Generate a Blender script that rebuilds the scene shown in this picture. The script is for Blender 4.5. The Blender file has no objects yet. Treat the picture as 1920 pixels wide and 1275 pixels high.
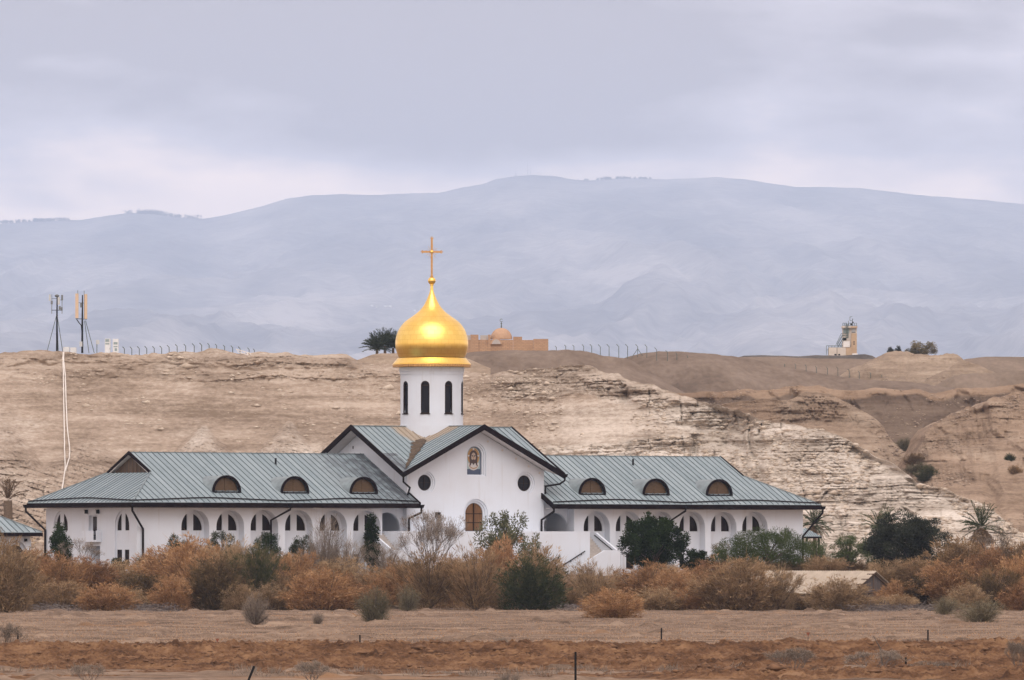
import bpy, bmesh, math, random
import numpy as np
from mathutils import Vector, Matrix

S = bpy.context.scene
COL = S.collection
R = math.radians

# ---------------------------------------------------------------- camera
# The camera stands 4.6 m above the field (field z = 0) and looks along +Y with a 300 mm lens.
F, PX0, YH, ZC = 16000.0, 960.0, 1038.0, 4.6
cd = bpy.data.cameras.new('camera'); cam = bpy.data.objects.new('camera', cd); COL.objects.link(cam)
cd.sensor_width = 36.0; cd.lens = 300.0; cd.clip_start = 1.0; cd.clip_end = 120000.0
cam.location = (0, 0, ZC)
cam.rotation_euler = (R(90) + math.atan((YH - 637.5) / F), 0, 0)
S.camera = cam

# ---------------------------------------------------------------- sky and sun
SUN_EL, SUN_AZ = R(52), R(176)          # azimuth measured clockwise from +Y: behind the camera
world = bpy.data.worlds.new('World'); S.world = world; world.use_nodes = True
nt = world.node_tree; nt.nodes.clear()
def wn(t, **kw):
    n = nt.nodes.new(t)
    for k, v in kw.items(): setattr(n, k, v)
    return n
def wmath(op, a, b=None, clamp=False):
    n = wn('ShaderNodeMath', operation=op, use_clamp=clamp)
    for i, x in enumerate((a, b)):
        if x is None: continue
        if isinstance(x, (int, float)): n.inputs[i].default_value = x
        else: nt.links.new(x, n.inputs[i])
    return n.outputs[0]
sky = wn('ShaderNodeTexSky', sky_type='NISHITA', sun_disc=False)
sky.sun_elevation = SUN_EL; sky.sun_rotation = SUN_AZ; sky.altitude = 0; sky.air_density = 1.0; sky.dust_density = 3.0
tc = wn('ShaderNodeTexCoord')
sep = wn('ShaderNodeSeparateXYZ'); nt.links.new(tc.outputs['Generated'], sep.inputs[0])
mp = wn('ShaderNodeMapping'); mp.inputs['Scale'].default_value = (9, 9, 30); mp.inputs['Location'].default_value = (6.6, 6.6, 6.6)
nt.links.new(tc.outputs['Generated'], mp.inputs[0])
no = wn('ShaderNodeTexNoise'); no.inputs['Scale'].default_value = 1.0; no.inputs['Detail'].default_value = 6.0
no.inputs['Roughness'].default_value = 0.52; no.inputs['Distortion'].default_value = 0.5
nt.links.new(mp.outputs[0], no.inputs['Vector'])
no2 = wn('ShaderNodeTexNoise'); no2.inputs['Scale'].default_value = 3.4; no2.inputs['Detail'].default_value = 6.0
nt.links.new(mp.outputs[0], no2.inputs['Vector'])
# the cloud deck thins out towards the horizon: bright gap below, grey deck above
grad = wmath('MINIMUM', wmath('MULTIPLY', wmath('SUBTRACT', sep.outputs[2], 0.0535), 75.0), 0.2)
wob = wmath('ADD', wmath('MULTIPLY', wmath('SUBTRACT', no.outputs[0], 0.5), 3.0), wmath('MULTIPLY', wmath('SUBTRACT', no2.outputs[0], 0.5), 2.2))
deck = wmath('ADD', wmath('ADD', grad, wob), 0.5, True)
ramp = wn('ShaderNodeValToRGB')
cr = ramp.color_ramp
cr.elements[0].position = 0.0; cr.elements[0].color = (21.5, 16.2, 12.8, 1)
cr.elements[1].position = 1.0; cr.elements[1].color = (4.2, 3.3, 2.9, 1)
e = cr.elements.new(0.55); e.color = (8.7, 7.5, 7.4, 1)
nt.links.new(deck, ramp.inputs[0])
mix = wn('ShaderNodeMix', data_type='RGBA'); mix.inputs[0].default_value = 0.90
nt.links.new(sky.outputs[0], mix.inputs[6]); nt.links.new(ramp.outputs[0], mix.inputs[7])
bg = wn('ShaderNodeBackground'); bg.inputs['Strength'].default_value = 0.1
nt.links.new(mix.outputs[2], bg.inputs[0])
wo = wn('ShaderNodeOutputWorld'); nt.links.new(bg.outputs[0], wo.inputs[0])

sd = bpy.data.lights.new('sun', 'SUN'); sun = bpy.data.objects.new('sun', sd); COL.objects.link(sun)
sd.energy = 1.35; sd.angle = R(58); sd.color = (1.0, 0.985, 0.965)
sdir = Vector((math.sin(SUN_AZ) * math.cos(SUN_EL), math.cos(SUN_AZ) * math.cos(SUN_EL), math.sin(SUN_EL)))
sun.rotation_euler = sdir.to_track_quat('Z', 'Y').to_euler()
sun.location = (0, 300, 200)

vs = S.view_settings
vs.view_transform = 'Standard'; vs.look = 'None'; vs.gamma = 1.0; vs.use_curve_mapping = False
vs.exposure = 0.6
cy = S.cycles
cy.max_bounces = 8; cy.diffuse_bounces = 3; cy.glossy_bounces = 3; cy.transmission_bounces = 4
cy.volume_bounces = 3; cy.transparent_max_bounces = 8

# ---------------------------------------------------------------- helpers
def W(px, py, Y):
    return Vector(((px - PX0) / F * Y, Y, ZC + (YH - py) / F * Y))

def _h(ix, iy, seed):
    n = (ix.astype(np.int64) * 374761393 + iy.astype(np.int64) * 668265263 + seed * 1274126177) & 0xffffffff
    n = ((n ^ (n >> 13)) * 1274126177) & 0xffffffff
    n = (n ^ (n >> 16)) & 0xffffff
    return n / float(0xffffff)
def vnoise(x, y, seed=0):
    x = np.asarray(x, float); y = np.asarray(y, float)
    ix = np.floor(x); iy = np.floor(y); fx = x - ix; fy = y - iy
    fx = fx * fx * fx * (fx * (fx * 6 - 15) + 10); fy = fy * fy * fy * (fy * (fy * 6 - 15) + 10)
    a = _h(ix, iy, seed); b = _h(ix + 1, iy, seed); c = _h(ix, iy + 1, seed); d = _h(ix + 1, iy + 1, seed)
    return (a * (1 - fx) + b * fx) * (1 - fy) + (c * (1 - fx) + d * fx) * fy * 1.0
def fbm(x, y, seed=0, octv=5, gain=0.5, lac=2.03):
    s = 0.0; a = 1.0; t = 0.0
    for i in range(octv):
        s = s + a * (vnoise(x, y, seed + i * 17) - 0.5); t += a
        x = x * lac + 13.7; y = y * lac + 7.1; a *= gain
    return s / t * 2
def ridged(x, y, seed=0, octv=5, gain=0.5, lac=2.07):
    s = 0.0; a = 1.0; t = 0.0
    for i in range(octv):
        s = s + a * (1 - np.abs(vnoise(x, y, seed + i * 19) * 2 - 1)); t += a
        x = x * lac + 5.3; y = y * lac + 9.2; a *= gain
    return s / t
def smooth(a, b, x):
    t = np.clip((x - a) / (b - a), 0, 1)
    return t * t * (3 - 2 * t)

def fastmesh(name, verts, faces, mats=(), smooth_shade=False, tint=None, mi=None):
    verts = np.asarray(verts, np.float32); faces = np.asarray(faces, np.int32)
    me = bpy.data.meshes.new(name)
    k = faces.shape[1]; n = faces.shape[0]
    me.vertices.add(len(verts)); me.vertices.foreach_set('co', verts.ravel())
    me.loops.add(n * k); me.loops.foreach_set('vertex_index', faces.ravel())
    me.polygons.add(n)
    me.polygons.foreach_set('loop_start', np.arange(0, n * k, k, dtype=np.int32))
    me.polygons.foreach_set('loop_total', np.full(n, k, np.int32))
    if smooth_shade: me.polygons.foreach_set('use_smooth', np.ones(n, bool))
    if mi is not None: me.polygons.foreach_set('material_index', np.asarray(mi, np.int32))
    for m in mats: me.materials.append(m)
    if tint is not None:
        at = me.attributes.new('tint', 'FLOAT', 'FACE'); at.data.foreach_set('value', np.asarray(tint, np.float32))
    me.update(calc_edges=True)
    return me
def link(name, me, parent=None, loc=None, rotz=None, scale=None):
    o = bpy.data.objects.new(name, me); COL.objects.link(o)
    if parent is not None: o.parent = parent
    if loc is not None: o.location = loc
    if rotz is not None: o.rotation_euler = (0, 0, rotz)
    if scale is not None: o.scale = scale
    return o
def tag(o, label=None, cat=None, group=None, kind=None):
    if label: o['label'] = label
    if cat: o['category'] = cat
    if group: o['group'] = group
    if kind: o['kind'] = kind
    return o
def thing(name, label, cat, loc=(0, 0, 0), rotz=0.0, group=None):
    o = bpy.data.objects.new(name, None); COL.objects.link(o)
    o.location = loc; o.rotation_euler = (0, 0, rotz); o.empty_display_size = 0.3
    return tag(o, label, cat, group)

class MB:
    def __init__(s): s.v = []; s.f = []; s.m = []
    def add(s, vs, fs, m=0):
        b = len(s.v); s.v.extend([tuple(p) for p in vs])
        for f in fs: s.f.append(tuple(b + i for i in f)); s.m.append(m)
        return s
    def box(s, x0, x1, y0, y1, z0, z1, m=0):
        return s.hexa([(x0, y0, z0), (x1, y0, z0), (x1, y1, z0), (x0, y1, z0), (x0, y0, z1), (x1, y0, z1), (x1, y1, z1), (x0, y1, z1)], m)
    def hexa(s, p, m=0):
        return s.add(p, [(3, 2, 1, 0), (4, 5, 6, 7), (0, 1, 5, 4), (1, 2, 6, 5), (2, 3, 7, 6), (3, 0, 4, 7)], m)
    def quad(s, a, b, c, d, m=0): return s.add([a, b, c, d], [(0, 1, 2, 3)], m)
    def prism(s, poly, fn, d0, d1, m=0):
        """poly: 2D outline; fn(a, b, d) -> 3D; extruded from d0 to d1"""
        n = len(poly)
        vs = [fn(a, b, d0) for a, b in poly] + [fn(a, b, d1) for a, b in poly]
        fs = [tuple(range(n)), tuple(range(2 * n - 1, n - 1, -1))]
        fs += [((i + 1) % n, i, n + i, n + (i + 1) % n) for i in range(n)]
        return s.add(vs, fs, m)
    def tube(s, pts, rad, k=6, m=0, cap=True):
        pts = [Vector(p) for p in pts]; n = len(pts)
        if not hasattr(rad, '__len__'): rad = [rad] * n
        vs = []; 
        t0 = (pts[1] - pts[0]).normalized()
        ref = Vector((0, 0, 1)) if abs(t0.z) < 0.9 else Vector((1, 0, 0))
        for i in range(n):
            t = (pts[min(i + 1, n - 1)] - pts[max(i - 1, 0)]).normalized()
            a = t.cross(ref)
            if a.length < 1e-4: a = t.cross(Vector((0.3, 1, 0)))
            a.normalize(); b = t.cross(a)
            for j in range(k):
                q = 2 * math.pi * (j + 0.5) / k
                vs.append(pts[i] + (a * math.cos(q) + b * math.sin(q)) * rad[i])
        fs = [(i * k + j, i * k + (j + 1) % k, (i + 1) * k + (j + 1) % k, (i + 1) * k + j) for i in range(n - 1) for j in range(k)]
        if cap: fs += [tuple(range(k - 1, -1, -1)), tuple((n - 1) * k + j for j in range(k))]
        return s.add(vs, fs, m)
    def bar(s, a, b, w, h=None, m=0):
        """square bar from a to b"""
        a = Vector(a); b = Vector(b); h = h or w
        t = (b - a).normalized(); up = Vector((0, 0, 1)) if abs(t.z) < 0.95 else Vector((1, 0, 0))
        x = t.cross(up).normalized() * w / 2; y = x.cross(t).normalized() * h / 2
        p = [a - x - y, a + x - y, a + x + y, a - x + y, b - x - y, b + x - y, b + x + y, b - x + y]
        return s.hexa(p, m)
    def lathe(s, prof, n=48, m=0, c=(0, 0)):
        vs = []
        for r, z in prof:
            for j in range(n):
                q = 2 * math.pi * j / n
                vs.append((c[0] + r * math.cos(q), c[1] + r * math.sin(q), z))
        fs = [(i * n + j, i * n + (j + 1) % n, (i + 1) * n + (j + 1) % n, (i + 1) * n + j) for i in range(len(prof) - 1) for j in range(n)]
        return s.add(vs, fs, m)
    def mesh(s, name, mats, smooth_shade=False):
        me = bpy.data.meshes.new(name); me.from_pydata(s.v, [], s.f)
        for m in (mats if isinstance(mats, (list, tuple)) else [mats]): me.materials.append(m)
        me.polygons.foreach_set('material_index', s.m)
        if smooth_shade: me.polygons.foreach_set('use_smooth', [True] * len(s.f))
        me.update(); return me
    def build(s, name, mats, parent=None, smooth_shade=False, **kw):
        return link(name, s.mesh(name, mats, smooth_shade), parent, **kw)

# ---------------------------------------------------------------- materials
def newmat(name):
    m = bpy.data.materials.new(name); m.use_nodes = True
    t = m.node_tree; t.nodes.clear()
    out = t.nodes.new('ShaderNodeOutputMaterial'); b = t.nodes.new('ShaderNodeBsdfPrincipled')
    t.links.new(b.outputs[0], out.inputs[0])
    return m, t, b, out
def tnoise(t, scale, detail=4, rough=0.55, stretch=None, coord='Object', dist=0.0):
    c = t.nodes.new('ShaderNodeTexCoord'); src = c.outputs[coord]
    if stretch:
        mpn = t.nodes.new('ShaderNodeMapping'); mpn.inputs['Scale'].default_value = stretch
        t.links.new(src, mpn.inputs[0]); src = mpn.outputs[0]
    n = t.nodes.new('ShaderNodeTexNoise'); n.inputs['Scale'].default_value = scale
    n.inputs['Detail'].default_value = detail; n.inputs['Roughness'].default_value = rough; n.inputs['Distortion'].default_value = dist
    t.links.new(src, n.inputs['Vector'])
    return n.outputs[0]
def tmath(t, op, a, b=None, clamp=False):
    n = t.nodes.new('ShaderNodeMath'); n.operation = op; n.use_clamp = clamp
    for i, x in enumerate((a, b)):
        if x is None: continue
        if isinstance(x, (int, float)): n.inputs[i].default_value = x
        else: t.links.new(x, n.inputs[i])
    return n.outputs[0]
def tramp(t, src, stops):
    n = t.nodes.new('ShaderNodeValToRGB'); r = n.color_ramp
    r.elements[0].position = stops[0][0]; r.elements[0].color = (*stops[0][1], 1)
    r.elements[1].position = stops[-1][0]; r.elements[1].color = (*stops[-1][1], 1)
    for p, c in stops[1:-1]:
        el = r.elements.new(p); el.color = (*c, 1)
    t.links.new(src, n.inputs[0]); return n.outputs[0]
def tmix(t, f, a, b, mode='MIX'):
    n = t.nodes.new('ShaderNodeMix'); n.data_type = 'RGBA'; n.blend_type = mode
    for i, x in ((0, f), (6, a), (7, b)):
        if isinstance(x, (int, float)): n.inputs[i].default_value = x
        elif isinstance(x, tuple): n.inputs[i].default_value = (*x, 1)
        else: t.links.new(x, n.inputs[i])
    return n.outputs[2]
def tbump(t, b, src, strength=0.4, dist=0.05):
    n = t.nodes.new('ShaderNodeBump'); n.inputs['Strength'].default_value = strength; n.inputs['Distance'].default_value = dist
    t.links.new(src, n.inputs['Height']); t.links.new(n.outputs[0], b.inputs['Normal'])
def simple(name, c1, c2=None, scale=3.0, rough=0.7, metallic=0.0, stretch=None, bump=0.0, lo=0.35, hi=0.65, coord='Object'):
    m, t, b, out = newmat(name)
    c2 = c2 or tuple(x * 0.75 for x in c1)
    n = tnoise(t, scale, stretch=stretch, coord=coord)
    t.links.new(tramp(t, n, [(lo, c1), (hi, c2)]), b.inputs['Base Color'])
    b.inputs['Roughness'].default_value = rough; b.inputs['Metallic'].default_value = metallic
    if bump: tbump(t, b, n, bump)
    return m
MAT = {}
def matte(*a, **k):
    m = simple(*a, **k); next(n for n in m.node_tree.nodes if n.type == 'BSDF_PRINCIPLED').inputs['Specular IOR Level'].default_value = 0.02
    return m
# lime-washed plaster: faint cloudy repairs and weak vertical run-off streaks
m, t, b, _ = newmat('white_plaster')
n1 = tnoise(t, 0.35, 5); n2 = tnoise(t, 1.0, 6, 0.6, stretch=(2.6, 2.6, 0.14)); n3 = tnoise(t, 9.0, 3)
c = tmix(t, tmath(t, 'MULTIPLY', tmath(t, 'SUBTRACT', n1, 0.42, True), 2.2, True), (0.61, 0.66, 0.735), (0.565, 0.59, 0.64))
c = tmix(t, tmath(t, 'MULTIPLY', tmath(t, 'SUBTRACT', n2, 0.56, True), 2.6, True), c, (0.46, 0.455, 0.465))
co_ = t.nodes.new('ShaderNodeTexCoord'); sz_ = t.nodes.new('ShaderNodeSeparateXYZ'); t.links.new(co_.outputs['Object'], sz_.inputs[0])
gr_ = tmath(t, 'MULTIPLY', tmath(t, 'SUBTRACT', tmath(t, 'ADD', 2.7, tmath(t, 'MULTIPLY', n2, 1.6)), sz_.outputs[2]), 1.3, True)      # splashed mud along the foot
c = tmix(t, tmath(t, 'MULTIPLY', gr_, 0.5), c, (0.40, 0.32, 0.26))
t.links.new(c, b.inputs['Base Color']); b.inputs['Roughness'].default_value = 0.85
tbump(t, b, n3, 0.15, 0.02); MAT['white'] = m
# greyed copper-green standing seam sheet
def roofmat(name, base, base2, seam=False):
    m, t, b, _ = newmat(name)
    oi = t.nodes.new('ShaderNodeObjectInfo')
    n1 = tnoise(t, 0.5, 5); n2 = tnoise(t, 2.2, 4, stretch=(1, 1, 0.35)); n3 = tnoise(t, 0.9, 5, dist=0.6)
    c = tmix(t, tmath(t, 'ADD', tmath(t, 'MULTIPLY', n1, 0.7), tmath(t, 'MULTIPLY', oi.outputs['Random'], 0.6), True), base, base2)
    c = tmix(t, tmath(t, 'MULTIPLY', tmath(t, 'SUBTRACT', n2, 0.55, True), 1.4, True), c, tuple(x * 0.55 for x in base))
    co = t.nodes.new('ShaderNodeTexCoord'); sp = t.nodes.new('ShaderNodeSeparateXYZ'); t.links.new(co.outputs['Object'], sp.inputs[0])
    # run-off stain round the foot of the drum
    d = tmath(t, 'SQRT', tmath(t, 'ADD', tmath(t, 'POWER', sp.outputs[0], 2), tmath(t, 'POWER', sp.outputs[1], 2)))
    st = tmath(t, 'MULTIPLY', tmath(t, 'SUBTRACT', tmath(t, 'ADD', 4.1, tmath(t, 'MULTIPLY', n3, 1.6)), d), 1.6, True)
    st = tmath(t, 'MULTIPLY', st, tmath(t, 'MULTIPLY', tmath(t, 'SUBTRACT', sp.outputs[2], 13.7), 5, True))
    c = tmix(t, tmath(t, 'MULTIPLY', st, 0.9), c, (0.34, 0.27, 0.20))
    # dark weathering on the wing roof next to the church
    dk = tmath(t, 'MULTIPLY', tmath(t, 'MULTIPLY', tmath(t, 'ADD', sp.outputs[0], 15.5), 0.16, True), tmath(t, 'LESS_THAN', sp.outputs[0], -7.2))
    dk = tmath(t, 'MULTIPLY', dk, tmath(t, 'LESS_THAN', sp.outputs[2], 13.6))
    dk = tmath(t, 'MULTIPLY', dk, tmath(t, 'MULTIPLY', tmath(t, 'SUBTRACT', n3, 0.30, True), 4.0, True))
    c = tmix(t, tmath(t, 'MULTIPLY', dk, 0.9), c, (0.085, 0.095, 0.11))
    t.links.new(c, b.inputs['Base Color'])
    b.inputs['Roughness'].default_value = 0.62; b.inputs['Metallic'].default_value = 0.0
    b.inputs['Specular IOR Level'].default_value = 0.3
    return m
MAT['roof'] = roofmat('roof_sheet', (0.17, 0.222, 0.245), (0.27, 0.325, 0.35))
MAT['seam'] = roofmat('roof_seam_shade', (0.11, 0.138, 0.155), (0.14, 0.17, 0.188))  # darker copy of the sheet for the ribs: seam shadow put into the colour
MAT['dormer'] = simple('dormer_sheet', (0.20, 0.25, 0.265), (0.13, 0.16, 0.175), 1.6, 0.5)
MAT['brown'] = matte('brown_fascia', (0.006, 0.003, 0.004), (0.014, 0.008, 0.008), 2.0, 0.55)
MAT['pipe'] = matte('brown_pipe', (0.008, 0.006, 0.006), (0.018, 0.013, 0.013), 5.0, 0.45)
MAT['soffit'] = simple('soffit', (0.62, 0.59, 0.57), (0.55, 0.52, 0.5), 2.0, 0.8)
MAT['wood'] = simple('door_wood', (0.155, 0.068, 0.02), (0.095, 0.04, 0.012), 3.0, 0.45, stretch=(6, 6, 0.6))
MAT['shutter'] = simple('shutter_wood', (0.12, 0.07, 0.03), (0.075, 0.043, 0.02), 3.0, 0.6, stretch=(1, 1, 8))
MAT['gablet'] = simple('gablet_board', (0.085, 0.056, 0.036), (0.06, 0.04, 0.026), 3.0, 0.7, stretch=(1, 1, 0.4))
MAT['wframe'] = matte('window_frame', (0.022, 0.014, 0.012), (0.034, 0.022, 0.018), 4.0, 0.5)
m, t, b, _ = newmat('dark_glass'); b.inputs['Base Color'].default_value = (0.007, 0.008, 0.014, 1); b.inputs['Roughness'].default_value = 0.2; b.inputs['Specular IOR Level'].default_value = 0.12
tbump(t, b, tnoise(t, 2.5, 2), 0.12, 0.02); MAT['glass'] = m
m, t, b, _ = newmat('curtained_glass'); b.inputs['Roughness'].default_value = 0.4; b.inputs['Specular IOR Level'].default_value = 0.06
t.links.new(tramp(t, tnoise(t, 1.2, 2, stretch=(3, 3, 0.3)), [(0.35, (0.009, 0.006, 0.006)), (0.65, (0.026, 0.017, 0.017))]), b.inputs['Base Color']); MAT['wglass'] = m
# gold leaf: sheet joints, slightly different tone and gloss from sheet to sheet
m, t, b, _ = newmat('gold_leaf')
br = t.nodes.new('ShaderNodeTexBrick'); co = t.nodes.new('ShaderNodeTexCoord')
br.inputs['Scale'].default_value = 1.0; br.inputs['Color1'].default_value = (0.95, 0.655, 0.165, 1); br.inputs['Color2'].default_value = (1.0, 0.72, 0.22, 1)
br.inputs['Mortar'].default_value = (0.80, 0.50, 0.10, 1); br.inputs['Mortar Size'].default_value = 0.012; br.inputs['Brick Width'].default_value = 0.62; br.inputs['Row Height'].default_value = 0.42
sp = t.nodes.new('ShaderNodeSeparateXYZ'); t.links.new(co.outputs['Object'], sp.inputs[0])
ang = tmath(t, 'MULTIPLY', tmath(t, 'ARCTAN2', sp.outputs[1], sp.outputs[0]), 3.1)
cb = t.nodes.new('ShaderNodeCombineXYZ'); t.links.new(ang, cb.inputs[0]); t.links.new(sp.outputs[2], cb.inputs[1])
t.links.new(cb.outputs[0], br.inputs['Vector'])
t.links.new(tmix(t, tmath(t, 'MULTIPLY', tnoise(t, 1.3, 4), 0.5), br.outputs[0], (0.88, 0.575, 0.13)), b.inputs['Base Color'])
b.inputs['Metallic'].default_value = 1.0
t.links.new(tmath(t, 'ADD', 0.25, tmath(t, 'MULTIPLY', tnoise(t, 0.8, 2), 0.16)), b.inputs['Roughness'])
MAT['gold'] = m
MAT['goldtrim'] = simple('gilt_metal', (0.60, 0.345, 0.13), (0.48, 0.27, 0.10), 4.0, 0.5, metallic=0.7)
MAT['dirt'] = simple('valley_dirt', (0.055, 0.036, 0.022), (0.10, 0.07, 0.045), 3.0, 0.95, bump=0.6)
MAT['step'] = simple('stone_step', (0.46, 0.42, 0.39), (0.38, 0.34, 0.31), 3.0, 0.8)
MAT['black'] = matte('black_metal', (0.010, 0.010, 0.011), (0.018, 0.018, 0.019), 5.0, 0.5)
MAT['grey_metal'] = simple('grey_metal', (0.10, 0.115, 0.12), (0.16, 0.175, 0.18), 4.0, 0.5)
MAT['green_metal'] = simple('green_metal', (0.055, 0.085, 0.08), (0.08, 0.11, 0.10), 4.0, 0.55)
MAT['cabinet'] = simple('cabinet_paint', (0.66, 0.68, 0.70), (0.6, 0.62, 0.63), 2.0, 0.6)
MAT['vent'] = simple('vent_grey', (0.22, 0.29, 0.29), (0.26, 0.32, 0.32), 5.0, 0.7)
MAT['antenna'] = simple('antenna_tan', (0.58, 0.43, 0.30), (0.54, 0.40, 0.28), 2.0, 0.6)
MAT['antenna_grey'] = simple('antenna_grey', (0.48, 0.50, 0.51), (0.42, 0.44, 0.45), 2.0, 0.6)
MAT['pvc'] = simple('white_conduit', (0.72, 0.68, 0.64), (0.6, 0.55, 0.5), 2.0, 0.6)
MAT['red'] = simple('red_paint', (0.20, 0.055, 0.022), (0.15, 0.04, 0.02), 6.0, 0.7)
MAT['whitepaint'] = simple('white_paint', (0.75, 0.72, 0.70), (0.66, 0.63, 0.6), 5.0, 0.7)

# mosaic colours of the icon
for k_, c_ in dict(mos_blue=(0.045, 0.07, 0.13), mos_pale=(0.30, 0.40, 0.42), mos_gold=(0.40, 0.22, 0.07), mos_hair=(0.050, 0.026, 0.022), mos_skin=(0.42, 0.33, 0.27),
                   mos_white=(0.55, 0.54, 0.54), mos_dark=(0.018, 0.015, 0.02)).items():
    m, t, b, _ = newmat(k_)
    vo = t.nodes.new('ShaderNodeTexVoronoi'); vo.inputs['Scale'].default_value = 14.0
    co = t.nodes.new('ShaderNodeTexCoord'); t.links.new(co.outputs['Object'], vo.inputs['Vector'])
    t.links.new(tmix(t, tmath(t, 'MULTIPLY', vo.outputs['Color'], 0.6), c_, tuple(x * 0.6 for x in c_)), b.inputs['Base Color'])
    b.inputs['Roughness'].default_value = 0.35; MAT[k_] = m

# ---- earth and rock
def soil(name, cols, s1=0.12, s2=2.5, bump=0.5, stretch=(1, 1, 1), speck=None):
    m, t, b, _ = newmat(name)
    a = tnoise(t, s1, 6, 0.6, stretch=stretch); d = tnoise(t, s2, 6, 0.65)
    f = tmath(t, 'ADD', tmath(t, 'MULTIPLY', a, 0.62), tmath(t, 'MULTIPLY', d, 0.38))
    n = len(cols)
    c = tramp(t, f, [(0.38 + 0.24 * i / (n - 1), cols[i]) for i in range(n)])
    if speck:
        g = tnoise(t, speck[1], 2, 0.5)
        c = tmix(t, tmath(t, 'MULTIPLY', tmath(t, 'SUBTRACT', g, speck[2], True), 9.0, True), c, speck[0])
    t.links.new(c, b.inputs['Base Color']); b.inputs['Roughness'].default_value = 0.95; b.inputs['Specular IOR Level'].default_value = 0.1
    tbump(t, b, d, bump, 0.15)
    return m
def rock(name, cols, scale=0.5, zst=7.0, bump=0.6, patch=None, rockattr=True):
    """strata: colour bands that follow the bedding, warped and broken up"""
    m, t, b, _ = newmat(name)
    a = tnoise(t, scale, 8, 0.66, stretch=(0.12, 0.12, zst * 0.22), dist=0.35)
    d = tnoise(t, 1.7, 8, 0.74, stretch=(0.7, 0.7, 1.8)); g = tnoise(t, 0.06, 6, 0.6)
    f = tmath(t, 'ADD', tmath(t, 'ADD', tmath(t, 'MULTIPLY', a, 0.45), tmath(t, 'MULTIPLY', d, 0.3)), tmath(t, 'MULTIPLY', g, 0.25))
    n = len(cols)
    c = tramp(t, f, [(0.42 + 0.17 * i / (n - 1), cols[i]) for i in range(n)])
    if patch is not None:
        at = t.nodes.new('ShaderNodeAttribute'); at.attribute_name = 'tint'
        pf = tmath(t, 'ADD', at.outputs['Fac'], tmath(t, 'MULTIPLY', tmath(t, 'SUBTRACT', d, 0.5), 0.9), True)
        f2 = tramp(t, f, [(0.42 + 0.17 * i / (len(patch) - 1), patch[i]) for i in range(len(patch))])
        c = tmix(t, pf, c, f2)
    t.links.new(c, b.inputs['Base Color']); b.inputs['Roughness'].default_value = 0.95; b.inputs['Specular IOR Level'].default_value = 0.1
    tbump(t, b, tmath(t, 'ADD', a, tmath(t, 'MULTIPLY', d, 0.8)), bump, 0.35)
    return m
MAT['cliff'] = rock('marl_cliff', [(0.19, 0.141, 0.102), (0.32, 0.25, 0.192), (0.44, 0.36, 0.29)], patch=[(0.28, 0.23, 0.182), (0.475, 0.415, 0.352), (0.65, 0.585, 0.515)])
MAT['brownhill'] = rock('brown_hill', [(0.16, 0.11, 0.075), (0.26, 0.187, 0.132), (0.35, 0.26, 0.19)], patch=[(0.26, 0.2, 0.15), (0.34, 0.265, 0.20), (0.41, 0.335, 0.26)])
MAT['terrace'] = rock('terrace_soil', [(0.20, 0.135, 0.09), (0.27, 0.19, 0.13), (0.34, 0.25, 0.18)], patch=[(0.085, 0.06, 0.045), (0.125, 0.09, 0.067), (0.18, 0.135, 0.1)])
MAT['grayhill'] = soil('grey_hill_soil', [(0.115, 0.085, 0.065), (0.17, 0.128, 0.098), (0.225, 0.175, 0.138)], 0.09, 0.8, 0.35, stretch=(1, 1, 0.4))
MAT['palehill'] = rock('pale_hill', [(0.23, 0.172, 0.125), (0.31, 0.24, 0.178), (0.40, 0.32, 0.245)], bump=0.7)
MAT['gravel'] = soil('gravel_mound', [(0.07, 0.062, 0.058), (0.10, 0.088, 0.08), (0.13, 0.115, 0.105)], 0.2, 1.5, 0.4)
MAT['plateau'] = soil('plateau_soil', [(0.15, 0.112, 0.085), (0.19, 0.145, 0.11), (0.235, 0.18, 0.14)], 0.12, 1.2, 0.3)
MAT['field'] = soil('field_soil', [(0.075, 0.05, 0.034), (0.185, 0.128, 0.09), (0.31, 0.225, 0.16)], 0.30, 2.2, 0.8, stretch=(0.35, 0.5, 1), speck=((0.235, 0.135, 0.072), 0.05, 0.62))
MAT['berm'] = soil('orange_soil', [(0.06, 0.03, 0.016), (0.15, 0.077, 0.039), (0.26, 0.15, 0.08)], 0.7, 4.5, 1.0)  # dark soil tone deepened in the noise to stand in for furrow shadow
MAT['mountain'] = soil('mountain_rock', [(0.15, 0.15, 0.155), (0.24, 0.238, 0.24), (0.36, 0.352, 0.345), (0.52, 0.50, 0.48)], 0.0016, 0.010, 0.0, stretch=(1, 0.16, 1.0))

# ---- plants
def leafmat(name, stops, transl=0.3, rough=0.8, randk=0.4):
    m, t, b, out = newmat(name)
    at = t.nodes.new('ShaderNodeAttribute'); at.attribute_name = 'tint'
    oi = t.nodes.new('ShaderNodeObjectInfo')
    f = tmath(t, 'ADD', at.outputs['Fac'], tmath(t, 'MULTIPLY', tmath(t, 'SUBTRACT', oi.outputs['Random'], 0.5), randk), True)
    c = tramp(t, f, stops)
    t.links.new(c, b.inputs['Base Color']); b.inputs['Roughness'].default_value = rough; b.inputs['Specular IOR Level'].default_value = 0.05
    tr = t.nodes.new('ShaderNodeBsdfTranslucent'); t.links.new(c, tr.inputs[0])
    mx = t.nodes.new('ShaderNodeMixShader'); mx.inputs[0].default_value = transl
    t.links.new(b.outputs[0], mx.inputs[1]); t.links.new(tr.outputs[0], mx.inputs[2]); t.links.new(mx.outputs[0], out.inputs[0])
    return m
MAT['lf_umber'] = leafmat('dark_umber', [(0.0, (0.028, 0.021, 0.013)), (0.5, (0.085, 0.062, 0.034)), (0.85, (0.16, 0.11, 0.058)), (1.0, (0.26, 0.17, 0.09))])
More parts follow.
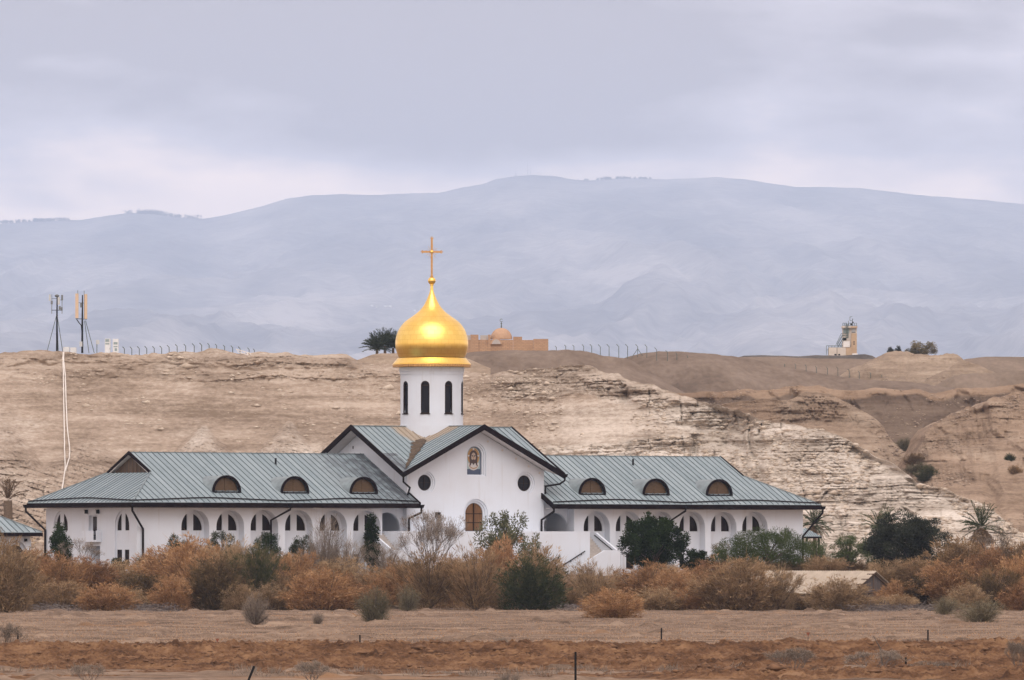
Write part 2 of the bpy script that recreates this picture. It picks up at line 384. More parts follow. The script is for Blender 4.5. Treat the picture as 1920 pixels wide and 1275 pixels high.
MAT['lf_orange'] = leafmat('tamarisk_orange', [(0.0, (0.09, 0.054, 0.03)), (0.35, (0.24, 0.138, 0.07)), (0.7, (0.42, 0.245, 0.122)), (1.0, (0.56, 0.37, 0.21))])
MAT['lf_rust'] = leafmat('tamarisk_rust', [(0.0, (0.075, 0.045, 0.026)), (0.4, (0.2, 0.11, 0.058)), (0.75, (0.35, 0.195, 0.1)), (1.0, (0.47, 0.295, 0.165))])
MAT['lf_tan'] = leafmat('tamarisk_tan', [(0.0, (0.085, 0.06, 0.036)), (0.4, (0.24, 0.165, 0.095)), (0.75, (0.41, 0.29, 0.17)), (1.0, (0.55, 0.41, 0.26))])
MAT['lf_brown'] = leafmat('tamarisk_brown', [(0.0, (0.055, 0.038, 0.024)), (0.45, (0.16, 0.108, 0.062)), (0.8, (0.3, 0.2, 0.11)), (1.0, (0.42, 0.29, 0.17))])
MAT['lf_olive'] = leafmat('dark_olive', [(0.0, (0.014, 0.02, 0.009)), (0.5, (0.045, 0.056, 0.026)), (0.85, (0.085, 0.09, 0.042)), (1.0, (0.16, 0.13, 0.065))])
MAT['lf_greyg'] = leafmat('grey_green', [(0.0, (0.06, 0.055, 0.035)), (0.5, (0.15, 0.135, 0.088)), (1.0, (0.28, 0.235, 0.155))])
MAT['lf_grey'] = leafmat('grey_twigs', [(0.0, (0.12, 0.098, 0.08)), (0.5, (0.23, 0.19, 0.155)), (1.0, (0.36, 0.3, 0.245))])
MAT['lf_dark'] = leafmat('dark_green', [(0.0, (0.007, 0.013, 0.004)), (0.5, (0.018, 0.034, 0.010)), (0.85, (0.038, 0.062, 0.02)), (1.0, (0.07, 0.09, 0.035))], 0.2)
MAT['lf_blackg'] = leafmat('blackish_green', [(0.0, (0.008, 0.010, 0.008)), (0.5, (0.022, 0.026, 0.019)), (1.0, (0.055, 0.062, 0.042))], 0.2)
MAT['lf_green'] = leafmat('acacia_green', [(0.0, (0.034, 0.052, 0.018)), (0.5, (0.075, 0.101, 0.037)), (0.85, (0.115, 0.144, 0.057)), (1.0, (0.172, 0.172, 0.086))])
MAT['lf_dull'] = leafmat('dull_green', [(0.0, (0.05, 0.058, 0.032)), (0.5, (0.12, 0.13, 0.075)), (0.85, (0.19, 0.19, 0.11)), (1.0, (0.27, 0.24, 0.15))])
MAT['lf_palm'] = leafmat('palm_green', [(0.0, (0.03, 0.042, 0.022)), (0.5, (0.065, 0.085, 0.04)), (1.0, (0.12, 0.135, 0.065))], 0.2)
MAT['lf_palmdark'] = leafmat('palm_dark', [(0.0, (0.018, 0.026, 0.017)), (0.5, (0.035, 0.048, 0.03)), (1.0, (0.065, 0.08, 0.05))], 0.2)
MAT['lf_dead'] = leafmat('dead_frond', [(0.0, (0.09, 0.06, 0.04)), (0.5, (0.16, 0.105, 0.065)), (1.0, (0.24, 0.165, 0.10))], 0.15)
MAT['bark'] = simple('dark_bark', (0.055, 0.042, 0.034), (0.10, 0.078, 0.062), 5.0, 0.9)
MAT['bark_grey'] = simple('grey_bark', (0.15, 0.125, 0.11), (0.09, 0.075, 0.066), 5.0, 0.9)
MAT['palmtrunk'] = simple('palm_trunk', (0.10, 0.068, 0.045), (0.16, 0.115, 0.08), 6.0, 0.9, stretch=(1, 1, 4), bump=0.6)
# ================================================================ terrain
def gz(X, Y):
    """height of the ground sheet without fine relief"""
    X = np.asarray(X, float); Y = np.asarray(Y, float)
    z = 2.6 * smooth(694, 738, Y)
    return z
def gz1(x, y): return float(gz(x, y))
def groundY(py, z=0.0):
    """distance at which a point of height z shows at image row py"""
    return (ZC - z) * F / (py - YH)

def gridfaces(nr, nc):
    i = np.arange(nr - 1)[:, None] * nc + np.arange(nc - 1)[None, :]
    i = i.ravel()
    return np.stack([i, i + 1, i + nc + 1, i + nc], 1)

def ground_relief(X, Y):
    r = 0.10 * fbm(X / 2.2, Y / 7.0, 5, 4) + 0.06 * fbm(X / 14.0, Y / 18.0, 9, 3) + 0.05 * np.abs(fbm(X / 0.9, Y / 2.4, 15, 3))
    hump = vnoise(X / 1.7 + 4, Y / 4.0, 77)
    return r + 0.22 * smooth(0.86, 0.97, hump)
ys = np.unique(np.concatenate([np.linspace(-60, 280, 18), np.linspace(280, 760, 900), np.linspace(760, 1000, 40), np.linspace(1000, 53000, 40)]))
xs = np.unique(np.concatenate([np.linspace(-8000, -120, 18), np.linspace(-120, -56, 30), np.linspace(-56, 56, 330), np.linspace(56, 120, 30), np.linspace(120, 8000, 18)]))
XX, YY = np.meshgrid(xs, ys)
ZZ = gz(XX, YY) + ground_relief(XX, YY) * smooth(240, 290, YY) * (1 - smooth(780, 860, YY)) * (np.abs(XX) < 70)
ZZ = np.where(YY > 1010, 1.0, ZZ)
tag(link('ground', fastmesh('ground', np.stack([XX, YY, ZZ], -1).reshape(-1, 3), gridfaces(len(ys), len(xs)), [MAT['field']], True)), kind='structure')

# ploughed-up orange soil: two long banks with clods, cut through the field in front
def berm_height(X, Y):
    w = 2.0 * fbm(X / 22.0, X * 0 + 3, 3, 3)
    off = 6.0 * smooth(-9.5, -13.5, X)                  # the left end of the far bank steps towards the camera
    y1 = 374 + w - off + 1.5 * smooth(4, 22, X); y2 = 341 + 1.2 * w
    h1 = 0.72 * np.exp(-((Y - y1) / 3.0) ** 2) * (0.9 + 0.15 * fbm(X / 7.0, Y / 9.0, 21, 3))
    h2 = 0.56 * np.exp(-((Y - y2) / 3.4) ** 2) * (0.85 + 0.2 * fbm(X / 8.0, Y / 9.0, 31, 3))
    h3 = 0.42 * np.exp(-((Y - 315 - w) / 4.5) ** 2) * smooth(4.0, 9.0, X)
    near = smooth(312, 318, Y) * (1 - smooth(376, 384, Y - w + off))
    env = np.clip(near * 0.12 + h1 + h2 + h3, 0, 1)
    cl = 0.24 * np.abs(fbm(X / 0.5, Y / 1.3, 41, 5, 0.62)) + 0.10 * fbm((X + 0.5 * Y) / 1.6, Y / 3.5, 51, 4)
    cl = cl + 0.09 * smooth(0.66, 0.85, vnoise(X / 0.30, Y / 0.8, 61)) + 0.06 * smooth(0.62, 0.8, vnoise(X / 0.16, Y / 0.45, 63))
    h = h1 + h2 + h3 + cl * smooth(0.05, 0.25, env) + 0.10 * near
    flat = smooth(0.45, 0.75, vnoise(X / 6.0, Y / 5.0, 71)) * (1 - smooth(326, 330, Y))      # trampled grass strip in front
    return h - 0.09 - 0.18 * (1 - smooth(0.02, 0.1, env)) - 0.1 * flat
ys = np.linspace(296, 392, 520); xs = np.linspace(-27, 27, 900)
XX, YY = np.meshgrid(xs, ys)
ZZ = berm_height(XX, YY)
tag(link('earth_bank', fastmesh('earth_bank', np.stack([XX, YY, ZZ], -1).reshape(-1, 3), gridfaces(len(ys), len(xs)), [MAT['berm']], True)), kind='structure')
def topz(x, y):
    z = gz1(x, y) + float(ground_relief(np.array(x), np.array(y)))
    if 296 < y < 392 and abs(x) < 27: z = max(z, float(berm_height(np.array(float(x)), np.array(float(y)))))
    return z

SHEETS = {}
def sheet(name, crest, Yc, base_z, run, mat, nx, nt, disp, back=60.0, power=1.5, tintf=None, crest_noise=0.25, nback=8, backslope=0.0, seed=1, px_range=None):
    crest = np.array(crest, float)
    a, b = px_range or (crest[0, 0], crest[-1, 0])
    px = np.linspace(a, b, nx)
    yc = Yc(px) if callable(Yc) else np.full(nx, float(Yc))
    rn = run(px) if callable(run) else np.full(nx, float(run))
    py = np.interp(px, crest[:, 0], crest[:, 1])
    X0 = (px - PX0) / F * yc
    zc = ZC + (YH - py) / F * yc + crest_noise * fbm(X0 / 3.0, X0 * 0, seed, 4)
    q = np.linspace(0, 1, nt) ** 0.9
    Q = np.repeat(q[:, None], nx, 1)
    Xf = np.repeat(X0[None, :], nt, 0); P = np.repeat(px[None, :], nt, 0)
    Zf = base_z + (zc[None, :] - base_z) * Q
    Yf = yc[None, :] - rn[None, :] * (1 - Q) ** power
    pyf = YH - (Zf - ZC) / Yf * F
    d = disp(Xf, Zf, P, pyf, Q)
    edge = 1 - 0.75 * smooth(0.96, 1.0, Q)
    Yf = Yf - d * edge
    bd = np.concatenate([[0.6, 1.5, 3.0], np.linspace(6, back, nback)])
    Xb = np.repeat(X0[None, :], len(bd), 0); Yb = yc[None, :] + bd[:, None]
    Zb = zc[None, :] + backslope * bd[:, None] + 0.12 * fbm(Xb / 3.0, Yb / 3.0, seed + 3, 3) - 0.06 * np.minimum(bd[:, None], 4.0)
    V = np.concatenate([np.stack([Xf, Yf, Zf], -1), np.stack([Xb, Yb, Zb], -1)], 0)
    nr = nt + len(bd)
    tint = None
    if tintf is not None:
        tv = np.zeros((nr, nx)); tv[:nt] = tintf(Xf, Zf, P, pyf, Q); tv[nt:] = tv[nt - 1]
        tint = tv[:-1, :-1].ravel()
    o = link(name, fastmesh(name, V.reshape(-1, 3), gridfaces(nr, nx), [mat], True, tint))
    tag(o, kind='structure'); o['_'] = 0; del o['_']
    SHEETS[o.name] = V[:nt]
    return o, V

def blocks(X, zz, seed, bw, bh):
    row = np.floor(zz / bh)
    sh = _h(row, row * 0 + 5, seed) * 37.0
    u = (X + 0.5 * bw * fbm(X / bw / 1.5, zz / bh / 2.0, seed + 4, 3)) / (bw * (0.6 + 0.9 * _h(row, row * 0 + 9, seed))) + sh
    col = np.floor(u); fr = u - col; fz = zz / bh - row
    e = smooth(0.0, 0.10, fr) * smooth(1.0, 0.90, fr) * smooth(0.0, 0.16, fz)        # open joints, undercut bed foot
    return (0.35 + 0.65 * _h(row, col, seed + 1)) * e
def strata(X, Z, seed, f1=1.1, f2=3.4, warp=1.0):
    zz = Z + warp * fbm(X / 22.0, Z / 14.0, seed, 4) + 0.10 * fbm(X / 1.5, Z / 1.0, seed + 5, 3)
    a = vnoise(zz * f1 * 0.8, X / 26.0, seed + 11)
    br = 0.35 + 0.65 * smooth(-0.25, 0.35, fbm(X / 6.0, Z / 3.0, seed + 21, 3))
    return 0.55 * smooth(0.35, 0.6, a) + br * (0.50 * blocks(X, zz, seed + 31, 3.4, 0.85) + 0.30 * blocks(X, zz, seed + 41, 1.5, 0.36) + 0.14 * smooth(0.4, 0.6, vnoise(zz * 5.5, X / 2.0, seed + 12)))
def cracks(X, Z, seed):
    r = 1 - np.abs(vnoise(X / 1.9 + 0.16 * fbm(X / 1.2, Z / 1.0, seed + 2, 3), Z / 7.0, seed) * 2 - 1)
    return smooth(0.90, 1.0, r) * smooth(0.45, 0.7, vnoise(X / 6.0, Z / 4.0, seed + 1))
def band(v, a, b, s):
    return smooth(a - s, a + s, v) * (1 - smooth(b - s, b + s, v))

# ---- the near cliff: smooth talus on the left, bedded pale rock on the right
crestA = [(-140, 663), (0, 661), (90, 660), (150, 659), (260, 660), (330, 659), (420, 658), (470, 659), (540, 660), (600, 664), (650, 669), (690, 674), (760, 686), (880, 699),
          (960, 698), (1010, 693), (1050, 690), (1090, 689), (1130, 693), (1160, 699), (1180, 709), (1210, 718), (1240, 730), (1270, 737), (1300, 746), (1330, 760), (1370, 768),
          (1400, 776), (1460, 791), (1500, 797), (1540, 806), (1575, 817), (1600, 829), (1640, 852), (1665, 866), (1690, 882), (1720, 906), (1760, 912), (1792, 926), (1830, 940),
          (1860, 958), (1890, 990), (1930, 1012), (2060, 1034)]
def rockA(P, py):
    X = P; w = 14 * fbm(P / 60.0, py / 30.0, 88, 3)
    m = 0.75 * band(py + w, 655, 684, 5) * (1 - smooth(600, 760, P))
    m = np.maximum(m, 0.55 * band(py + w, 690, 712, 6) * (1 - smooth(700, 860, P)))
    crest = np.interp(P, [c[0] for c in crestA], [c[1] for c in crestA])
    m = np.maximum(m, smooth(830, 980, P) * (1 - smooth(45, 62, (py - crest) + w * 1.2)))
    lower = smooth(835, 850, py + w + 0.18 * (1300 - P) * smooth(1300, 1800, P) * 0 - 0.10 * np.clip(P - 1150, 0, 400) * -1 + 0.0)
    low = np.interp(P, [900, 1000, 1150, 1280, 1400, 1500, 1700, 2000], [852, 845, 828, 806, 790, 786, 786, 800])
    m = np.maximum(m, smooth(880, 1000, P) * smooth(-5, 6, py + w * 0.9 - low))
    m = np.maximum(m, 0.45 * smooth(640, 760, P) * (1 - smooth(860, 960, P)) * (1 - smooth(760, 800, py + w)))
    m = np.maximum(m, 0.6 * (1 - smooth(60, 110, P)) * smooth(845, 870, py + w))
    return np.clip(m, 0.0, 1)
SPURS = [(392, 797, 6.5, 0.95), (548, 788, 6.0, 0.9), (30, 786, 4.0, 0.8), (180, 815, 3.5, 1.2), (640, 800, 3.0, 1.0), (-40, 830, 4, 1)]
def dispA(X, Z, P, py, Q):
    m = rockA(P, py)
    fade = smooth(0.0, 0.08, Q)
    d = 3.2 * fbm(X / 24.0, Z / 14.0, 3, 4) + 0.55 * fbm(X / 4.5, Z / 2.6, 4, 4) + 0.16 * fbm(X / 1.0, Z / 0.6, 6, 3)
    d = d + m * (1.8 * strata(X, Z, 7) + 1.0 * fbm(X / 2.6, Z / 1.5, 15, 4) + 0.45 * fbm(X / 0.7, Z / 0.35, 16, 3) - (0.4 + 1.0 * smooth(1150, 1250, P)) * cracks(X, Z, 33) - 0.6)
    d = d + (1 - m) * (0.34 * strata(X, Z, 17, 0.8, 2.2) + 0.22 * smooth(0.1, 0.6, fbm(X / 9, Z / 5, 18, 3)) * blocks(X, Z, 19, 1.1, 0.4))
    d = d - m * 4.2 * smooth(0.55, 0.95, ridged(X / 8.0 + 0.3 * fbm(X / 5, Z / 6, 56, 3), Z / 30.0, 55, 4)) * smooth(1000, 1300, P)
    for cx, cy, amp, k in SPURS:
        dy = py - cy; w = np.maximum(dy, 0) * k + 4
        wob = 7 * fbm(X / 1.6, Z / 1.6, 99, 3)
        sp_ = np.clip(dy / 55.0, 0, 1) * np.clip(1 - np.abs(P - cx + wob) / w, 0, 1) * fade
        d = d + amp * 1.5 * sp_ + smooth(0.0, 0.25, sp_) * (0.7 * blocks(X, Z + 0.3 * X, 123, 0.9, 0.5) + 0.5 * fbm(X / 0.8, Z / 0.6, 124, 4))
    return d * fade
def tintA(X, Z, P, py, Q):
    m = rockA(P, py)
    n = fbm(X / 10.0, Z / 5.0, 27, 4)
    v = 0.95 * smooth(940, 1130, P + 40 * n) * (0.55 + 0.45 * m) * smooth(745, 775, py + 12 * n) + 0.35 * m * smooth(860, 1000, P)
    v = v + 0.25 * smooth(0.1, 0.5, n) * (1 - smooth(700, 800, P))
    for cx, cy, amp, k in SPURS[:2]:
        dy = py - cy
        v = v + 0.7 * smooth(-2, 8, dy) * (1 - smooth(0.5, 1.0, np.abs(P - cx) / (np.maximum(dy, 0) * k + 4))) * (0.6 + n)
    return np.clip(v, 0, 1)
YcA = lambda p: np.interp(p, [-140, 850, 1300, 1600, 1900, 2060], [1030, 1040, 1012, 985, 955, 945])
runA = lambda p: np.interp(p, [-140, 800, 1100, 1300, 1900], [66, 66, 52, 40, 38])
cliffA, VA = sheet('cliff', crestA, YcA, 2.4, runA, MAT['cliff'], 1250, 330, dispA, back=48, power=1.35, tintf=tintA, crest_noise=0.6, seed=2)

def hilldisp(seed, big, med, st, scale=12.0, fine=0.22):
    def f(X, Z, P, py, Q):
        d = big * fbm(X / (scale * 1.6), Z / scale, seed, 4) + med * fbm(X / 4.0, Z / 2.5, seed + 1, 4) + fine * fbm(X / 1.0, Z / 0.7, seed + 2, 3)
        d = d + 0.9 * big * 0.4 * ridged(X / 5.0 + Z / 9.0 + 0.6 * fbm(X / 8, Z / 8, seed + 5, 2), Z / 26.0, seed + 6, 4)
        if st: d = d + st * smooth(-0.2, 0.5, fbm(X / 14.0, Z / 8.0, seed + 8, 3)) * strata(X, Z, seed + 3)
        return d * smooth(0, 0.06, Q)
    return f
def rimdisp(seed, st, top=0.72):
    base = hilldisp(seed, 2.4, 0.9, 0.35)
    def f(X, Z, P, py, Q):
        r = smooth(top - 0.05, top + 0.05, Q + 0.05 * fbm(X / 4.0, Z / 3.0, seed, 3))
        gl = smooth(0.58, 0.95, ridged(X / 6.0 + Z / 16.0 + 0.4 * fbm(X / 5, Z / 5, seed + 9, 3), Z / 22.0, seed + 7, 4))
        return base(X, Z, P, py, Q) - 2.6 * gl * smooth(0, 0.1, Q) + r * (st * (0.35 + 0.65 * vnoise(X / 7, Z / 4, seed + 8)) * strata(X, Z, seed + 3) + 0.9 * fbm(X / 2.0, Z / 1.2, seed + 6, 4))
    return f
def tint_noise(seed, lo, hi, gain=1.0):
    return lambda X, Z, P, py, Q: np.clip(gain * smooth(lo, hi, fbm(X / 9.0, Z / 5.0, seed, 4)), 0, 1)
# ---- second spur (pale bedded head) and the brown slope right of the gully
def dispC(X, Z, P, py, Q):
    m = smooth(1400, 1480, P) * (1 - smooth(785, 800, py + 8 * fbm(X / 5, Z / 3, 301, 3)))
    return (2.5 * fbm(X / 16, Z / 9, 302, 4) + 0.5 * fbm(X / 3.5, Z / 2.0, 303, 4) + (0.25 + m) * 1.1 * strata(X, Z, 304) - 0.35 * m * cracks(X, Z, 305)) * smooth(0, 0.05, Q)
tintC = lambda X, Z, P, py, Q: np.clip(smooth(1440, 1500, P) * (1 - 0.5 * smooth(790, 805, py)) * (0.5 + fbm(X / 7, Z / 4, 306, 3)), 0, 1)
sheet('hill_spur', [(1160, 762), (1300, 752), (1345, 756), (1380, 757), (1440, 752), (1478, 752), (1500, 744), (1530, 740), (1560, 742), (1590, 750), (1603, 756), (1620, 770), (1645, 791), (1665, 816), (1690, 840), (1715, 872), (1740, 912), (1780, 960)],
      1130, 6.0, 34, MAT['brownhill'], 460, 150, dispC, back=40, tintf=tintC, crest_noise=0.7, seed=12)
sheet('hill_slope', [(1640, 965), (1690, 905), (1706, 868), (1722, 838), (1735, 812), (1752, 800), (1790, 776), (1830, 758), (1870, 745), (1920, 731), (2060, 712)],
      lambda p: np.interp(p, [1640, 1760, 2060], [1062, 1085, 1090]), 2.6, 60, MAT['brownhill'], 360, 220, rimdisp(320, 1.2, 0.60), back=40, power=1.2, tintf=tint_noise(321, 0.05, 0.5, 0.8), crest_noise=1.7, seed=13)
sheet('terrace', [(1150, 748), (1300, 737), (1360, 734), (1420, 729), (1480, 723), (1530, 722), (1570, 727), (1620, 731), (1660, 728), (1700, 733), (1740, 735), (1800, 727), (1870, 724), (2040, 716)],
      1200, 8.0, 30, MAT['terrace'], 620, 150, rimdisp(340, 1.0, 0.945), back=70, power=1.0, tintf=lambda X, Z, P, py, Q: np.clip(1.1 - 1.3 * smooth(0.93, 0.965, Q + 0.03 * fbm(X / 7, Z / 3, 341, 4)), 0, 1), crest_noise=0.5, seed=14)
# ---- grey spoil hills
sheet('grey_hill', [(740, 712), (800, 690), (850, 669), (880, 662), (930, 658), (1000, 657), (1065, 657), (1100, 659), (1130, 666), (1180, 673), (1210, 690), (1250, 716), (1290, 741), (1340, 770)],
      1300, 6.0, 70, MAT['grayhill'], 420, 110, hilldisp(360, 4.5, 0.7, 0, 9), back=90, power=1.0, crest_noise=0.22, seed=15)
sheet('grey_hill', [(1120, 700), (1160, 676), (1200, 663), (1235, 658), (1270, 660), (1300, 661), (1340, 664), (1400, 673), (1460, 685), (1520, 696), (1580, 707), (1640, 712), (1700, 717), (1760, 723), (1820, 731), (1920, 748)],
      1380, 6.0, 80, MAT['grayhill'], 460, 110, hilldisp(380, 4.5, 0.7, 0, 10), back=60, power=1.0, crest_noise=0.22, seed=16)
sheet('grey_hill', [(1740, 728), (1790, 706), (1830, 700), (1880, 698), (1920, 694), (2040, 688)], 1405, 6.0, 40, MAT['plateau'], 200, 70, hilldisp(400, 1.6, 0.5, 0.2), back=40, power=1.0, seed=17)
sheet('pale_mound', [(1700, 731), (1735, 712), (1770, 695), (1800, 682), (1815, 679), (1840, 686), (1870, 697), (1890, 708), (1940, 732)], 1425, 8.0, 40, MAT['palehill'], 240, 80, hilldisp(420, 2.4, 1.0, 0.7), back=20, power=1.0, crest_noise=0.6, seed=18)
sheet('pale_mound', [(1530, 722), (1575, 706), (1605, 690), (1640, 672), (1665, 663), (1700, 661), (1712, 665), (1760, 665), (1795, 667), (1815, 677), (1835, 687), (1870, 700), (1910, 716)],
      1450, 8.0, 46, MAT['palehill'], 340, 100, hilldisp(440, 2.6, 1.0, 0.8), back=30, power=1.0, crest_noise=0.6, seed=19)
sheet('plateau', [(1340, 676), (1380, 670), (1440, 668), (1500, 671), (1640, 674), (1700, 673), (1790, 677), (1815, 672), (1850, 669), (1920, 669), (2060, 667)], 1515, 10.0, 60, MAT['plateau'], 340, 60, hilldisp(460, 1.6, 0.4, 0.1), back=60, power=0.9, crest_noise=0.1, seed=20)
sheet('gravel_mound', [(1360, 676), (1395, 667), (1430, 666), (1470, 667), (1500, 668), (1530, 666), (1580, 667), (1622, 664), (1636, 667), (1655, 678)], 1545, 22.0, 30, MAT['gravel'], 200, 40, hilldisp(480, 0.8, 0.3, 0), back=24, power=1.0, crest_noise=0.06, seed=21)
sheet('pale_mound', [(610, 700), (650, 684), (680, 672), (700, 665), (720, 662), (760, 661), (800, 664), (870, 670), (920, 690)], 1110, 10.0, 26, MAT['palehill'], 200, 60, hilldisp(500, 1.4, 0.5, 0.3), back=16, power=1.0, crest_noise=0.12, seed=22)

# ---- far range, twelve kilometres off
crestM = [(-500, 440), (-100, 424), (0, 418), (70, 414), (150, 412), (200, 404), (240, 399), (290, 401), (330, 407), (380, 410), (420, 403), (480, 390), (540, 372), (580, 366), (640, 364), (700, 365), (760, 363),
          (820, 361), (860, 352), (905, 345), (930, 335), (965, 329), (1000, 328), (1040, 330), (1070, 335), (1100, 338), (1150, 334), (1200, 334), (1250, 337), (1300, 334), (1340, 332), (1390, 335),
          (1440, 343), (1490, 350), (1560, 351), (1620, 353), (1700, 362), (1760, 368), (1820, 373), (1880, 379), (1920, 382), (2020, 392), (2500, 430)]
YM = 28000.0; FAR = 1.6
cm = np.array(crestM, float)
ys = np.concatenate([np.linspace(15200, YM, 420), np.linspace(YM + 120, 31600, 20)]); xs = np.linspace(-3000, 3000, 700)
XX, YY = np.meshgrid(xs, ys)
pxm = XX / YY * F + PX0
ca = (YH - np.interp(pxm, cm[:, 0], cm[:, 1])) / F
p = np.clip((YY - 15200) / (YM - 15200), 0, 1)
XM, YX = XX / 2, YY / 2
wx = XM + 220 * fbm(XM / 700, YX / 1500, 601, 3); wy = YX + 500 * fbm(XM / 600, YX / 1400, 602, 3)
rg = ridged(wx / 420 + wy / 4200, wy / 3600, 603, 5, 0.5)
rg3 = ridged(wx / 60 + wy / 1100, wy / 1100, 608, 4, 0.5)
rg2 = ridged(wx / 150 - wy / 2200, wy / 1700, 604, 4, 0.5)
ang = 0.0205 + (ca - 0.0205) * p ** 0.92
ZZ = ZC + ang * YY + (rg - 0.62) * 150 * np.sin(np.pi * np.clip(p, 0, 1)) ** 0.6 * (1 - p ** 3) + (rg2 - 0.6) * 90 * (1 - p ** 4) + (rg3 - 0.6) * 40 * (1 - p ** 6) + 10 * fbm(XM / 60, YX / 160, 606, 4) * (1 - p ** 8 * 0.6)
ZZ = np.where(YY > YM, ZC + ca * YM - (YY - YM) * 0.12, ZZ)
tag(link('mountain', fastmesh('mountain', np.stack([XX, YY, ZZ], -1).reshape(-1, 3), gridfaces(len(ys), len(xs)), [MAT['mountain']], True)), kind='structure')
# the range stands 60 per cent farther off than drawn above
for o in COL.objects:
    if o.type == 'MESH' and o.name.split('.')[0] in ('mountain', 'foothill'):
        co = np.empty(len(o.data.vertices) * 3, np.float32); o.data.vertices.foreach_get('co', co); co = co.reshape(-1, 3)
        co = (co - np.array([0, 0, ZC])) * FAR + np.array([0, 0, ZC]); o.data.vertices.foreach_set('co', co.astype(np.float32).ravel()); o.data.update()
# ---- haze: one even body of air round the whole place
hm = bpy.data.materials.new('haze'); hm.use_nodes = True; ht = hm.node_tree; ht.nodes.clear()
pv = ht.nodes.new('ShaderNodeVolumePrincipled'); ho = ht.nodes.new('ShaderNodeOutputMaterial'); ht.links.new(pv.outputs[0], ho.inputs['Volume'])
pv.inputs['Color'].default_value = (0.575, 0.735, 1.0, 1); pv.inputs['Density'].default_value = 4.1e-5; pv.inputs['Anisotropy'].default_value = 0.0
tag(MB().box(-8700, 8700, -160, 54500, -2.0, 2250).build('haze', hm), kind='stuff')
# ================================================================ the church and its two wings (local axes: u along the front, v into the depth)
TH = R(35); CT, ST_ = math.cos(TH), math.sin(TH)
XC, YCN = -7.27, 773.0
def local_u(px, v):
    k = (px - PX0) / F
    return (k * (YCN + v * CT) - XC + v * ST_) / (CT - k * ST_)
def local_v(px, u):
    k = (px - PX0) / F
    return (XC + u * CT - k * (YCN + u * ST_)) / (ST_ + k * CT)
def zat(py, u, v): return ZC + (YH - py) / F * (YCN + u * ST_ + v * CT)
GB = 2.3                                 # foot of the walls
UE, VW, EAV, OV = 36.4, 7.5, 9.05, 1.2   # wing end, wing wall, eave height, overhang
UEE, VE = UE + OV, VW + OV
KW = (13.55 - EAV) / VE                  # wing roof pitch
HV, HU, ZR, ZE = 8.3, 8.75, 16.05, 11.74 # church roof: rake / eave lines, ridge, eave
CV, CU = 7.0, 7.5                        # church walls
TER = 6.6                                # floor of the upper storey and the terrace

church = thing('monastery_church', 'white domed church between two long wings with grey-green metal roofs and brown trim', 'church', (XC, YCN, 0), TH)

def arch_top(ac, r, zs, ry=None):
    ry = ry or r
    return lambda a: zs + ry * math.sqrt(max(0.0, 1 - ((a - ac) / r) ** 2))
def wall_panel(mb, fn, a0, a1, z0, ztop, ops, zbreaks=(), m=0):
    """wall skin in the (a, z) plane with openings; fn(a, z, d) -> 3D, d = depth into the wall"""
    br = {a0, a1} | {x for x in zbreaks if a0 < x < a1}
    for o in ops:
        n = o.get('n', 1)
        for i in range(n + 1):
            q = i / n
            if n > 1: q = 0.5 - 0.5 * math.cos(math.pi * q)
            br.add(o['a0'] + (o['a1'] - o['a0']) * q)
    br = sorted(br)
    for l, r in zip(br, br[1:]):
        if r - l < 1e-6: continue
        mid = (l + r) / 2
        op = next((o for o in ops if o['a0'] < mid < o['a1']), None)
        if op is None:
            mb.quad(fn(l, z0, 0), fn(r, z0, 0), fn(r, ztop(r), 0), fn(l, ztop(l), 0), m); continue
        tl, tr = op['top'](l), op['top'](r)
        bl, b_r = (op['bot'](l), op['bot'](r)) if callable(op['bot']) else (op['bot'], op['bot'])
        if ztop(mid) - max(tl, tr) > 1e-4: mb.quad(fn(l, tl, 0), fn(r, tr, 0), fn(r, ztop(r), 0), fn(l, ztop(l), 0), m)
        d = op['d']
        if not op.get('open'): mb.quad(fn(l, tl, 0), fn(l, tl, d), fn(r, tr, d), fn(r, tr, 0), m)
        if min(bl, b_r) > z0 + 1e-4:
            mb.quad(fn(l, z0, 0), fn(r, z0, 0), fn(r, b_r, 0), fn(l, bl, 0), m)
            mb.quad(fn(l, bl, 0), fn(r, b_r, 0), fn(r, b_r, d), fn(l, bl, d), m)
    for o in ops:
        for a in (o['a0'], o['a1']):
            zb = o['bot'](a) if callable(o['bot']) else o['bot']
            zt = o['top'](a)
            if zt - zb > 0.01: mb.quad(fn(a, zb, 0), fn(a, zb, o['d']), fn(a, zt, o['d']), fn(a, zt, 0), m)
    return mb

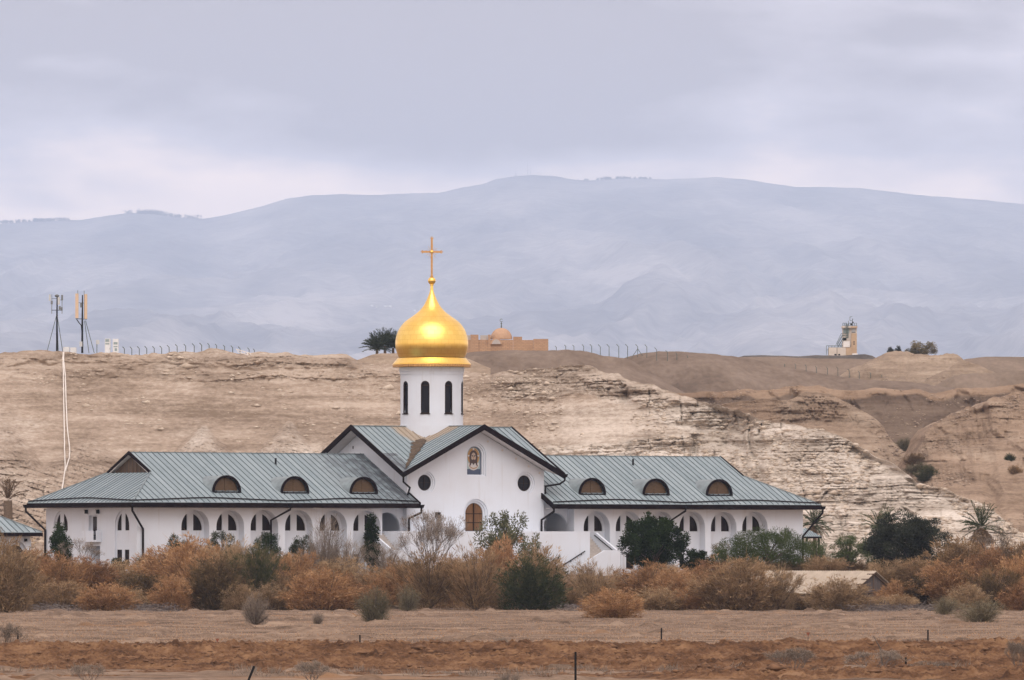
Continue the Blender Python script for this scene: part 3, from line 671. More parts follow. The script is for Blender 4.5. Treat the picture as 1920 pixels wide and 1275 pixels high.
def wpane(poly, name_frame_w=0.07):
    pass
def outline_frame(mb, poly, fn, d0, d1, w, m=0):
    """a frame of width w just inside a closed outline"""
    n = len(poly); cx = sum(p[0] for p in poly) / n; cz = sum(p[1] for p in poly) / n
    inner = []
    for a, z in poly:
        L = math.hypot(a - cx, z - cz) or 1
        k = max(0.0, 1 - w / L * 1.25); inner.append((cx + (a - cx) * k, cz + (z - cz) * k))
    for i in range(n):
        j = (i + 1) % n
        p = [fn(*poly[i], d0), fn(*poly[j], d0), fn(*inner[j], d0), fn(*inner[i], d0), fn(*poly[i], d1), fn(*poly[j], d1), fn(*inner[j], d1), fn(*inner[i], d1)]
        mb.hexa(p, m)
def make_window(poly, fn, dpane, parent, name='window', glass='wglass', fw=0.07, bars=()):
    """glass part plus frame as sub-part"""
    pane = MB().prism(poly, fn, dpane, dpane + 0.03).build(name, MAT[glass], parent)
    fr = MB(); outline_frame(fr, poly, fn, dpane - 0.06, dpane - 0.004, fw)
    for (a, z, a2, z2, w) in bars:
        h = w / 2
        if abs(a - a2) < 1e-6: fr.prism([(a - h, z), (a + h, z), (a + h, z2), (a - h, z2)], fn, dpane - 0.05, dpane - 0.008)
        else: fr.prism([(a, z - h), (a2, z - h), (a2, z + h), (a, z + h)], fn, dpane - 0.045, dpane - 0.007)
    fr.build('frame', MAT['wframe'], pane)
    return pane

def half_lancet(side, a_in, a_out, z0, h, n=8):
    """quarter-ellipse sash: straight inner edge, curved outer edge"""
    pts = [(side * a_in, z0), (side * a_out, z0)]
    for i in range(1, n + 1):
        q = i / n * math.pi / 2
        a = a_out * math.cos(q)
        if a < a_in: break
        pts.append((side * a, z0 + 0.16 + (h - 0.16) * math.sin(q)))
    pts.append((side * a_in, z0 + 0.16 + (h - 0.16) * math.sqrt(1 - (a_in / a_out) ** 2)))
    return pts if side > 0 else pts[::-1]

# ---- wing front walls with deep arched bays
NR, NSP, NDEP = 1.46, 6.98, 0.85
PXL = [366.5, 432, 496, 560.5, 625, 688]; PXR = [1119, 1179, 1240, 1298, 1357, 1415.5]
bays_l = [local_u(p, -VW) for p in PXL]; bays_r = [local_u(p, -VW) for p in PXR]
fnF = lambda v: (lambda a, z, d: (a, v + d, z))
fnL = lambda u: (lambda a, z, d: (u + d, a, z))          # a wall facing -u; a = v
eave_in = EAV - 0.42
for side, bays in ((-1, bays_l), (1, bays_r)):
    mb = MB()
    a0, a1 = (-UE, -10.5) if side < 0 else (10.5, UE)
    ops = [dict(a0=c - NR, a1=c + NR, bot=GB, top=arch_top(c, NR, NSP), d=NDEP, n=18) for c in bays]
    wall_panel(mb, fnF(-VW), a0, a1, GB, lambda a: eave_in, ops)
    for c in bays:
        so = []
        for s in (-1, 1):
            x0, x1 = sorted((c + s * 0.32, c + s * 1.24))
            e = (lambda s_: lambda a: 6.63 + 0.16 + 1.34 * math.sqrt(max(0, 1 - ((a - c) / 1.24) ** 2)))(s)
            so.append(dict(a0=x0, a1=x1, bot=6.63, top=e, d=0.16, n=9))
        wall_panel(mb, fnF(-VW + NDEP), c - NR - 0.04, c + NR + 0.04, 5.2, lambda a: NSP + NR + 0.04, so)
        lo = [dict(a0=c + s - 0.42, a1=c + s + 0.42, bot=3.2, top=lambda a: 4.55, d=0.16) for s in (-0.72, 0.72)]
        wall_panel(mb, fnF(-VW + NDEP), c - NR - 0.04, c + NR + 0.04, GB, lambda a: 5.2, lo)
    # end walls, back wall
    if side < 0:
        mb.quad((a1, -VW, GB), (a1, -CV + 0.6, GB), (a1, -CV + 0.6, eave_in), (a1, -VW, eave_in))
    else:
        mb.quad((a0, -VW, GB), (a0, -CV + 0.6, GB), (a0, -CV + 0.6, eave_in), (a0, -VW, eave_in))
        mb.quad((UE, -VW, GB), (UE, VW, GB), (UE, VW, eave_in), (UE, -VW, eave_in))
    mb.quad((a0, VW, GB), (a1, VW, GB), (a1, VW, eave_in), (a0, VW, eave_in))
    mb.build('wall', MAT['white'], church)
    for c in bays:
        f = (lambda c_: lambda a, z, d: (c_ + a, -VW + NDEP + d, z))(c)
        for s in (-1, 1):
            make_window(half_lancet(s, 0.34, 1.22, 6.64, 1.48), f, 0.12, church, fw=0.06)
            make_window([(s * 0.72 - 0.41, 3.21), (s * 0.72 + 0.41, 3.21), (s * 0.72 + 0.41, 4.54), (s * 0.72 - 0.41, 4.54)], f, 0.12, church, fw=0.06)

# ---- left end wall (faces -u)
vend = lambda px: local_v(px, -UE)
va, vb = vend(114), vend(229)           # the two window bays
vd = vend(173.5)                        # door
mb = MB(); g = fnL(-UE); RB = 1.18
z7 = 7.02
ops = [dict(a0=v_ - RB, a1=v_ + RB, bot=GB, top=arch_top(v_, RB, z7, 1.35), d=0.14, n=14) for v_ in (vb, va)]
ops.append(dict(a0=vd - 0.75, a1=vd + 0.62, bot=TER, top=lambda a: 7.98, d=0.30))
ops.append(dict(a0=vd - 1.25, a1=vd + 0.35, bot=GB, top=lambda a: 5.28, d=1.3))
ops.sort(key=lambda o: o['a0'])
# door stands above the lower opening: split the panel at the terrace height
up = [o for o in ops if o['top']((o['a0'] + o['a1']) / 2) > 6]; lowr = [dict(o, top=(lambda a: 6.2) if o['top']((o['a0'] + o['a1']) / 2) > 6 else o['top'], n=1, open=o['top']((o['a0'] + o['a1']) / 2) > 6) for o in ops if o['bot'] == GB]
wall_panel(mb, g, -VW, VW, 6.2, lambda a: eave_in, [dict(o, bot=max(o['bot'], 6.2)) for o in up])
wall_panel(mb, g, -VW, VW, GB, lambda a: 6.2, lowr)
for v_ in (va, vb):
    so = []
    for s in (-1, 1):
        x0, x1 = sorted((v_ + s * 0.30, v_ + s * 1.0))
        so.append(dict(a0=x0, a1=x1, bot=6.63, top=(lambda v0: lambda a: 6.79 + 1.42 * math.sqrt(max(0, 1 - ((a - v0) / 1.0) ** 2)))(v_), d=0.14, n=9))
    wall_panel(mb, fnL(-UE + 0.14), v_ - RB - 0.03, v_ + RB + 0.03, 5.2, lambda a: z7 + 1.4, so)
    lo = [dict(a0=v_ + s - 0.40, a1=v_ + s + 0.40, bot=3.35, top=lambda a: 4.95, d=0.14) for s in (-0.62, 0.62)]
    wall_panel(mb, fnL(-UE + 0.14), v_ - RB - 0.03, v_ + RB + 0.03, GB, lambda a: 5.2, lo)
mb.quad((-UE + 0.3, vd - 0.8, TER - 0.1), (-UE + 0.3, vd + 0.7, TER - 0.1), (-UE + 0.3, vd + 0.7, 8.0), (-UE + 0.3, vd - 0.8, 8.0))
mb.quad((-UE + 1.3, vd - 1.3, GB), (-UE + 1.3, vd + 0.4, GB), (-UE + 1.3, vd + 0.4, 5.3), (-UE + 1.3, vd - 1.3, 5.3))
mb.build('wall', MAT['white'], church)['label'] = 'white end wall with balcony and arched windows'
for v_ in (va, vb):
    f = (lambda c_: lambda a, z, d: (-UE + 0.14 + d, c_ + a, z))(v_)
    for s in (-1, 1):
        make_window(half_lancet(s, 0.31, 0.98, 6.64, 1.56), f, 0.10, church, fw=0.06)
        make_window([(s * 0.62 - 0.39, 3.36), (s * 0.62 + 0.39, 3.36), (s * 0.62 + 0.39, 4.94), (s * 0.62 - 0.39, 4.94)], f, 0.10, church, fw=0.06)
f = lambda a, z, d: (-UE + 0.3 + d, vd + a, z)
dr = MB().prism([(-0.62, TER), (0.28, TER), (0.28, 7.85), (-0.62, 7.85)], f, -0.06, -0.01).build('door', MAT['wframe'], church)
MB().prism([(-0.45, TER + 0.25), (0.12, TER + 0.25), (0.12, 7.7), (-0.45, 7.7)], f, -0.085, -0.062).build('pane', MAT['glass'], dr)
# balcony in front of the door with a black metal lantern screen
bd_ = 0.5
bal = MB().box(-UE - bd_, -UE - 0.003, vd - 1.45, vd + 0.95, 5.62, 5.80)
bal.box(-UE - bd_, -UE - bd_ + 0.15, vd - 0.95, vd + 0.95, 5.80, 6.62); bal.box(-UE - bd_ + 0.15, -UE - 0.003, vd + 0.80, vd + 0.95, 5.80, 6.62); bal.box(-UE - bd_, -UE - 0.003, vd - 1.45, vd - 1.37, 5.80, 6.62)
bo = bal.build('balcony', MAT['white'], church)
rl = MB()
for i in range(3): rl.box(-UE - bd_ + 0.02, -UE - bd_ + 0.06, vd - 1.33 + i * 0.16, vd - 1.28 + i * 0.16, 5.80, 6.62)
rl.box(-UE - bd_ + 0.01, -UE - bd_ + 0.07, vd - 1.365, vd - 0.955, 6.58, 6.66); rl.box(-UE - bd_ + 0.01, -UE - bd_ + 0.07, vd - 1.365, vd - 0.955, 6.18, 6.24); rl.box(-UE - bd_ + 0.012, -UE - bd_ + 0.068, vd - 1.36, vd - 0.96, 5.81, 5.86)
rl.build('railing', MAT['black'], bo)
for dv in (0.85, -1.05):
    lm = MB(); lm.box(-UE - 0.22, -UE - 0.003, vd + dv - 0.12, vd + dv + 0.12, 8.12, 8.42); lm.box(-UE - 0.28, -UE - 0.05, vd + dv - 0.16, vd + dv + 0.16, 8.42, 8.47)
    lm.build('wall_lamp', MAT['black'], church)

# ---- church walls
def gable(a, half, apex, eave): return apex - (apex - eave) * min(1.0, abs(a) / half)
RWZ = zat(905.6, 0, -CV)
def circ(c, z, r): return dict(a0=c - r, a1=c + r, bot=lambda a: z - math.sqrt(max(0, r * r - (a - c) ** 2)), top=lambda a: z + math.sqrt(max(0, r * r - (a - c) ** 2)), n=24)
mb = MB()
ftop = lambda a: gable(a, HU, ZR - 0.30, ZE - 0.30)
IC, IZ0, IZ1 = 0.0, zat(890, 0, -CV), zat(837, 0, -CV)
DZ0, DZ1 = TER, zat(943, 0, -CV)
RW = 5.45
# one skin per height band keeps door, icon and round windows from sharing a column
cut1, cut2 = DZ1 + 0.9, IZ0 - 0.35
door_o = dict(a0=-1.32, a1=1.32, bot=DZ0, top=arch_top(0, 1.32, DZ1 - 0.97), d=0.13, n=20)
wall_panel(mb, fnF(-CV), -CU, CU, GB, lambda a: cut1, [door_o])
wall_panel(mb, fnF(-CV), -CU, CU, cut1, ftop, [dict(circ(-RW, RWZ, 1.02), d=0.10), dict(a0=-1.12, a1=1.12, bot=IZ0 - 0.12, top=arch_top(0, 1.12, IZ1 - 0.80), d=0.10, n=20), dict(circ(RW, RWZ, 1.02), d=0.10)], zbreaks=(0,))
wall_panel(mb, fnF(-CV + 0.13), -1.36, 1.36, DZ0 - 0.1, lambda a: DZ1 + 0.5, [dict(a0=-1.14, a1=1.14, bot=DZ0, top=arch_top(0, 1.14, DZ1 - 0.97), d=0.13, n=20)])
wall_panel(mb, fnF(-CV + 0.26), -1.36, 1.36, DZ0 - 0.1, lambda a: DZ1 + 0.5, [dict(a0=-0.97, a1=0.97, bot=DZ0, top=arch_top(0, 0.97, DZ1 - 0.97), d=0.20, n=20)])
wall_panel(mb, fnF(-CV + 0.10), -1.2, 1.2, IZ0 - 0.2, lambda a: IZ1 + 0.45, [dict(a0=-0.96, a1=0.96, bot=IZ0 - 0.05, top=arch_top(0, 0.96, IZ1 - 0.80), d=0.10, n=20)])
wall_panel(mb, fnF(-CV + 0.20), -1.2, 1.2, IZ0 - 0.2, lambda a: IZ1 + 0.45, [dict(a0=-0.81, a1=0.81, bot=IZ0, top=arch_top(0, 0.81, IZ1 - 0.80), d=0.22, n=20)])
for s in (-1, 1):
    wall_panel(mb, fnF(-CV + 0.10), s * RW - 1.1, s * RW + 1.1, RWZ - 1.1, lambda a: RWZ + 1.1, [dict(circ(s * RW, RWZ, 0.86), d=0.10)])
    wall_panel(mb, fnF(-CV + 0.20), s * RW - 1.1, s * RW + 1.1, RWZ - 1.1, lambda a: RWZ + 1.1, [dict(circ(s * RW, RWZ, 0.72), d=0.18)])
fo = mb.build('wall', MAT['white'], church); fo['label'] = 'white gabled front of the church'
mb = MB()
ltop = lambda a: gable(a, HV, ZR - 0.30, ZE - 0.30)
for u_ in (-CU, CU): wall_panel(mb, (lambda q: lambda a, z, d: (q + d, a, z))(u_), -CV, CV, GB, ltop, [], zbreaks=(0,))
wall_panel(mb, fnF(CV), -CU, CU, GB, ftop, [], zbreaks=(0,))
# set-back links with the passage arches
for s in (-1, 1):
    a0, a1 = sorted((s * 10.6, s * CU)); c = s * 9.2
    wall_panel(mb, fnF(-CV + 0.6), a0, a1, GB, lambda a: eave_in + 0.8, [dict(a0=c - 1.36, a1=c + 1.36, bot=TER - 0.35, top=arch_top(c, 1.36, 6.86, 1.42), d=0.35, n=18)])
    mb.quad((a0, -CV + 4.0, GB), (a1, -CV + 4.0, GB), (a1, -CV + 4.0, 9.4), (a0, -CV + 4.0, 9.4))
    mb.quad((s * 10.6, -CV + 0.95, GB), (s * 10.6, -CV + 4.0, GB), (s * 10.6, -CV + 4.0, 9.4), (s * 10.6, -CV + 0.95, 9.4))
    mb.quad((a0, -CV + 0.6, TER - 0.36), (a1, -CV + 0.6, TER - 0.36), (a1, -CV + 4.0, TER - 0.36), (a0, -CV + 4.0, TER - 0.36))
    mb.quad((a0, -CV + 0.95, 9.2), (a1, -CV + 0.95, 9.2), (a1, -CV + 4.0, 9.2), (a0, -CV + 4.0, 9.2))
mb.build('wall', MAT['white'], church)
# little vents / sockets under the gable soffits
vt = MB()
for a in (1.3, 2.9, 4.4, 5.8, 7.0):
    z = ftop(a) - 0.42; vt.tube([(a, -CV - 0.04, z), (a, -CV + 0.05, z)], 0.10, 8)
vt.build('vent_row', MAT['soffit'], church)
vt = MB()
for a in (1.6, 4.2):
    z = ltop(a) - 0.75; vt.box(-CU - 0.03, -CU + 0.05, a - 0.06, a + 0.06, z - 0.13, z + 0.13)
vt.build('vent_row', MAT['black'], church)
for s in (-1, 1):
    n = 28
    poly = [(s * RW + 0.715 * math.cos(2 * math.pi * i / n), RWZ + 0.715 * math.sin(2 * math.pi * i / n)) for i in range(n)]
    w = make_window(poly, fnF(-CV + 0.2), 0.13, church, 'round_window', 'glass', 0.06, bars=[(s * RW, RWZ - 0.7, s * RW, RWZ + 0.7, 0.07), (s * RW - 0.7, RWZ, s * RW + 0.7, RWZ, 0.05)])
# ---- arched wooden double door
fd = fnF(-CV + 0.26)
def door_leaf(s):
    pts = [(s * 0.02, DZ0), (s * 0.965, DZ0)]
    for i in range(0, 10):
        q = i / 9 * math.pi / 2
        x = 0.965 * math.cos(q)
        if x > 0.03: pts.append((s * x, DZ1 - 0.97 + 0.965 * math.sin(q)))
    pts.append((s * 0.02, DZ1 - 0.97 + 0.964))
    return pts if s > 0 else pts[::-1]
door = MB().prism(door_leaf(1), fd, 0.12, 0.18).prism(door_leaf(-1), fd, 0.12, 0.18).build('door', MAT['wood'], church)
door['label'] = 'brown wooden arched double door with raised panels'
zs = [DZ0 + 0.12, DZ0 + 0.86, DZ0 + 1.66]
for s in (-1, 1):
    for i in range(3):
        z0 = zs[i]; z1 = z0 + (0.62 if i == 0 else 0.68)
        if i < 2: poly = [(s * 0.16, z0), (s * 0.80, z0), (s * 0.80, z1), (s * 0.16, z1)]
        else:
            poly = [(s * 0.16, z0), (s * 0.80, z0)]
            for k in range(7):
                q = k / 6 * 1.36; poly.append((s * 0.80 * math.cos(q), max(z0 + 0.01, DZ1 - 0.97 + 0.80 * math.sin(q))))
        if s < 0: poly = poly[::-1]
        MB().prism(poly, fd, 0.085, 0.118).build('door_panel', MAT['wood'], door)
ms = MB().prism([(-0.055, DZ0), (0.055, DZ0), (0.055, DZ1 - 0.02), (-0.055, DZ1 - 0.02)], fd, 0.07, 0.119).build('door_rail', MAT['wframe'], door)
for zz_ in (DZ0 + 0.78, DZ0 + 1.58):
    MB().prism([(-0.94, zz_ - 0.035), (0.94, zz_ - 0.035), (0.94, zz_ + 0.035), (-0.94, zz_ + 0.035)], fd, 0.095, 0.1195).build('door_rail', MAT['wframe'], door)
MB().box(-0.97, 0.97, -CV + 0.0, -CV + 0.3, DZ0 - 0.02, DZ0 + 0.05).build('door_sill', MAT['mos_blue'], door)
lamp = MB(); lx = local_u(820, -CV); lz = zat(966, lx, -CV)
lamp.box(lx - 0.25, lx + 0.18, -CV - 0.30, -CV - 0.003, lz + 0.14, lz + 0.26); lamp.box(lx - 0.04, lx + 0.22, -CV - 0.24, -CV - 0.06, lz - 0.25, lz + 0.14); lamp.box(lx - 0.25, lx - 0.14, -CV - 0.1, -CV - 0.003, lz - 0.2, lz + 0.14)
lamp.build('wall_lamp', MAT['pipe'], church)

# ---- mosaic icon over the door
fi = fnF(-CV + 0.2)
def ell(cx, cz, rx, rz, a0=0, a1=360, n=20): return [(cx + rx * math.cos(R(a0 + (a1 - a0) * i / n)), cz + rz * math.sin(R(a0 + (a1 - a0) * i / n))) for i in range(n + (0 if a1 - a0 >= 360 else 1))]
W_, Zb = 0.80, IZ0 + 0.01
spring = IZ1 - 0.80
arch = [(-W_, Zb), (W_, Zb)] + ell(0, spring, W_, 0.79, 0, 180, 18)
icon = MB().prism(arch, fi, 0.18, 0.21).build('mosaic', MAT['mos_blue'], church); icon['label'] = 'arched mosaic icon of a haloed bearded face on a cloth'
arch2 = [(-W_ + 0.09, Zb + 0.5), (W_ - 0.09, Zb + 0.5)] + ell(0, spring, W_ - 0.09, 0.70, 0, 180, 16)
L = [('mosaic_ground', arch2, 'mos_pale'), ('halo', ell(0, Zb + 1.62, 0.66, 0.78), 'mos_gold'),
     ('cloth', [(-0.62, Zb + 1.05), (0.62, Zb + 1.05)] + ell(0, Zb + 1.0, 0.62, 0.62, 0, -180, 12), 'mos_white'),
     ('halo_bar', [(-0.62, Zb + 1.62), (0.62, Zb + 1.62), (0.62, Zb + 1.76), (-0.62, Zb + 1.76)], 'mos_white'), ('halo_bar', [(-0.08, Zb + 2.1), (0.08, Zb + 2.1), (0.08, Zb + 2.38), (-0.08, Zb + 2.38)], 'mos_white'),
     ('hair', [(-0.44, Zb + 0.72), (-0.30, Zb + 0.85), (-0.2, Zb + 1.05), (0, Zb + 0.95), (0.2, Zb + 1.05), (0.30, Zb + 0.85), (0.44, Zb + 0.72), (0.40, Zb + 1.1), (0.46, Zb + 1.6), (0.38, Zb + 1.95), (0.2, Zb + 2.14), (0, Zb + 2.2), (-0.2, Zb + 2.14), (-0.38, Zb + 1.95), (-0.46, Zb + 1.6), (-0.40, Zb + 1.1)], 'mos_hair'),
     ('face', ell(0, Zb + 1.56, 0.25, 0.42), 'mos_skin'),
     ('beard', [(-0.24, Zb + 1.42), (-0.14, Zb + 1.30), (-0.10, Zb + 1.36), (0.10, Zb + 1.36), (0.14, Zb + 1.30), (0.24, Zb + 1.42), (0.20, Zb + 1.1), (0.0, Zb + 0.86), (-0.20, Zb + 1.1)], 'mos_hair'),
     ('brow', [(-0.2, Zb + 1.68), (-0.04, Zb + 1.66), (-0.04, Zb + 1.72), (-0.2, Zb + 1.76)], 'mos_dark'), ('brow', [(0.04, Zb + 1.66), (0.2, Zb + 1.68), (0.2, Zb + 1.76), (0.04, Zb + 1.72)], 'mos_dark'),
     ('eye', ell(-0.11, Zb + 1.61, 0.055, 0.03, n=8), 'mos_dark'), ('eye', ell(0.11, Zb + 1.61, 0.055, 0.03, n=8), 'mos_dark'),
     ('nose', [(-0.03, Zb + 1.44), (0.03, Zb + 1.44), (0.02, Zb + 1.66), (-0.02, Zb + 1.66)], 'mos_gold'), ('mouth', [(-0.08, Zb + 1.33), (0.08, Zb + 1.33), (0.06, Zb + 1.365), (-0.06, Zb + 1.365)], 'mos_dark'),
     ('cloth_fold', [(x, z) for x, z in ell(0, Zb + 0.98, 0.50, 0.46, 200, 340, 10)] + [(x, z) for x, z in ell(0, Zb + 0.98, 0.50, 0.38, 340, 200, 10)], 'mos_gold')]
for i, (nm, poly, mt) in enumerate(L):
    MB().prism(poly, fi, 0.176 - 0.0035 * i, 0.179).build(nm, MAT[mt], icon)

# ---- roofs: every standing-seam tray is a piece of its own
def clip(poly, axis_lo, axis_hi):
    def cut(P, c, keep_ge):
        out = []
        for i in range(len(P)):
            p, q = P[i], P[(i + 1) % len(P)]
            ip = (p[0] >= c) if keep_ge else (p[0] <= c); iq = (q[0] >= c) if keep_ge else (q[0] <= c)
            if ip: out.append(p)
            if ip != iq:
                t_ = (c - p[0]) / (q[0] - p[0]); out.append((c, p[1] + t_ * (q[1] - p[1])))
        return out
    return cut(cut(poly, axis_lo, True), axis_hi, False) if poly else []
rng = random.Random(4)
def area(P): return abs(sum(P[i][0] * P[(i + 1) % len(P)][1] - P[(i + 1) % len(P)][0] * P[i][1] for i in range(len(P)))) / 2
def panels(parent, poly, fn, w=0.62, off=0.0):
    lo = min(p[0] for p in poly); hi = max(p[0] for p in poly)
    a = lo - off
    while a < hi:
        P = clip(poly, max(a, lo) + 0.006, a + w - 0.006)
        if len(P) >= 3 and area(P) > 0.02:
            mb = MB(); j = rng.uniform(-0.006, 0.006)
            mb.prism(P, fn, 0.0, 0.05 + j, 0)
            Q = clip(P, a - 0.01, a + 0.036)
            if len(Q) >= 3 and area(Q) > 0.004: mb.prism(Q, fn, 0.051 + j, 0.12, 1)
            mb.build('roof_panel', [MAT['roof'], MAT['seam']], parent)
        a += w
def sheet_part(name, parent, poly, fn, n0=0.0, n1=0.05, mat='roof'):
    return MB().prism(poly, fn, n0, n1).build(name, MAT[mat], parent)
GAB = 32.5          # gablet rake line
inn = UEE - GAB
for s in (-1, 1):
    fF = lambda a, b_, n: (a, -VE + b_, EAV + KW * b_ + n)
    fB = lambda a, b_, n: (a, VE - b_, EAV + KW * b_ + n)
    fH = (lambda s_: lambda a, b_, n: (s_ * (UEE - b_), a, EAV + KW * b_ + n))(s)
    polyF = [(s * UEE, 0), (s * 7.3, 0), (s * 7.3, VE), (s * GAB, VE), (s * GAB, inn)]
    polyH = [(-VE, 0), (VE, 0), (VE - inn, inn), (-VE + inn, inn)]
    # under-deck carries the trays
    deck = MB().prism(polyF, fF, -0.22, -0.004).prism(polyF, fB, -0.22, -0.004)
    deck.prism(polyH, fH, -0.216, -0.006)
    roof = deck.build('roof', MAT['soffit'], church); roof['label'] = ('grey-green standing-seam roof of the %s wing' % ('left' if s < 0 else 'right'))
    panels(roof, polyF, fF, off=0.0)
    if s < 0: panels(roof, polyH, fH, 0.64)
    else: sheet_part('roof_panel', roof, polyH, fH)
    sheet_part('roof_panel', roof, polyF, fB)
    # ridge cap, hip cap
    MB().prism([(s * 7.3, VE - 0.16), (s * GAB, VE - 0.16), (s * GAB, VE + 0.16), (s * 7.3, VE + 0.16)], lambda a, b_, n: (a, -VE + b_, 13.55 - 0.04 + 0.13 - abs(b_ - VE) * KW + n), 0, 0.05).build('ridge_cap', MAT['dormer'], roof)
    for sv in (-1, 1):
        MB().bar((s * UEE, sv * VE, EAV + 0.10), (s * GAB, sv * (VE - inn), EAV + KW * inn + 0.10), 0.12, 0.07).build('hip_cap', MAT['dormer'], roof)
    # gablet
    zg = EAV + KW * inn; hw = VE - inn
    gx = s * (GAB + 0.02)
    tri = [(-hw + 0.25, zg + 0.02), (hw - 0.25, zg + 0.02), (0, 13.55 - 0.28)]
    fg = lambda a, z, d: (s * (GAB - 0.42 - d), a, z)
    gb = MB().prism(tri, fg, 0.0, 0.05).build('gablet', MAT['gablet'], church)
    for k in range(-4, 5):
        x = k * 0.62; top = 13.27 - abs(x) / (hw - 0.25) * (13.27 - zg)
        if top - zg > 0.25: MB().prism([(x - 0.035, zg + 0.02), (x + 0.035, zg + 0.02), (x + 0.035, top - 0.06), (x - 0.035, top - 0.06)], fg, -0.035, -0.004).build('batten', MAT['shutter'], gb)
    bb = MB()
    for sv in (-1, 1):
        bb.hexa([(gx - s * 0.10, sv * hw, zg - 0.12), (gx, sv * hw, zg - 0.12), (gx, 0, 13.55 - 0.22), (gx - s * 0.10, 0, 13.55 - 0.22),
                 (gx - s * 0.10, sv * hw, zg + 0.17), (gx, sv * hw, zg + 0.17), (gx, 0, 13.55 + 0.12), (gx - s * 0.10, 0, 13.55 + 0.12)])
    bb.build('barge_board', MAT['brown'], gb)
    # fascia on front, back and hip end; rake board at the church end
    fa = MB()
    x0, x1 = sorted((s * (UEE + 0.05), s * 7.25))
    fa.box(x0, x1, -VE - 0.06, -VE + 0.10, EAV - 0.40, EAV + 0.015); fa.box(x0, x1, VE - 0.10, VE + 0.06, EAV - 0.40, EAV + 0.015)
    xa, xb = sorted((s * (UEE + 0.06), s * (UEE - 0.10)))
    fa.box(xa, xb, -VE + 0.105, VE - 0.105, EAV - 0.398, EAV + 0.013)
    fa.build('fascia', MAT['brown'], church)
    rb = MB()
    for sv in (-1, 1):
        xi, xo = s * 7.18, s * 7.31
        rb.hexa([(xi, sv * (VE + 0.06), EAV - 0.38), (xo, sv * (VE + 0.06), EAV - 0.38), (xo, 0, 13.55 - 0.30), (xi, 0, 13.55 - 0.30), (xi, sv * (VE + 0.06), EAV + 0.11), (xo, sv * (VE + 0.06), EAV + 0.11), (xo, 0, 13.55 + 0.19), (xi, 0, 13.55 + 0.19)])
    rb.build('barge_board', MAT['brown'], church)
    # flat soffit over the wall head
    so = MB(); x0, x1 = sorted((s * (UEE - 0.12), s * 7.35))
    so.box(x0, x1, -VE + 0.11, -VW + 0.02, EAV - 0.40, EAV - 0.37)
    xa, xb = sorted((s * (UEE - 0.12), s * (UE - 0.02)))
    so.box(xa, xb, -VW + 0.025, VW - 0.025, EAV - 0.402, EAV - 0.372)
    so.box(x0, x1, VW - 0.02, VE - 0.11, EAV - 0.40, EAV - 0.37)
    so.build('soffit', MAT['soffit'], church)
    # sloping gutter bar on the lower roof, draining to the downpipes
    ends = [-UEE, local_u(543, -VE), -7.4] if s < 0 else [7.4, local_u(1284, -VE), UEE]
    gt = MB(); pts = []
    for a, b_ in zip(ends, ends[1:]):
        for k in range(13):
            q = k / 12; h = 0.10 + 0.50 * min(1, 2.2 * min(q, 1 - q) + 0.0)
            pts.append((a + (b_ - a) * q, -VE + h, EAV + KW * h + 0.16))
    gt.tube(pts, 0.055, 6); gt.build('gutter', MAT['pipe'], church)
ge = MB(); pts = []
for k in range(13):
    q = k / 12; h = 0.10 + 0.5 * min(1, 2.2 * min(q, 1 - q)); pts.append((-UEE + h, -VE + q * 2 * VE, EAV + KW * h + 0.16))
ge.tube(pts, 0.055, 6); ge.build('gutter', MAT['pipe'], church)

# church roof: two crossing gables
KA, KB = (ZR - ZE) / HV, (ZR - ZE) / HU
fAf = lambda a, b_, n: (a, -HV + b_, ZE + KA * b_ + n)
fAb = lambda a, b_, n: (a, HV - b_, ZE + KA * b_ + n)
fBl = lambda a, b_, n: (-HU + b_, a, ZE + KB * b_ + n)
fBr = lambda a, b_, n: (HU - b_, a, ZE + KB * b_ + n)
dk = MB()
triA = lambda s: [(s * HU, HV), (0, HV), (s * HU, 0)]
triB = lambda s: [(s * HV, HU), (0, HU), (s * HV, 0)]
for f_, tr in ((fAf, triA), (fAb, triA), (fBl, triB), (fBr, triB)):
    for s in (-1, 1): dk.prism(tr(s), f_, -0.24, -0.004)
roofc = dk.build('roof', MAT['soffit'], church); roofc['label'] = 'crossed gable roof under the golden dome'
panels(roofc, triA(-1), fAf, 0.60); panels(roofc, triA(1), fAf, 0.60); panels(roofc, triB(-1), fBl, 0.60)
for f_, tr, s in ((fAb, triA, -1), (fAb, triA, 1), (fBl, triB, 1), (fBr, triB, -1), (fBr, triB, 1)): sheet_part('roof_panel', roofc, tr(s), f_)
cap = MB()
cap.bar((-HU, 0, ZR + 0.07), (-2.7, 0, ZR + 0.07), 0.26, 0.06); cap.build('ridge_cap', MAT['dormer'], roofc)
MB().bar((2.7, 0, ZR + 0.07), (HU, 0, ZR + 0.07), 0.26, 0.06).build('ridge_cap', MAT['dormer'], roofc)
MB().bar((0, -HV, ZR + 0.07), (0, -2.7, ZR + 0.07), 0.26, 0.06).build('ridge_cap', MAT['dormer'], roofc)
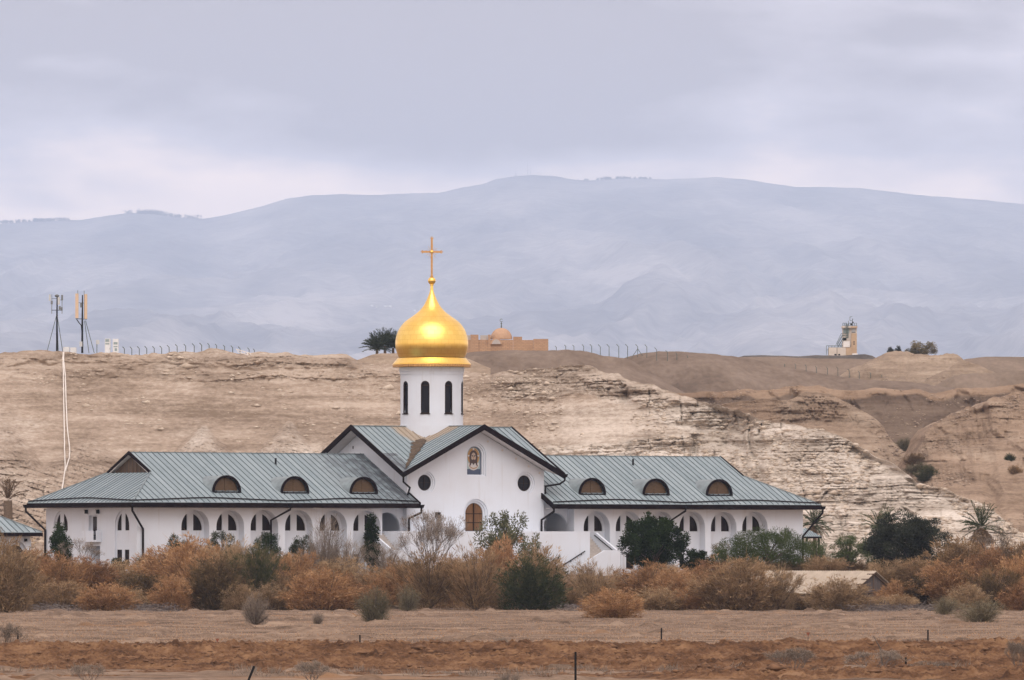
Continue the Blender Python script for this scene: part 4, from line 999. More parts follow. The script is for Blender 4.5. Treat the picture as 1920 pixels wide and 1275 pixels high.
for (ax, s) in (('u', -1), ('u', 1), ('v', -1), ('v', 1)):
    rb = MB()
    for q in (-1, 1):
        if ax == 'u':
            x0, x1 = s * HU, s * (HU + 0.13); h = HV
            P = [(x0, q * h, ZE - 0.36), (x1, q * (h + 0.1), ZE - 0.36), (x1, 0, ZR - 0.34), (x0, 0, ZR - 0.34), (x0, q * h, ZE + 0.13), (x1, q * (h + 0.1), ZE + 0.13), (x1, 0, ZR + 0.16), (x0, 0, ZR + 0.16)]
        else:
            y0, y1 = s * HV, s * (HV + 0.13); h = HU
            P = [(q * h, y0, ZE - 0.36), (q * (h + 0.1), y1, ZE - 0.36), (0, y1, ZR - 0.34), (0, y0, ZR - 0.34), (q * h, y0, ZE + 0.13), (q * (h + 0.1), y1, ZE + 0.13), (0, y1, ZR + 0.16), (0, y0, ZR + 0.16)]
        rb.hexa(P)
    rb.build('barge_board', MAT['brown'], church)
# wind-blown dirt caught in the front valley
dmb = MB(); N = 26; prev = None
rr = random.Random(9); VV = []; FF = []
for i in range(N + 1):
    q = i / N; k = 0.30 + 0.62 * q
    w = (0.95 * (1 - q) ** 1.3 + 0.16) * (0.7 + 0.6 * rr.random()) * (1 if i < N else 0.2)
    if i == 0: w *= 0.5
    ul, vl = -HU * k, -HV * k
    zv = ZE + KA * (HV * (1 - k))
    pA = (ul - w, vl, zv + 0.14); pB = (ul, vl - w * 0.75 * (0.6 + 0.6 * rr.random()), zv + 0.14); pm = (ul - w * 0.15, vl - w * 0.1, zv + 0.24)
    VV += [pA, pm, pB]
for i in range(N):
    b0 = i * 3; FF += [(b0, b0 + 1, b0 + 4, b0 + 3), (b0 + 1, b0 + 2, b0 + 5, b0 + 4)]
MB().add(VV, FF).build('valley_dirt', MAT['dirt'], church)

# ---- barrel dormers
def dormer(px, py):
    v0 = -6.85
    for _ in range(3):
        u0 = local_u(px, v0); z0 = zat(py, u0, v0); v0 = -VE + (z0 - 0.05 - EAV) / KW
    rx, rz = 1.40, 1.36
    n = 18; mbk = MB(); VV = []; FF = []
    zb = z0
    for i in range(n + 1):
        q = math.pi * i / n; a = rx * 1.04 * math.cos(q); z = zb + rz * 1.04 * math.sin(q)
        for k in range(7):
            t_ = k / 6
            vr = -VE + (z - 0.12 - EAV) / KW                     # where this line meets the roof
            # the back flares out into the roof like a shell
            fl = 1 + 0.30 * t_ ** 1.5
            vv = v0 - 0.14 + (max(vr, v0) - v0 + 0.14 + 0.6) * t_
            VV.append((u0 + a * fl, vv, z))
    for i in range(n):
        for k in range(6): b0 = i * 7 + k; FF.append((b0, b0 + 1, b0 + 8, b0 + 7))
    sh = MB().add(VV, FF).build('dormer', MAT['dormer'], church, True)
    fr = MB()
    for i in range(n):
        q0, q1 = math.pi * i / n, math.pi * (i + 1) / n
        P = []
        for dv in (-0.16, -0.02):
            for (q, rr_) in ((q0, 1.07), (q1, 1.07), (q1, 0.93), (q0, 0.93)): P.append((u0 + rx * rr_ * math.cos(q), v0 + dv, zb + rz * rr_ * math.sin(q)))
        fr.hexa(P)
    fr.box(u0 - rx * 1.04, u0 + rx * 1.04, v0 - 0.20, v0 + 0.30, zb - 0.10, zb + 0.03)
    fr.build('frame', MAT['brown'], sh)
    for s in (-1, 1):
        pl = [(s * 0.03, zb + 0.02), (s * rx * 0.92, zb + 0.02)] + [(s * rx * 0.92 * math.cos(R(d_)), zb + 0.02 + rz * 0.90 * math.sin(R(d_))) for d_ in range(10, 89, 13)] + [(s * 0.03, zb + rz * 0.915)]
        if s < 0: pl = pl[::-1]
        fo_ = lambda a, z, d: (u0 + a, v0 + 0.22 + d, z)
        lf = MB().prism(pl, fo_, -0.05, 0.0)
        for k in range(6):
            z = zb + 0.14 + k * 0.19; wmax = rx * 0.86 * math.sqrt(max(0, 1 - ((z - zb + 0.1) / (rz * 0.9)) ** 2))
            if wmax > 0.25: lf.prism([(s * 0.10, z), (s * wmax, z), (s * wmax, z + 0.05), (s * 0.10, z + 0.05)], fo_, -0.085, -0.052)
        lf.build('shutter', MAT['shutter'], sh)
    MB().box(u0 - 0.05, u0 + 0.05, v0 + 0.11, v0 + 0.165, zb + 0.02, zb + rz * 0.92).build('mullion', MAT['shutter'], sh)
    for s in (-1, 1): MB().box(u0 + s * rx * 0.88 - 0.08, u0 + s * rx * 0.88 + 0.08, v0 - 0.28, v0 - 0.18, zb - 0.12, zb + 0.06).build('stay', MAT['black'], sh)
for px, py in ((424, 922), (552, 923.5), (681, 924.5), (1109.5, 926), (1229, 927), (1347.5, 928)): dormer(px, py)
for px, py in ((517, 872), (1187, 873)):
    v0 = -3.0
    for _ in range(3): u0 = local_u(px, v0); v0 = -VE + (zat(py, u0, v0) - EAV) / KW
    z0 = EAV + KW * (v0 + VE); MB().tube([(u0, v0, z0 - 0.1), (u0, v0, z0 + 0.62)], 0.09, 8).build('vent_pipe', MAT['black'], church)

# ---- drum, dome, ball and cross
DR = 2.84
ZD1 = zat(690, 0, 0); ZD0 = 13.4; WZ0, WZ1 = zat(776, 0, 0), zat(715, 0, 0); WW = 0.40
drum_m = MB()
angs = [R(-90 - 35 + d_) for d_ in range(0, 360, 45)]
# window bearings: the second one looks 12 degrees left of the camera line
cam_local = math.atan2(-(YCN), -XC) - TH
wa = [cam_local - R(12.2) + R(45) * k for k in range(8)]
nseg = 96
prof_z = [ZD0, zat(797, 0, 0) - 0.02, zat(797, 0, 0), WZ0, WZ1 - WW, WZ1, ZD1 - 0.62, ZD1 - 0.60, ZD1 - 0.35, ZD1 - 0.33, ZD1]
def rad_at(z):
    if z < zat(797, 0, 0) - 0.01: return DR + 0.05
    if z > ZD1 - 0.34: return DR + 0.10
    if z > ZD1 - 0.61: return DR + 0.05
    return DR
def cylp(q, z, d): return ((DR - d) * math.cos(q), (DR - d) * math.sin(q), z)
hw_ = math.asin(WW / DR)
ops = sorted([dict(a0=(q % (2 * math.pi)) - hw_, a1=(q % (2 * math.pi)) + hw_, bot=WZ0, top=(lambda q0: lambda a: WZ1 - WW + WW * math.sqrt(max(0, 1 - ((a - q0) / hw_) ** 2)))(q % (2 * math.pi)), d=0.24, n=8) for q in wa], key=lambda o: o['a0'])
zt = ZD1 - 0.61
start = ops[0]['a0'] - 0.2
wall_panel(drum_m, cylp, start, start + 2 * math.pi, zat(797, 0, 0), lambda a: zt, ops, zbreaks=[start + 2 * math.pi * i / 96 for i in range(97)])
drum_m.lathe([(DR + 0.05, ZD0), (DR + 0.05, zat(797, 0, 0)), (DR - 0.01, zat(797, 0, 0))], 72)
drum_m.lathe([(DR - 0.01, zt), (DR + 0.05, zt), (DR + 0.05, ZD1 - 0.34), (DR + 0.11, ZD1 - 0.33), (DR + 0.11, ZD1 + 0.05), (0.5, ZD1 + 0.05)], 72)
drum = drum_m.build('drum', MAT['white'], church); drum['label'] = 'white cylindrical drum with tall narrow arched windows'
for q in wa:
    fq = (lambda q0: lambda a, z, d: ((DR - 0.24 - d) * math.cos(q0) - a * math.sin(q0), (DR - 0.24 - d) * math.sin(q0) + a * math.cos(q0), z))(q)
    pl = [(-WW, WZ0), (WW, WZ0)] + ell(0, WZ1 - WW, WW, WW, 0, 180, 10)
    pn = MB().prism(pl, fq, -0.02, 0.01).build('window', MAT['glass'], drum)
    fr = MB(); outline_frame(fr, pl, fq, -0.20, -0.03, 0.085)
    fr.prism([(-WW + 0.03, WZ1 - WW - 0.05), (WW - 0.03, WZ1 - WW - 0.05), (WW - 0.03, WZ1 - WW + 0.05), (-WW + 0.03, WZ1 - WW + 0.05)], fq, -0.08, -0.022)
    fr.prism([(-WW - 0.06, WZ0 - 0.08), (WW + 0.06, WZ0 - 0.08), (WW + 0.06, WZ0), (-WW - 0.06, WZ0)], fq, -0.30, -0.02)
    fr.build('frame', MAT['wframe'], pn)
def cz(y): return zat(430 + y / 3.188, 0, 0)
kx = 1 / 3.188 / 20.7
prof = [(200, 765), (201, 758), (206, 745), (211, 730), (215, 714), (217.5, 698), (218, 680), (217, 664), (214.5, 648), (210, 630), (203.5, 611), (195, 594), (184, 578), (171, 562), (156, 548), (137, 534), (115, 519), (95, 504), (77, 489), (63, 474), (52, 460), (42, 444), (34, 428), (27, 412), (20.5, 396), (15, 382), (11, 368), (9, 352), (8.5, 330)]
dome = MB().lathe([(r_ * kx, cz(y_)) for r_, y_ in prof], 96).build('onion_dome', MAT['gold'], church, True); dome['label'] = 'golden onion dome'
sk = [(198, 768), (204, 770), (212, 779), (222, 791), (232, 802), (234, 804), (234, 809), (230, 810), (230, 822), (190, 823)]
sk_o = MB().lathe([(r_ * kx, cz(y_)) for r_, y_ in sk], 96).build('dome_skirt', MAT['gold'], church)
sc_m = MB(); nsc = 84
for i in range(nsc):
    q = 2 * math.pi * i / nsc; r0 = 233.5 * kx; c_, s_ = math.cos(q), math.sin(q); hw2 = math.pi * r0 / nsc * 0.9; zt_ = cz(810); zb_ = cz(825)
    fq = lambda a, z, d: ((r0 + d) * c_ - a * s_, (r0 + d) * s_ + a * c_, z)
    sc_m.prism([(-hw2, zt_), (-hw2, zb_ + 0.08), (-hw2 * 0.5, zb_ + 0.02), (0, zb_), (hw2 * 0.5, zb_ + 0.02), (hw2, zb_ + 0.08), (hw2, zt_)], fq, -0.03, 0.015)
sc_m.build('scalloped_edge', MAT['goldtrim'], sk_o)
cn = (math.cos(cam_local), math.sin(cam_local))          # the cross faces the front of the church
bcz = cz(307); br_ = 23 * kx
ball = MB().lathe([(max(0.001, br_ * math.sin(math.pi * i / 16)), bcz - br_ * math.cos(math.pi * i / 16)) for i in range(17)], 28)
ball.lathe([(10 * kx, cz(335)), (13 * kx, cz(331)), (10 * kx, cz(327))], 20)
ball.build('ball', MAT['gold'], church, True)
cr_ = MB(); aw = 0.085
tipz, barz = cz(52), cz(134); hb = 57 * kx / math.cos(R(0))
# bars lie along u turned to face the viewer's side of the church
fx = lambda a, z, d: (a * CT * 0 + a * math.cos(-R(28)) - d * math.sin(-R(28)), a * math.sin(-R(28)) + d * math.cos(-R(28)), z)
cr_.prism([(-aw, cz(284)), (aw, cz(284)), (aw, tipz), (-aw, tipz)], fx, -0.06, 0.06)
cr_.prism([(-hb, barz - aw), (hb, barz - aw), (hb, barz + aw), (-hb, barz + aw)], fx, -0.055, 0.055)
for (a, z) in ((0, tipz), (-hb, barz), (hb, barz)):
    for (da, dz) in ((0, 0.09), (-0.09, 0), (0.09, 0), (0, -0.09)):
        cr_.prism(ell(a + da, z + dz, 0.06, 0.06, n=8), fx, -0.04, 0.04)
cross = cr_.build('cross', MAT['goldtrim'], church); cross['label'] = 'slender gilt cross with a sunburst of rays'
ry = MB()
for k in range(16):
    q = R(11.25 + 22.5 * k); r0, r1 = 0.12, 0.60 if k % 2 else 0.50
    p0 = fx(r0 * math.cos(q), barz + r0 * math.sin(q), 0); p1 = fx(r1 * math.cos(q), barz + r1 * math.sin(q), 0)
    ry.bar(p0, p1, 0.022)
ry.build('rays', MAT['goldtrim'], cross)
MB().add(*(lambda m_: (m_.v, m_.f))(MB().lathe([(max(0.001, 0.16 * math.sin(math.pi * i / 8)), barz - 0.16 * math.cos(math.pi * i / 8)) for i in range(9)], 14))).build('boss', MAT['gold'], cross, True)
MB().prism([(-0.14, cz(284)), (0.14, cz(284)), (0.10, cz(276)), (-0.10, cz(276))], fx, -0.12, 0.12).build('collar', MAT['goldtrim'], cross)

# ---- downpipes with hoppers
def pipe(pts, hop=True, r=0.10):
    mb = MB(); mb.tube(pts, r, 8)
    if hop:
        p = pts[0]; mb.hexa([(p[0] - 0.12, p[1] - 0.12, p[2] - 0.12), (p[0] + 0.12, p[1] - 0.12, p[2] - 0.12), (p[0] + 0.12, p[1] + 0.12, p[2] - 0.12), (p[0] - 0.12, p[1] + 0.12, p[2] - 0.12),
                             (p[0] - 0.2, p[1] - 0.2, p[2] + 0.16), (p[0] + 0.2, p[1] - 0.2, p[2] + 0.16), (p[0] + 0.2, p[1] + 0.2, p[2] + 0.16), (p[0] - 0.2, p[1] + 0.2, p[2] + 0.16)])
    mb.build('downpipe', MAT['pipe'], church)
e0 = EAV - 0.25
pipe([(-UEE - 0.12, -VE - 0.12, e0), (-UEE - 0.10, -VE - 0.10, e0 - 0.45), (-UE + 0.55, -VW - 0.14, 6.75), (-UE + 0.55, -VW - 0.14, GB)])
pipe([(-UEE - 0.12, VE + 0.12, e0), (-UEE - 0.10, VE + 0.10, e0 - 0.45), (-UE - 0.13, VW - 0.05, 6.7), (-UE - 0.13, VW - 0.05, GB)])
um = local_u(543, -VE); pipe([(um, -VE - 0.14, e0), (um, -VE - 0.12, e0 - 0.30), (um - 1.25, -VW - 0.13, 7.55), (um - 1.25, -VW - 0.13, GB)])
um = local_u(1284, -VE); pipe([(um, -VE - 0.14, e0), (um, -VE - 0.12, e0 - 0.30), (um - 1.3, -VW - 0.13, 7.35), (um - 1.3, -VW - 0.13, GB)])
pipe([(-7.15, -VE - 0.14, e0), (-7.18, -VE - 0.10, e0 - 0.55), (-7.35, -CV - 0.13, 7.75), (-7.35, -CV - 0.13, TER)])
pipe([(7.30, -VE - 0.14, e0), (7.32, -VE - 0.12, e0 - 0.40), (CU - 0.35, -CV - 0.13, 7.65), (CU - 0.35, -CV - 0.13, TER)])
pipe([(UEE + 0.12, -VE - 0.12, e0), (UEE + 0.10, -VE - 0.10, e0 - 0.45), (UE - 0.1, -VW - 0.13, 6.2), (UE - 0.1, -VW - 0.13, GB)])
pipe([(-HU - 0.05, -HV - 0.05, ZE - 0.12), (-HU - 0.02, -HV - 0.02, ZE - 0.75), (-CU - 0.15, -CV - 0.7, ZE - 1.25), (-CU - 0.15, -CV - 0.35, ZE - 1.9)], r=0.09)
pipe([(HU + 0.12, -HV - 0.08, ZE - 0.12), (HU + 0.10, -HV - 0.02, ZE - 0.55), (HU - 0.2, -HV + 0.3, ZE - 0.85), (CU + 0.13, -CV - 0.05, ZE - 1.05), (CU + 0.13, -CV - 0.05, ZE - 1.75)], r=0.09)

# ---- terrace and the two dog-leg stairs
UT = local_u(1106, -10.3); VT = -10.3
mb = MB()
mb.box(-UT, UT, VT, -CV - 0.003, GB, TER - 0.001)
mb.build('terrace_wall', MAT['white'], church)['label'] = 'plain white terrace wall under the church front'
UPW = UT + 1.9                                   # outer side of the upper flight
for s in (-1, 1):
    st = MB(); nu, tr, rs = 13, 0.255, 0.177
    for k in range(nu):                          # upper flight comes down beside the terrace, towards the field
        a, b_ = sorted((s * (UT + 0.003), s * UPW)); st.box(a, b_, -7.1 - (k + 1) * tr, -7.1 - k * tr, GB - 0.5, TER - (k + 1) * rs)
    zL = TER - nu * rs
    a, b_ = sorted((s * (UT + 0.1), s * UPW)); st.box(a, b_, VT - 1.60, -7.1 - nu * tr, GB - 0.5, zL)
    for k in range(11):                          # lower flight turns along the terrace wall
        a, b_ = sorted((s * (UT + 0.1 - k * 0.29), s * (UT + 0.1 - (k + 1) * 0.29))); st.box(a, b_, VT - 1.60, VT - 0.01, GB - 1.2, zL - (k + 1) * 0.172)
    stair = st.build('stair', MAT['step'], church); stair['label'] = 'dog-leg stone stair %s of the terrace' % ('left' if s < 0 else 'right')
    pw = MB(); x0, x1 = sorted((s * (UPW + 0.003), s * (UPW + 0.2)))
    def slope(v0, v1, za, zb): pw.hexa([(x0, v0, GB - 0.5), (x1, v0, GB - 0.5), (x1, v1, GB - 0.5), (x0, v1, GB - 0.5), (x0, v0, za), (x1, v0, za), (x1, v1, zb), (x0, v1, zb)])
    slope(-7.45, -8.5, 6.5, 6.5); slope(-8.503, -11.75, 6.5, 4.92); slope(-11.753, VT - 1.8, 4.92, 4.92)
    vp0, vp1 = VT - 1.80, VT - 1.605
    def front(ua, ub, za, zb):
        p, q = s * ua, s * ub
        pw.hexa([(p, vp0, GB - 1.4), (q, vp0, GB - 1.4), (q, vp1, GB - 1.4), (p, vp1, GB - 1.4), (p, vp0, za), (q, vp0, zb), (q, vp1, zb), (p, vp1, za)])
    front(UPW, UT + 0.4, 4.915, 4.915); front(UT + 0.397, UT - 2.95, 4.915, 3.2)
    pw.build('parapet', MAT['white'], stair)
    hr = MB(); hx = s * (UPW - 0.09)
    hr.tube([(hx, -8.45, 6.28), (hx, -11.7, 4.70)], 0.05, 6)
    hr.tube([(s * (UT - 0.6), VT - 0.09, 4.82), (s * (UT - 3.7), VT - 0.09, 3.2)], 0.05, 6)
    for q in (0.12, 0.5, 0.88): hr.box(s * (UT - 0.6 - 3.1 * q) - 0.03, s * (UT - 0.6 - 3.1 * q) + 0.03, VT - 0.10, VT - 0.004, 4.82 - 1.62 * q - 0.14, 4.82 - 1.62 * q - 0.02)
    hr.build('handrail', MAT['black'], stair)
# small potted plant by the right passage
# ================================================================ placing by sight line on the built terrain
from mathutils.bvhtree import BVHTree
_dg = bpy.context.evaluated_depsgraph_get()
TERR = [o for o in COL.objects if o.type == 'MESH' and o.get('kind') == 'structure' and o.name.split('.')[0] in ('cliff', 'hill_spur', 'hill_slope', 'terrace', 'grey_hill', 'pale_mound', 'plateau', 'gravel_mound', 'mountain', 'foothill')]
BV = {o.name: BVHTree.FromPolygons([v.co[:] for v in o.data.vertices], [p.vertices[:] for p in o.data.polygons]) for o in TERR if o.name not in ('cliff', 'mountain')}
for nm in ('cliff', 'mountain'):
    me = bpy.data.objects[nm].data
    co = np.empty(len(me.vertices) * 3, np.float32); me.vertices.foreach_get('co', co)
    lv = np.empty(len(me.loops), np.int32); me.loops.foreach_get('vertex_index', lv)
    BV[nm] = BVHTree.FromPolygons(co.reshape(-1, 3).tolist(), lv.reshape(-1, 4).tolist())
def hit(px, py, only=None):
    o = Vector((0, 0, ZC)); d = (W(px, py, 1000.0) - o).normalized(); best = None
    for nm, b in BV.items():
        if only and nm.split('.')[0] not in only: continue
        r = b.ray_cast(o, d)
        if r[0] is not None and (best is None or r[3] < best[1]): best = (r[0], r[3])
    return best[0] if best else None
def drop(x, y, only=None):
    best = None
    for nm, b in BV.items():
        if only and nm.split('.')[0] not in only: continue
        r = b.ray_cast(Vector((x, y, 2000.0)), Vector((0, 0, -1)))
        if r[0] is not None and (best is None or r[0].z > best): best = r[0].z
    return best

# ================================================================ plants
def unit(v): return v / (np.linalg.norm(v, axis=-1, keepdims=True) + 1e-9)
def sprays(pos, d, L, Wd, rs):
    """thin quads from pos along d"""
    side = unit(np.cross(d, rs.normal(size=d.shape))) * Wd[:, None] * 0.5
    tip = pos + d * L[:, None]; mid = pos + d * (L * 0.55)[:, None]
    q = np.stack([pos, mid + side, tip, mid - side], 1)
    return q.reshape(-1, 3)
def leafmesh(name, pts, mat, tint):
    n = len(pts) // 4
    return fastmesh(name, pts, np.arange(n * 4).reshape(n, 4), [mat], False, tint)

def feather(seed, mat, h=4.0, r=2.0, nst=95, per=120, L=(0.18, 0.40), Wd=(0.03, 0.065), lump=0.28, low=0.10, vase=0.0, spread=0.11, nstem=26, up=0.7, tip2=None):
    rs = np.random.RandomState(seed)
    phi = rs.rand(nst) * 2 * np.pi; rad = np.sqrt(rs.rand(nst))
    ph = rs.rand(6) * 6.28
    lf = 1 + lump * (np.sin(phi * 2 + ph[0]) * 0.5 + np.sin(phi * 3 + ph[1]) * 0.4 + np.sin(phi * 5 + ph[2]) * 0.3)
    ht = h * np.sqrt(np.clip(1 - (0.86 - 0.5 * vase) * rad ** 2, 0.05, 1)) * (0.62 + 0.40 * rs.rand(nst) ** 0.6)
    ht[rs.rand(nst) < 0.2] *= 0.62
    re = r * rad * lf * (0.85 + 0.3 * rs.rand(nst))
    st_t = rs.rand(nst)
    ncl = 9
    sc_ = low + (1 - low) * rs.rand(nst, ncl) ** 0.7                 # leaf clumps along each stem
    ci = rs.randint(0, ncl, (nst, per)); s = np.take_along_axis(sc_, ci, 1)
    coff = rs.normal(size=(nst, ncl, 3)); ctint = rs.rand(nst, ncl)
    cx, sy = np.cos(phi)[:, None], np.sin(phi)[:, None]
    bend = 0.55 + 0.40 * vase
    rr = re[:, None] * s ** bend
    wob = 0.12 * np.sin(s * 5 + ph[3] + phi[:, None] * 3)
    P = np.stack([rr * cx + wob * sy, rr * sy - wob * cx, ht[:, None] * s ** 0.92], -1)
    T = np.stack([re[:, None] * cx * 0.9 * np.ones_like(s), re[:, None] * sy * 0.9 * np.ones_like(s), ht[:, None] * np.ones_like(s)], -1)
    P = P + np.take_along_axis(coff, ci[..., None].repeat(3, -1), 1) * (spread * r * (0.35 + 0.65 * s))[..., None] + rs.normal(size=P.shape) * 0.085 * np.array([1, 1, 1.3])
    P[..., 2] = np.maximum(P[..., 2], 0.05)
    out = np.stack([cx * np.ones_like(s), sy * np.ones_like(s), np.zeros_like(s)], -1)
    D = unit(unit(T) * up + out * 0.35 + rs.normal(size=P.shape) * 0.45)
    P, D = P.reshape(-1, 3), D.reshape(-1, 3)
    nk = nst * per // 4                                  # skirt down to the ground
    a_ = rs.rand(nk) * 6.283; q_ = np.sqrt(rs.rand(nk)) * r * (0.92 - 0.35 * vase); zk = h * 0.42 * rs.rand(nk) ** 1.2
    lk = 1 + lump * (np.sin(a_ * 2 + ph[0]) * 0.5 + np.sin(a_ * 3 + ph[1]) * 0.4)
    P = np.concatenate([P, np.stack([q_ * lk * np.cos(a_), q_ * lk * np.sin(a_), zk + 0.05], 1)])
    D = np.concatenate([D, unit(np.stack([np.cos(a_) * 0.6, np.sin(a_) * 0.6, np.ones(nk) * 0.8], 1) + rs.normal(size=(nk, 3)) * 0.5)])
    n = nst * per + nk
    l_ = rs.uniform(L[0], L[1], n); w_ = rs.uniform(Wd[0], Wd[1], n)
    ct_ = np.take_along_axis(ctint, ci, 1).ravel()
    tint = np.clip(0.10 + 0.25 * np.concatenate([np.repeat(st_t, per), rs.rand(nk)]) + 0.45 * np.concatenate([ct_, rs.rand(nk) * 0.7]) + 0.35 * rs.rand(n), 0, 1)
    wi = rs.rand(n) < 0.07                                # long bare twigs poking out
    l_[wi] *= 2.6; w_[wi] *= 0.4; D[wi] = unit(D[wi] + np.array([0, 0, 0.5]))
    fol = leafmesh('foliage', sprays(P, D, l_, w_, rs), mat, tint)
    mb = MB()
    for i in rs.choice(nst, min(nstem, nst), False):
        pts = []
        for q in (0.0, 0.3, 0.6, 0.95):
            pts.append((re[i] * q ** bend * math.cos(phi[i]), re[i] * q ** bend * math.sin(phi[i]), ht[i] * q ** 0.92))
        mb.tube(pts, [0.045, 0.032, 0.02, 0.008], 4, cap=False)
    return mb.mesh('stems', MAT['bark']), fol, h, 2 * r

def leafy(seed, mat, h=5.0, rx=2.0, zlo=1.0, ncl=46, per=170, L=(0.14, 0.30), Wd=(0.06, 0.12), clr=0.42, shape='ball', bark='bark', trunk_r=0.13, upw=0.15, nlimb=14, fill=0.35):
    rs = np.random.RandomState(seed)
    C = []
    while len(C) < ncl:
        p = rs.uniform(-1, 1, 3)
        L2 = np.linalg.norm(p)
        if L2 > 1 or L2 < fill: continue
        z = (p[2] + 1) / 2
        if shape == 'cone': k = (1 - z) ** 0.75 * 1.05 + 0.12
        elif shape == 'flat': k = 1.0; z = z ** 0.6
        elif shape == 'columns': k = 1.0
        else: k = 1.0
        C.append([p[0] * rx * k, p[1] * rx * k, zlo + (h - zlo) * (0.06 + 0.90 * z)])
    C = np.array(C); ct = rs.rand(ncl)
    cs = clr * rs.uniform(0.6, 1.25, ncl)
    n = ncl * per
    off = rs.normal(size=(ncl, per, 3)); off = off / (np.linalg.norm(off, axis=-1, keepdims=True)) * rs.rand(ncl, per, 1) ** 0.45
    if shape == 'columns': off[..., 2] *= 1.9
    if shape == 'flat': off[..., 2] *= 0.55
    P = (C[:, None, :] + off * cs[:, None, None]).reshape(n, 3); P[:, 2] = np.clip(P[:, 2], 0.1, h * 1.04)
    D = unit(off.reshape(n, 3) + rs.normal(size=(n, 3)) * 0.7 + np.array([0, 0, upw]))
    tint = np.clip(0.1 + 0.35 * np.repeat(ct, per) + 0.55 * rs.rand(n) ** 1.4, 0, 1)
    fol = leafmesh('crown', sprays(P, D, rs.uniform(*L, n), rs.uniform(*Wd, n), rs), mat, tint)
    mb = MB()
    mb.tube([(0, 0, 0), (0.05, 0.02, zlo * 0.7 + 0.2), (0.0, 0.08, h * 0.45), (0.05, 0, h * 0.72)], [trunk_r, trunk_r * 0.85, trunk_r * 0.6, trunk_r * 0.25], 7)
    for i in rs.choice(ncl, min(nlimb, ncl), False):
        c = C[i]; z0 = min(max(zlo * 0.5, c[2] * 0.45), h * 0.6)
        mb.tube([(0, 0, z0), (c[0] * 0.45, c[1] * 0.45, z0 + (c[2] - z0) * 0.55), tuple(c)], [trunk_r * 0.5, trunk_r * 0.32, 0.012], 5, cap=False)
    return mb.mesh('trunk', MAT[bark]), fol, h, 2 * rx + clr

def bare(seed, mat, h=5.0, spread=0.75, depth=5, nroot=5, r0=0.05, twig=None, lean=0.5):
    rnd = random.Random(seed); mb = MB(); tips = []
    def grow(p, d, ln, r, k):
        q = p + d * ln; mid = p + d * ln * 0.5 + Vector((rnd.uniform(-1, 1), rnd.uniform(-1, 1), rnd.uniform(-1, 1))) * ln * 0.06
        mb.tube([p, mid, q], [r, r * 0.86, r * 0.72], 3 if k < depth - 1 else 4, cap=False)
        if k == 0: tips.append((q, d)); return
        for i in range(rnd.choice((2, 3))):
            nd = (d + Vector((rnd.uniform(-1, 1), rnd.uniform(-1, 1), rnd.uniform(-0.25, 0.8))) * spread).normalized()
            grow(q, nd, ln * rnd.uniform(0.62, 0.85), r * 0.66, k - 1)
    for i in range(nroot):
        a = i / nroot * 6.283 + rnd.uniform(-0.4, 0.4)
        grow(Vector((0, 0, 0)), Vector((math.cos(a) * lean, math.sin(a) * lean, 1)).normalized(), h * 0.30, r0, depth)
    zmax = max(v[2] for v in mb.v); xm = max(abs(v[0]) for v in mb.v)
    fol = None
    if twig:
        rs = np.random.RandomState(seed); n = len(tips) * twig
        P = np.repeat(np.array([t_[0][:] for t_ in tips]), twig, 0) + rs.normal(size=(n, 3)) * 0.10 * h / 5
        D = unit(np.repeat(np.array([t_[1][:] for t_ in tips]), twig, 0) + rs.normal(size=(n, 3)) * 0.6 + np.array([0, 0, 0.2]))
        fol = leafmesh('twigs', sprays(P, D, rs.uniform(0.10, 0.34, n) * h / 5, rs.uniform(0.016, 0.034, n), rs), MAT[twig_mat(seed)], rs.rand(n))
    return mb.mesh('branches', mat), fol, zmax, 2 * xm
def twig_mat(seed): return 'lf_grey'

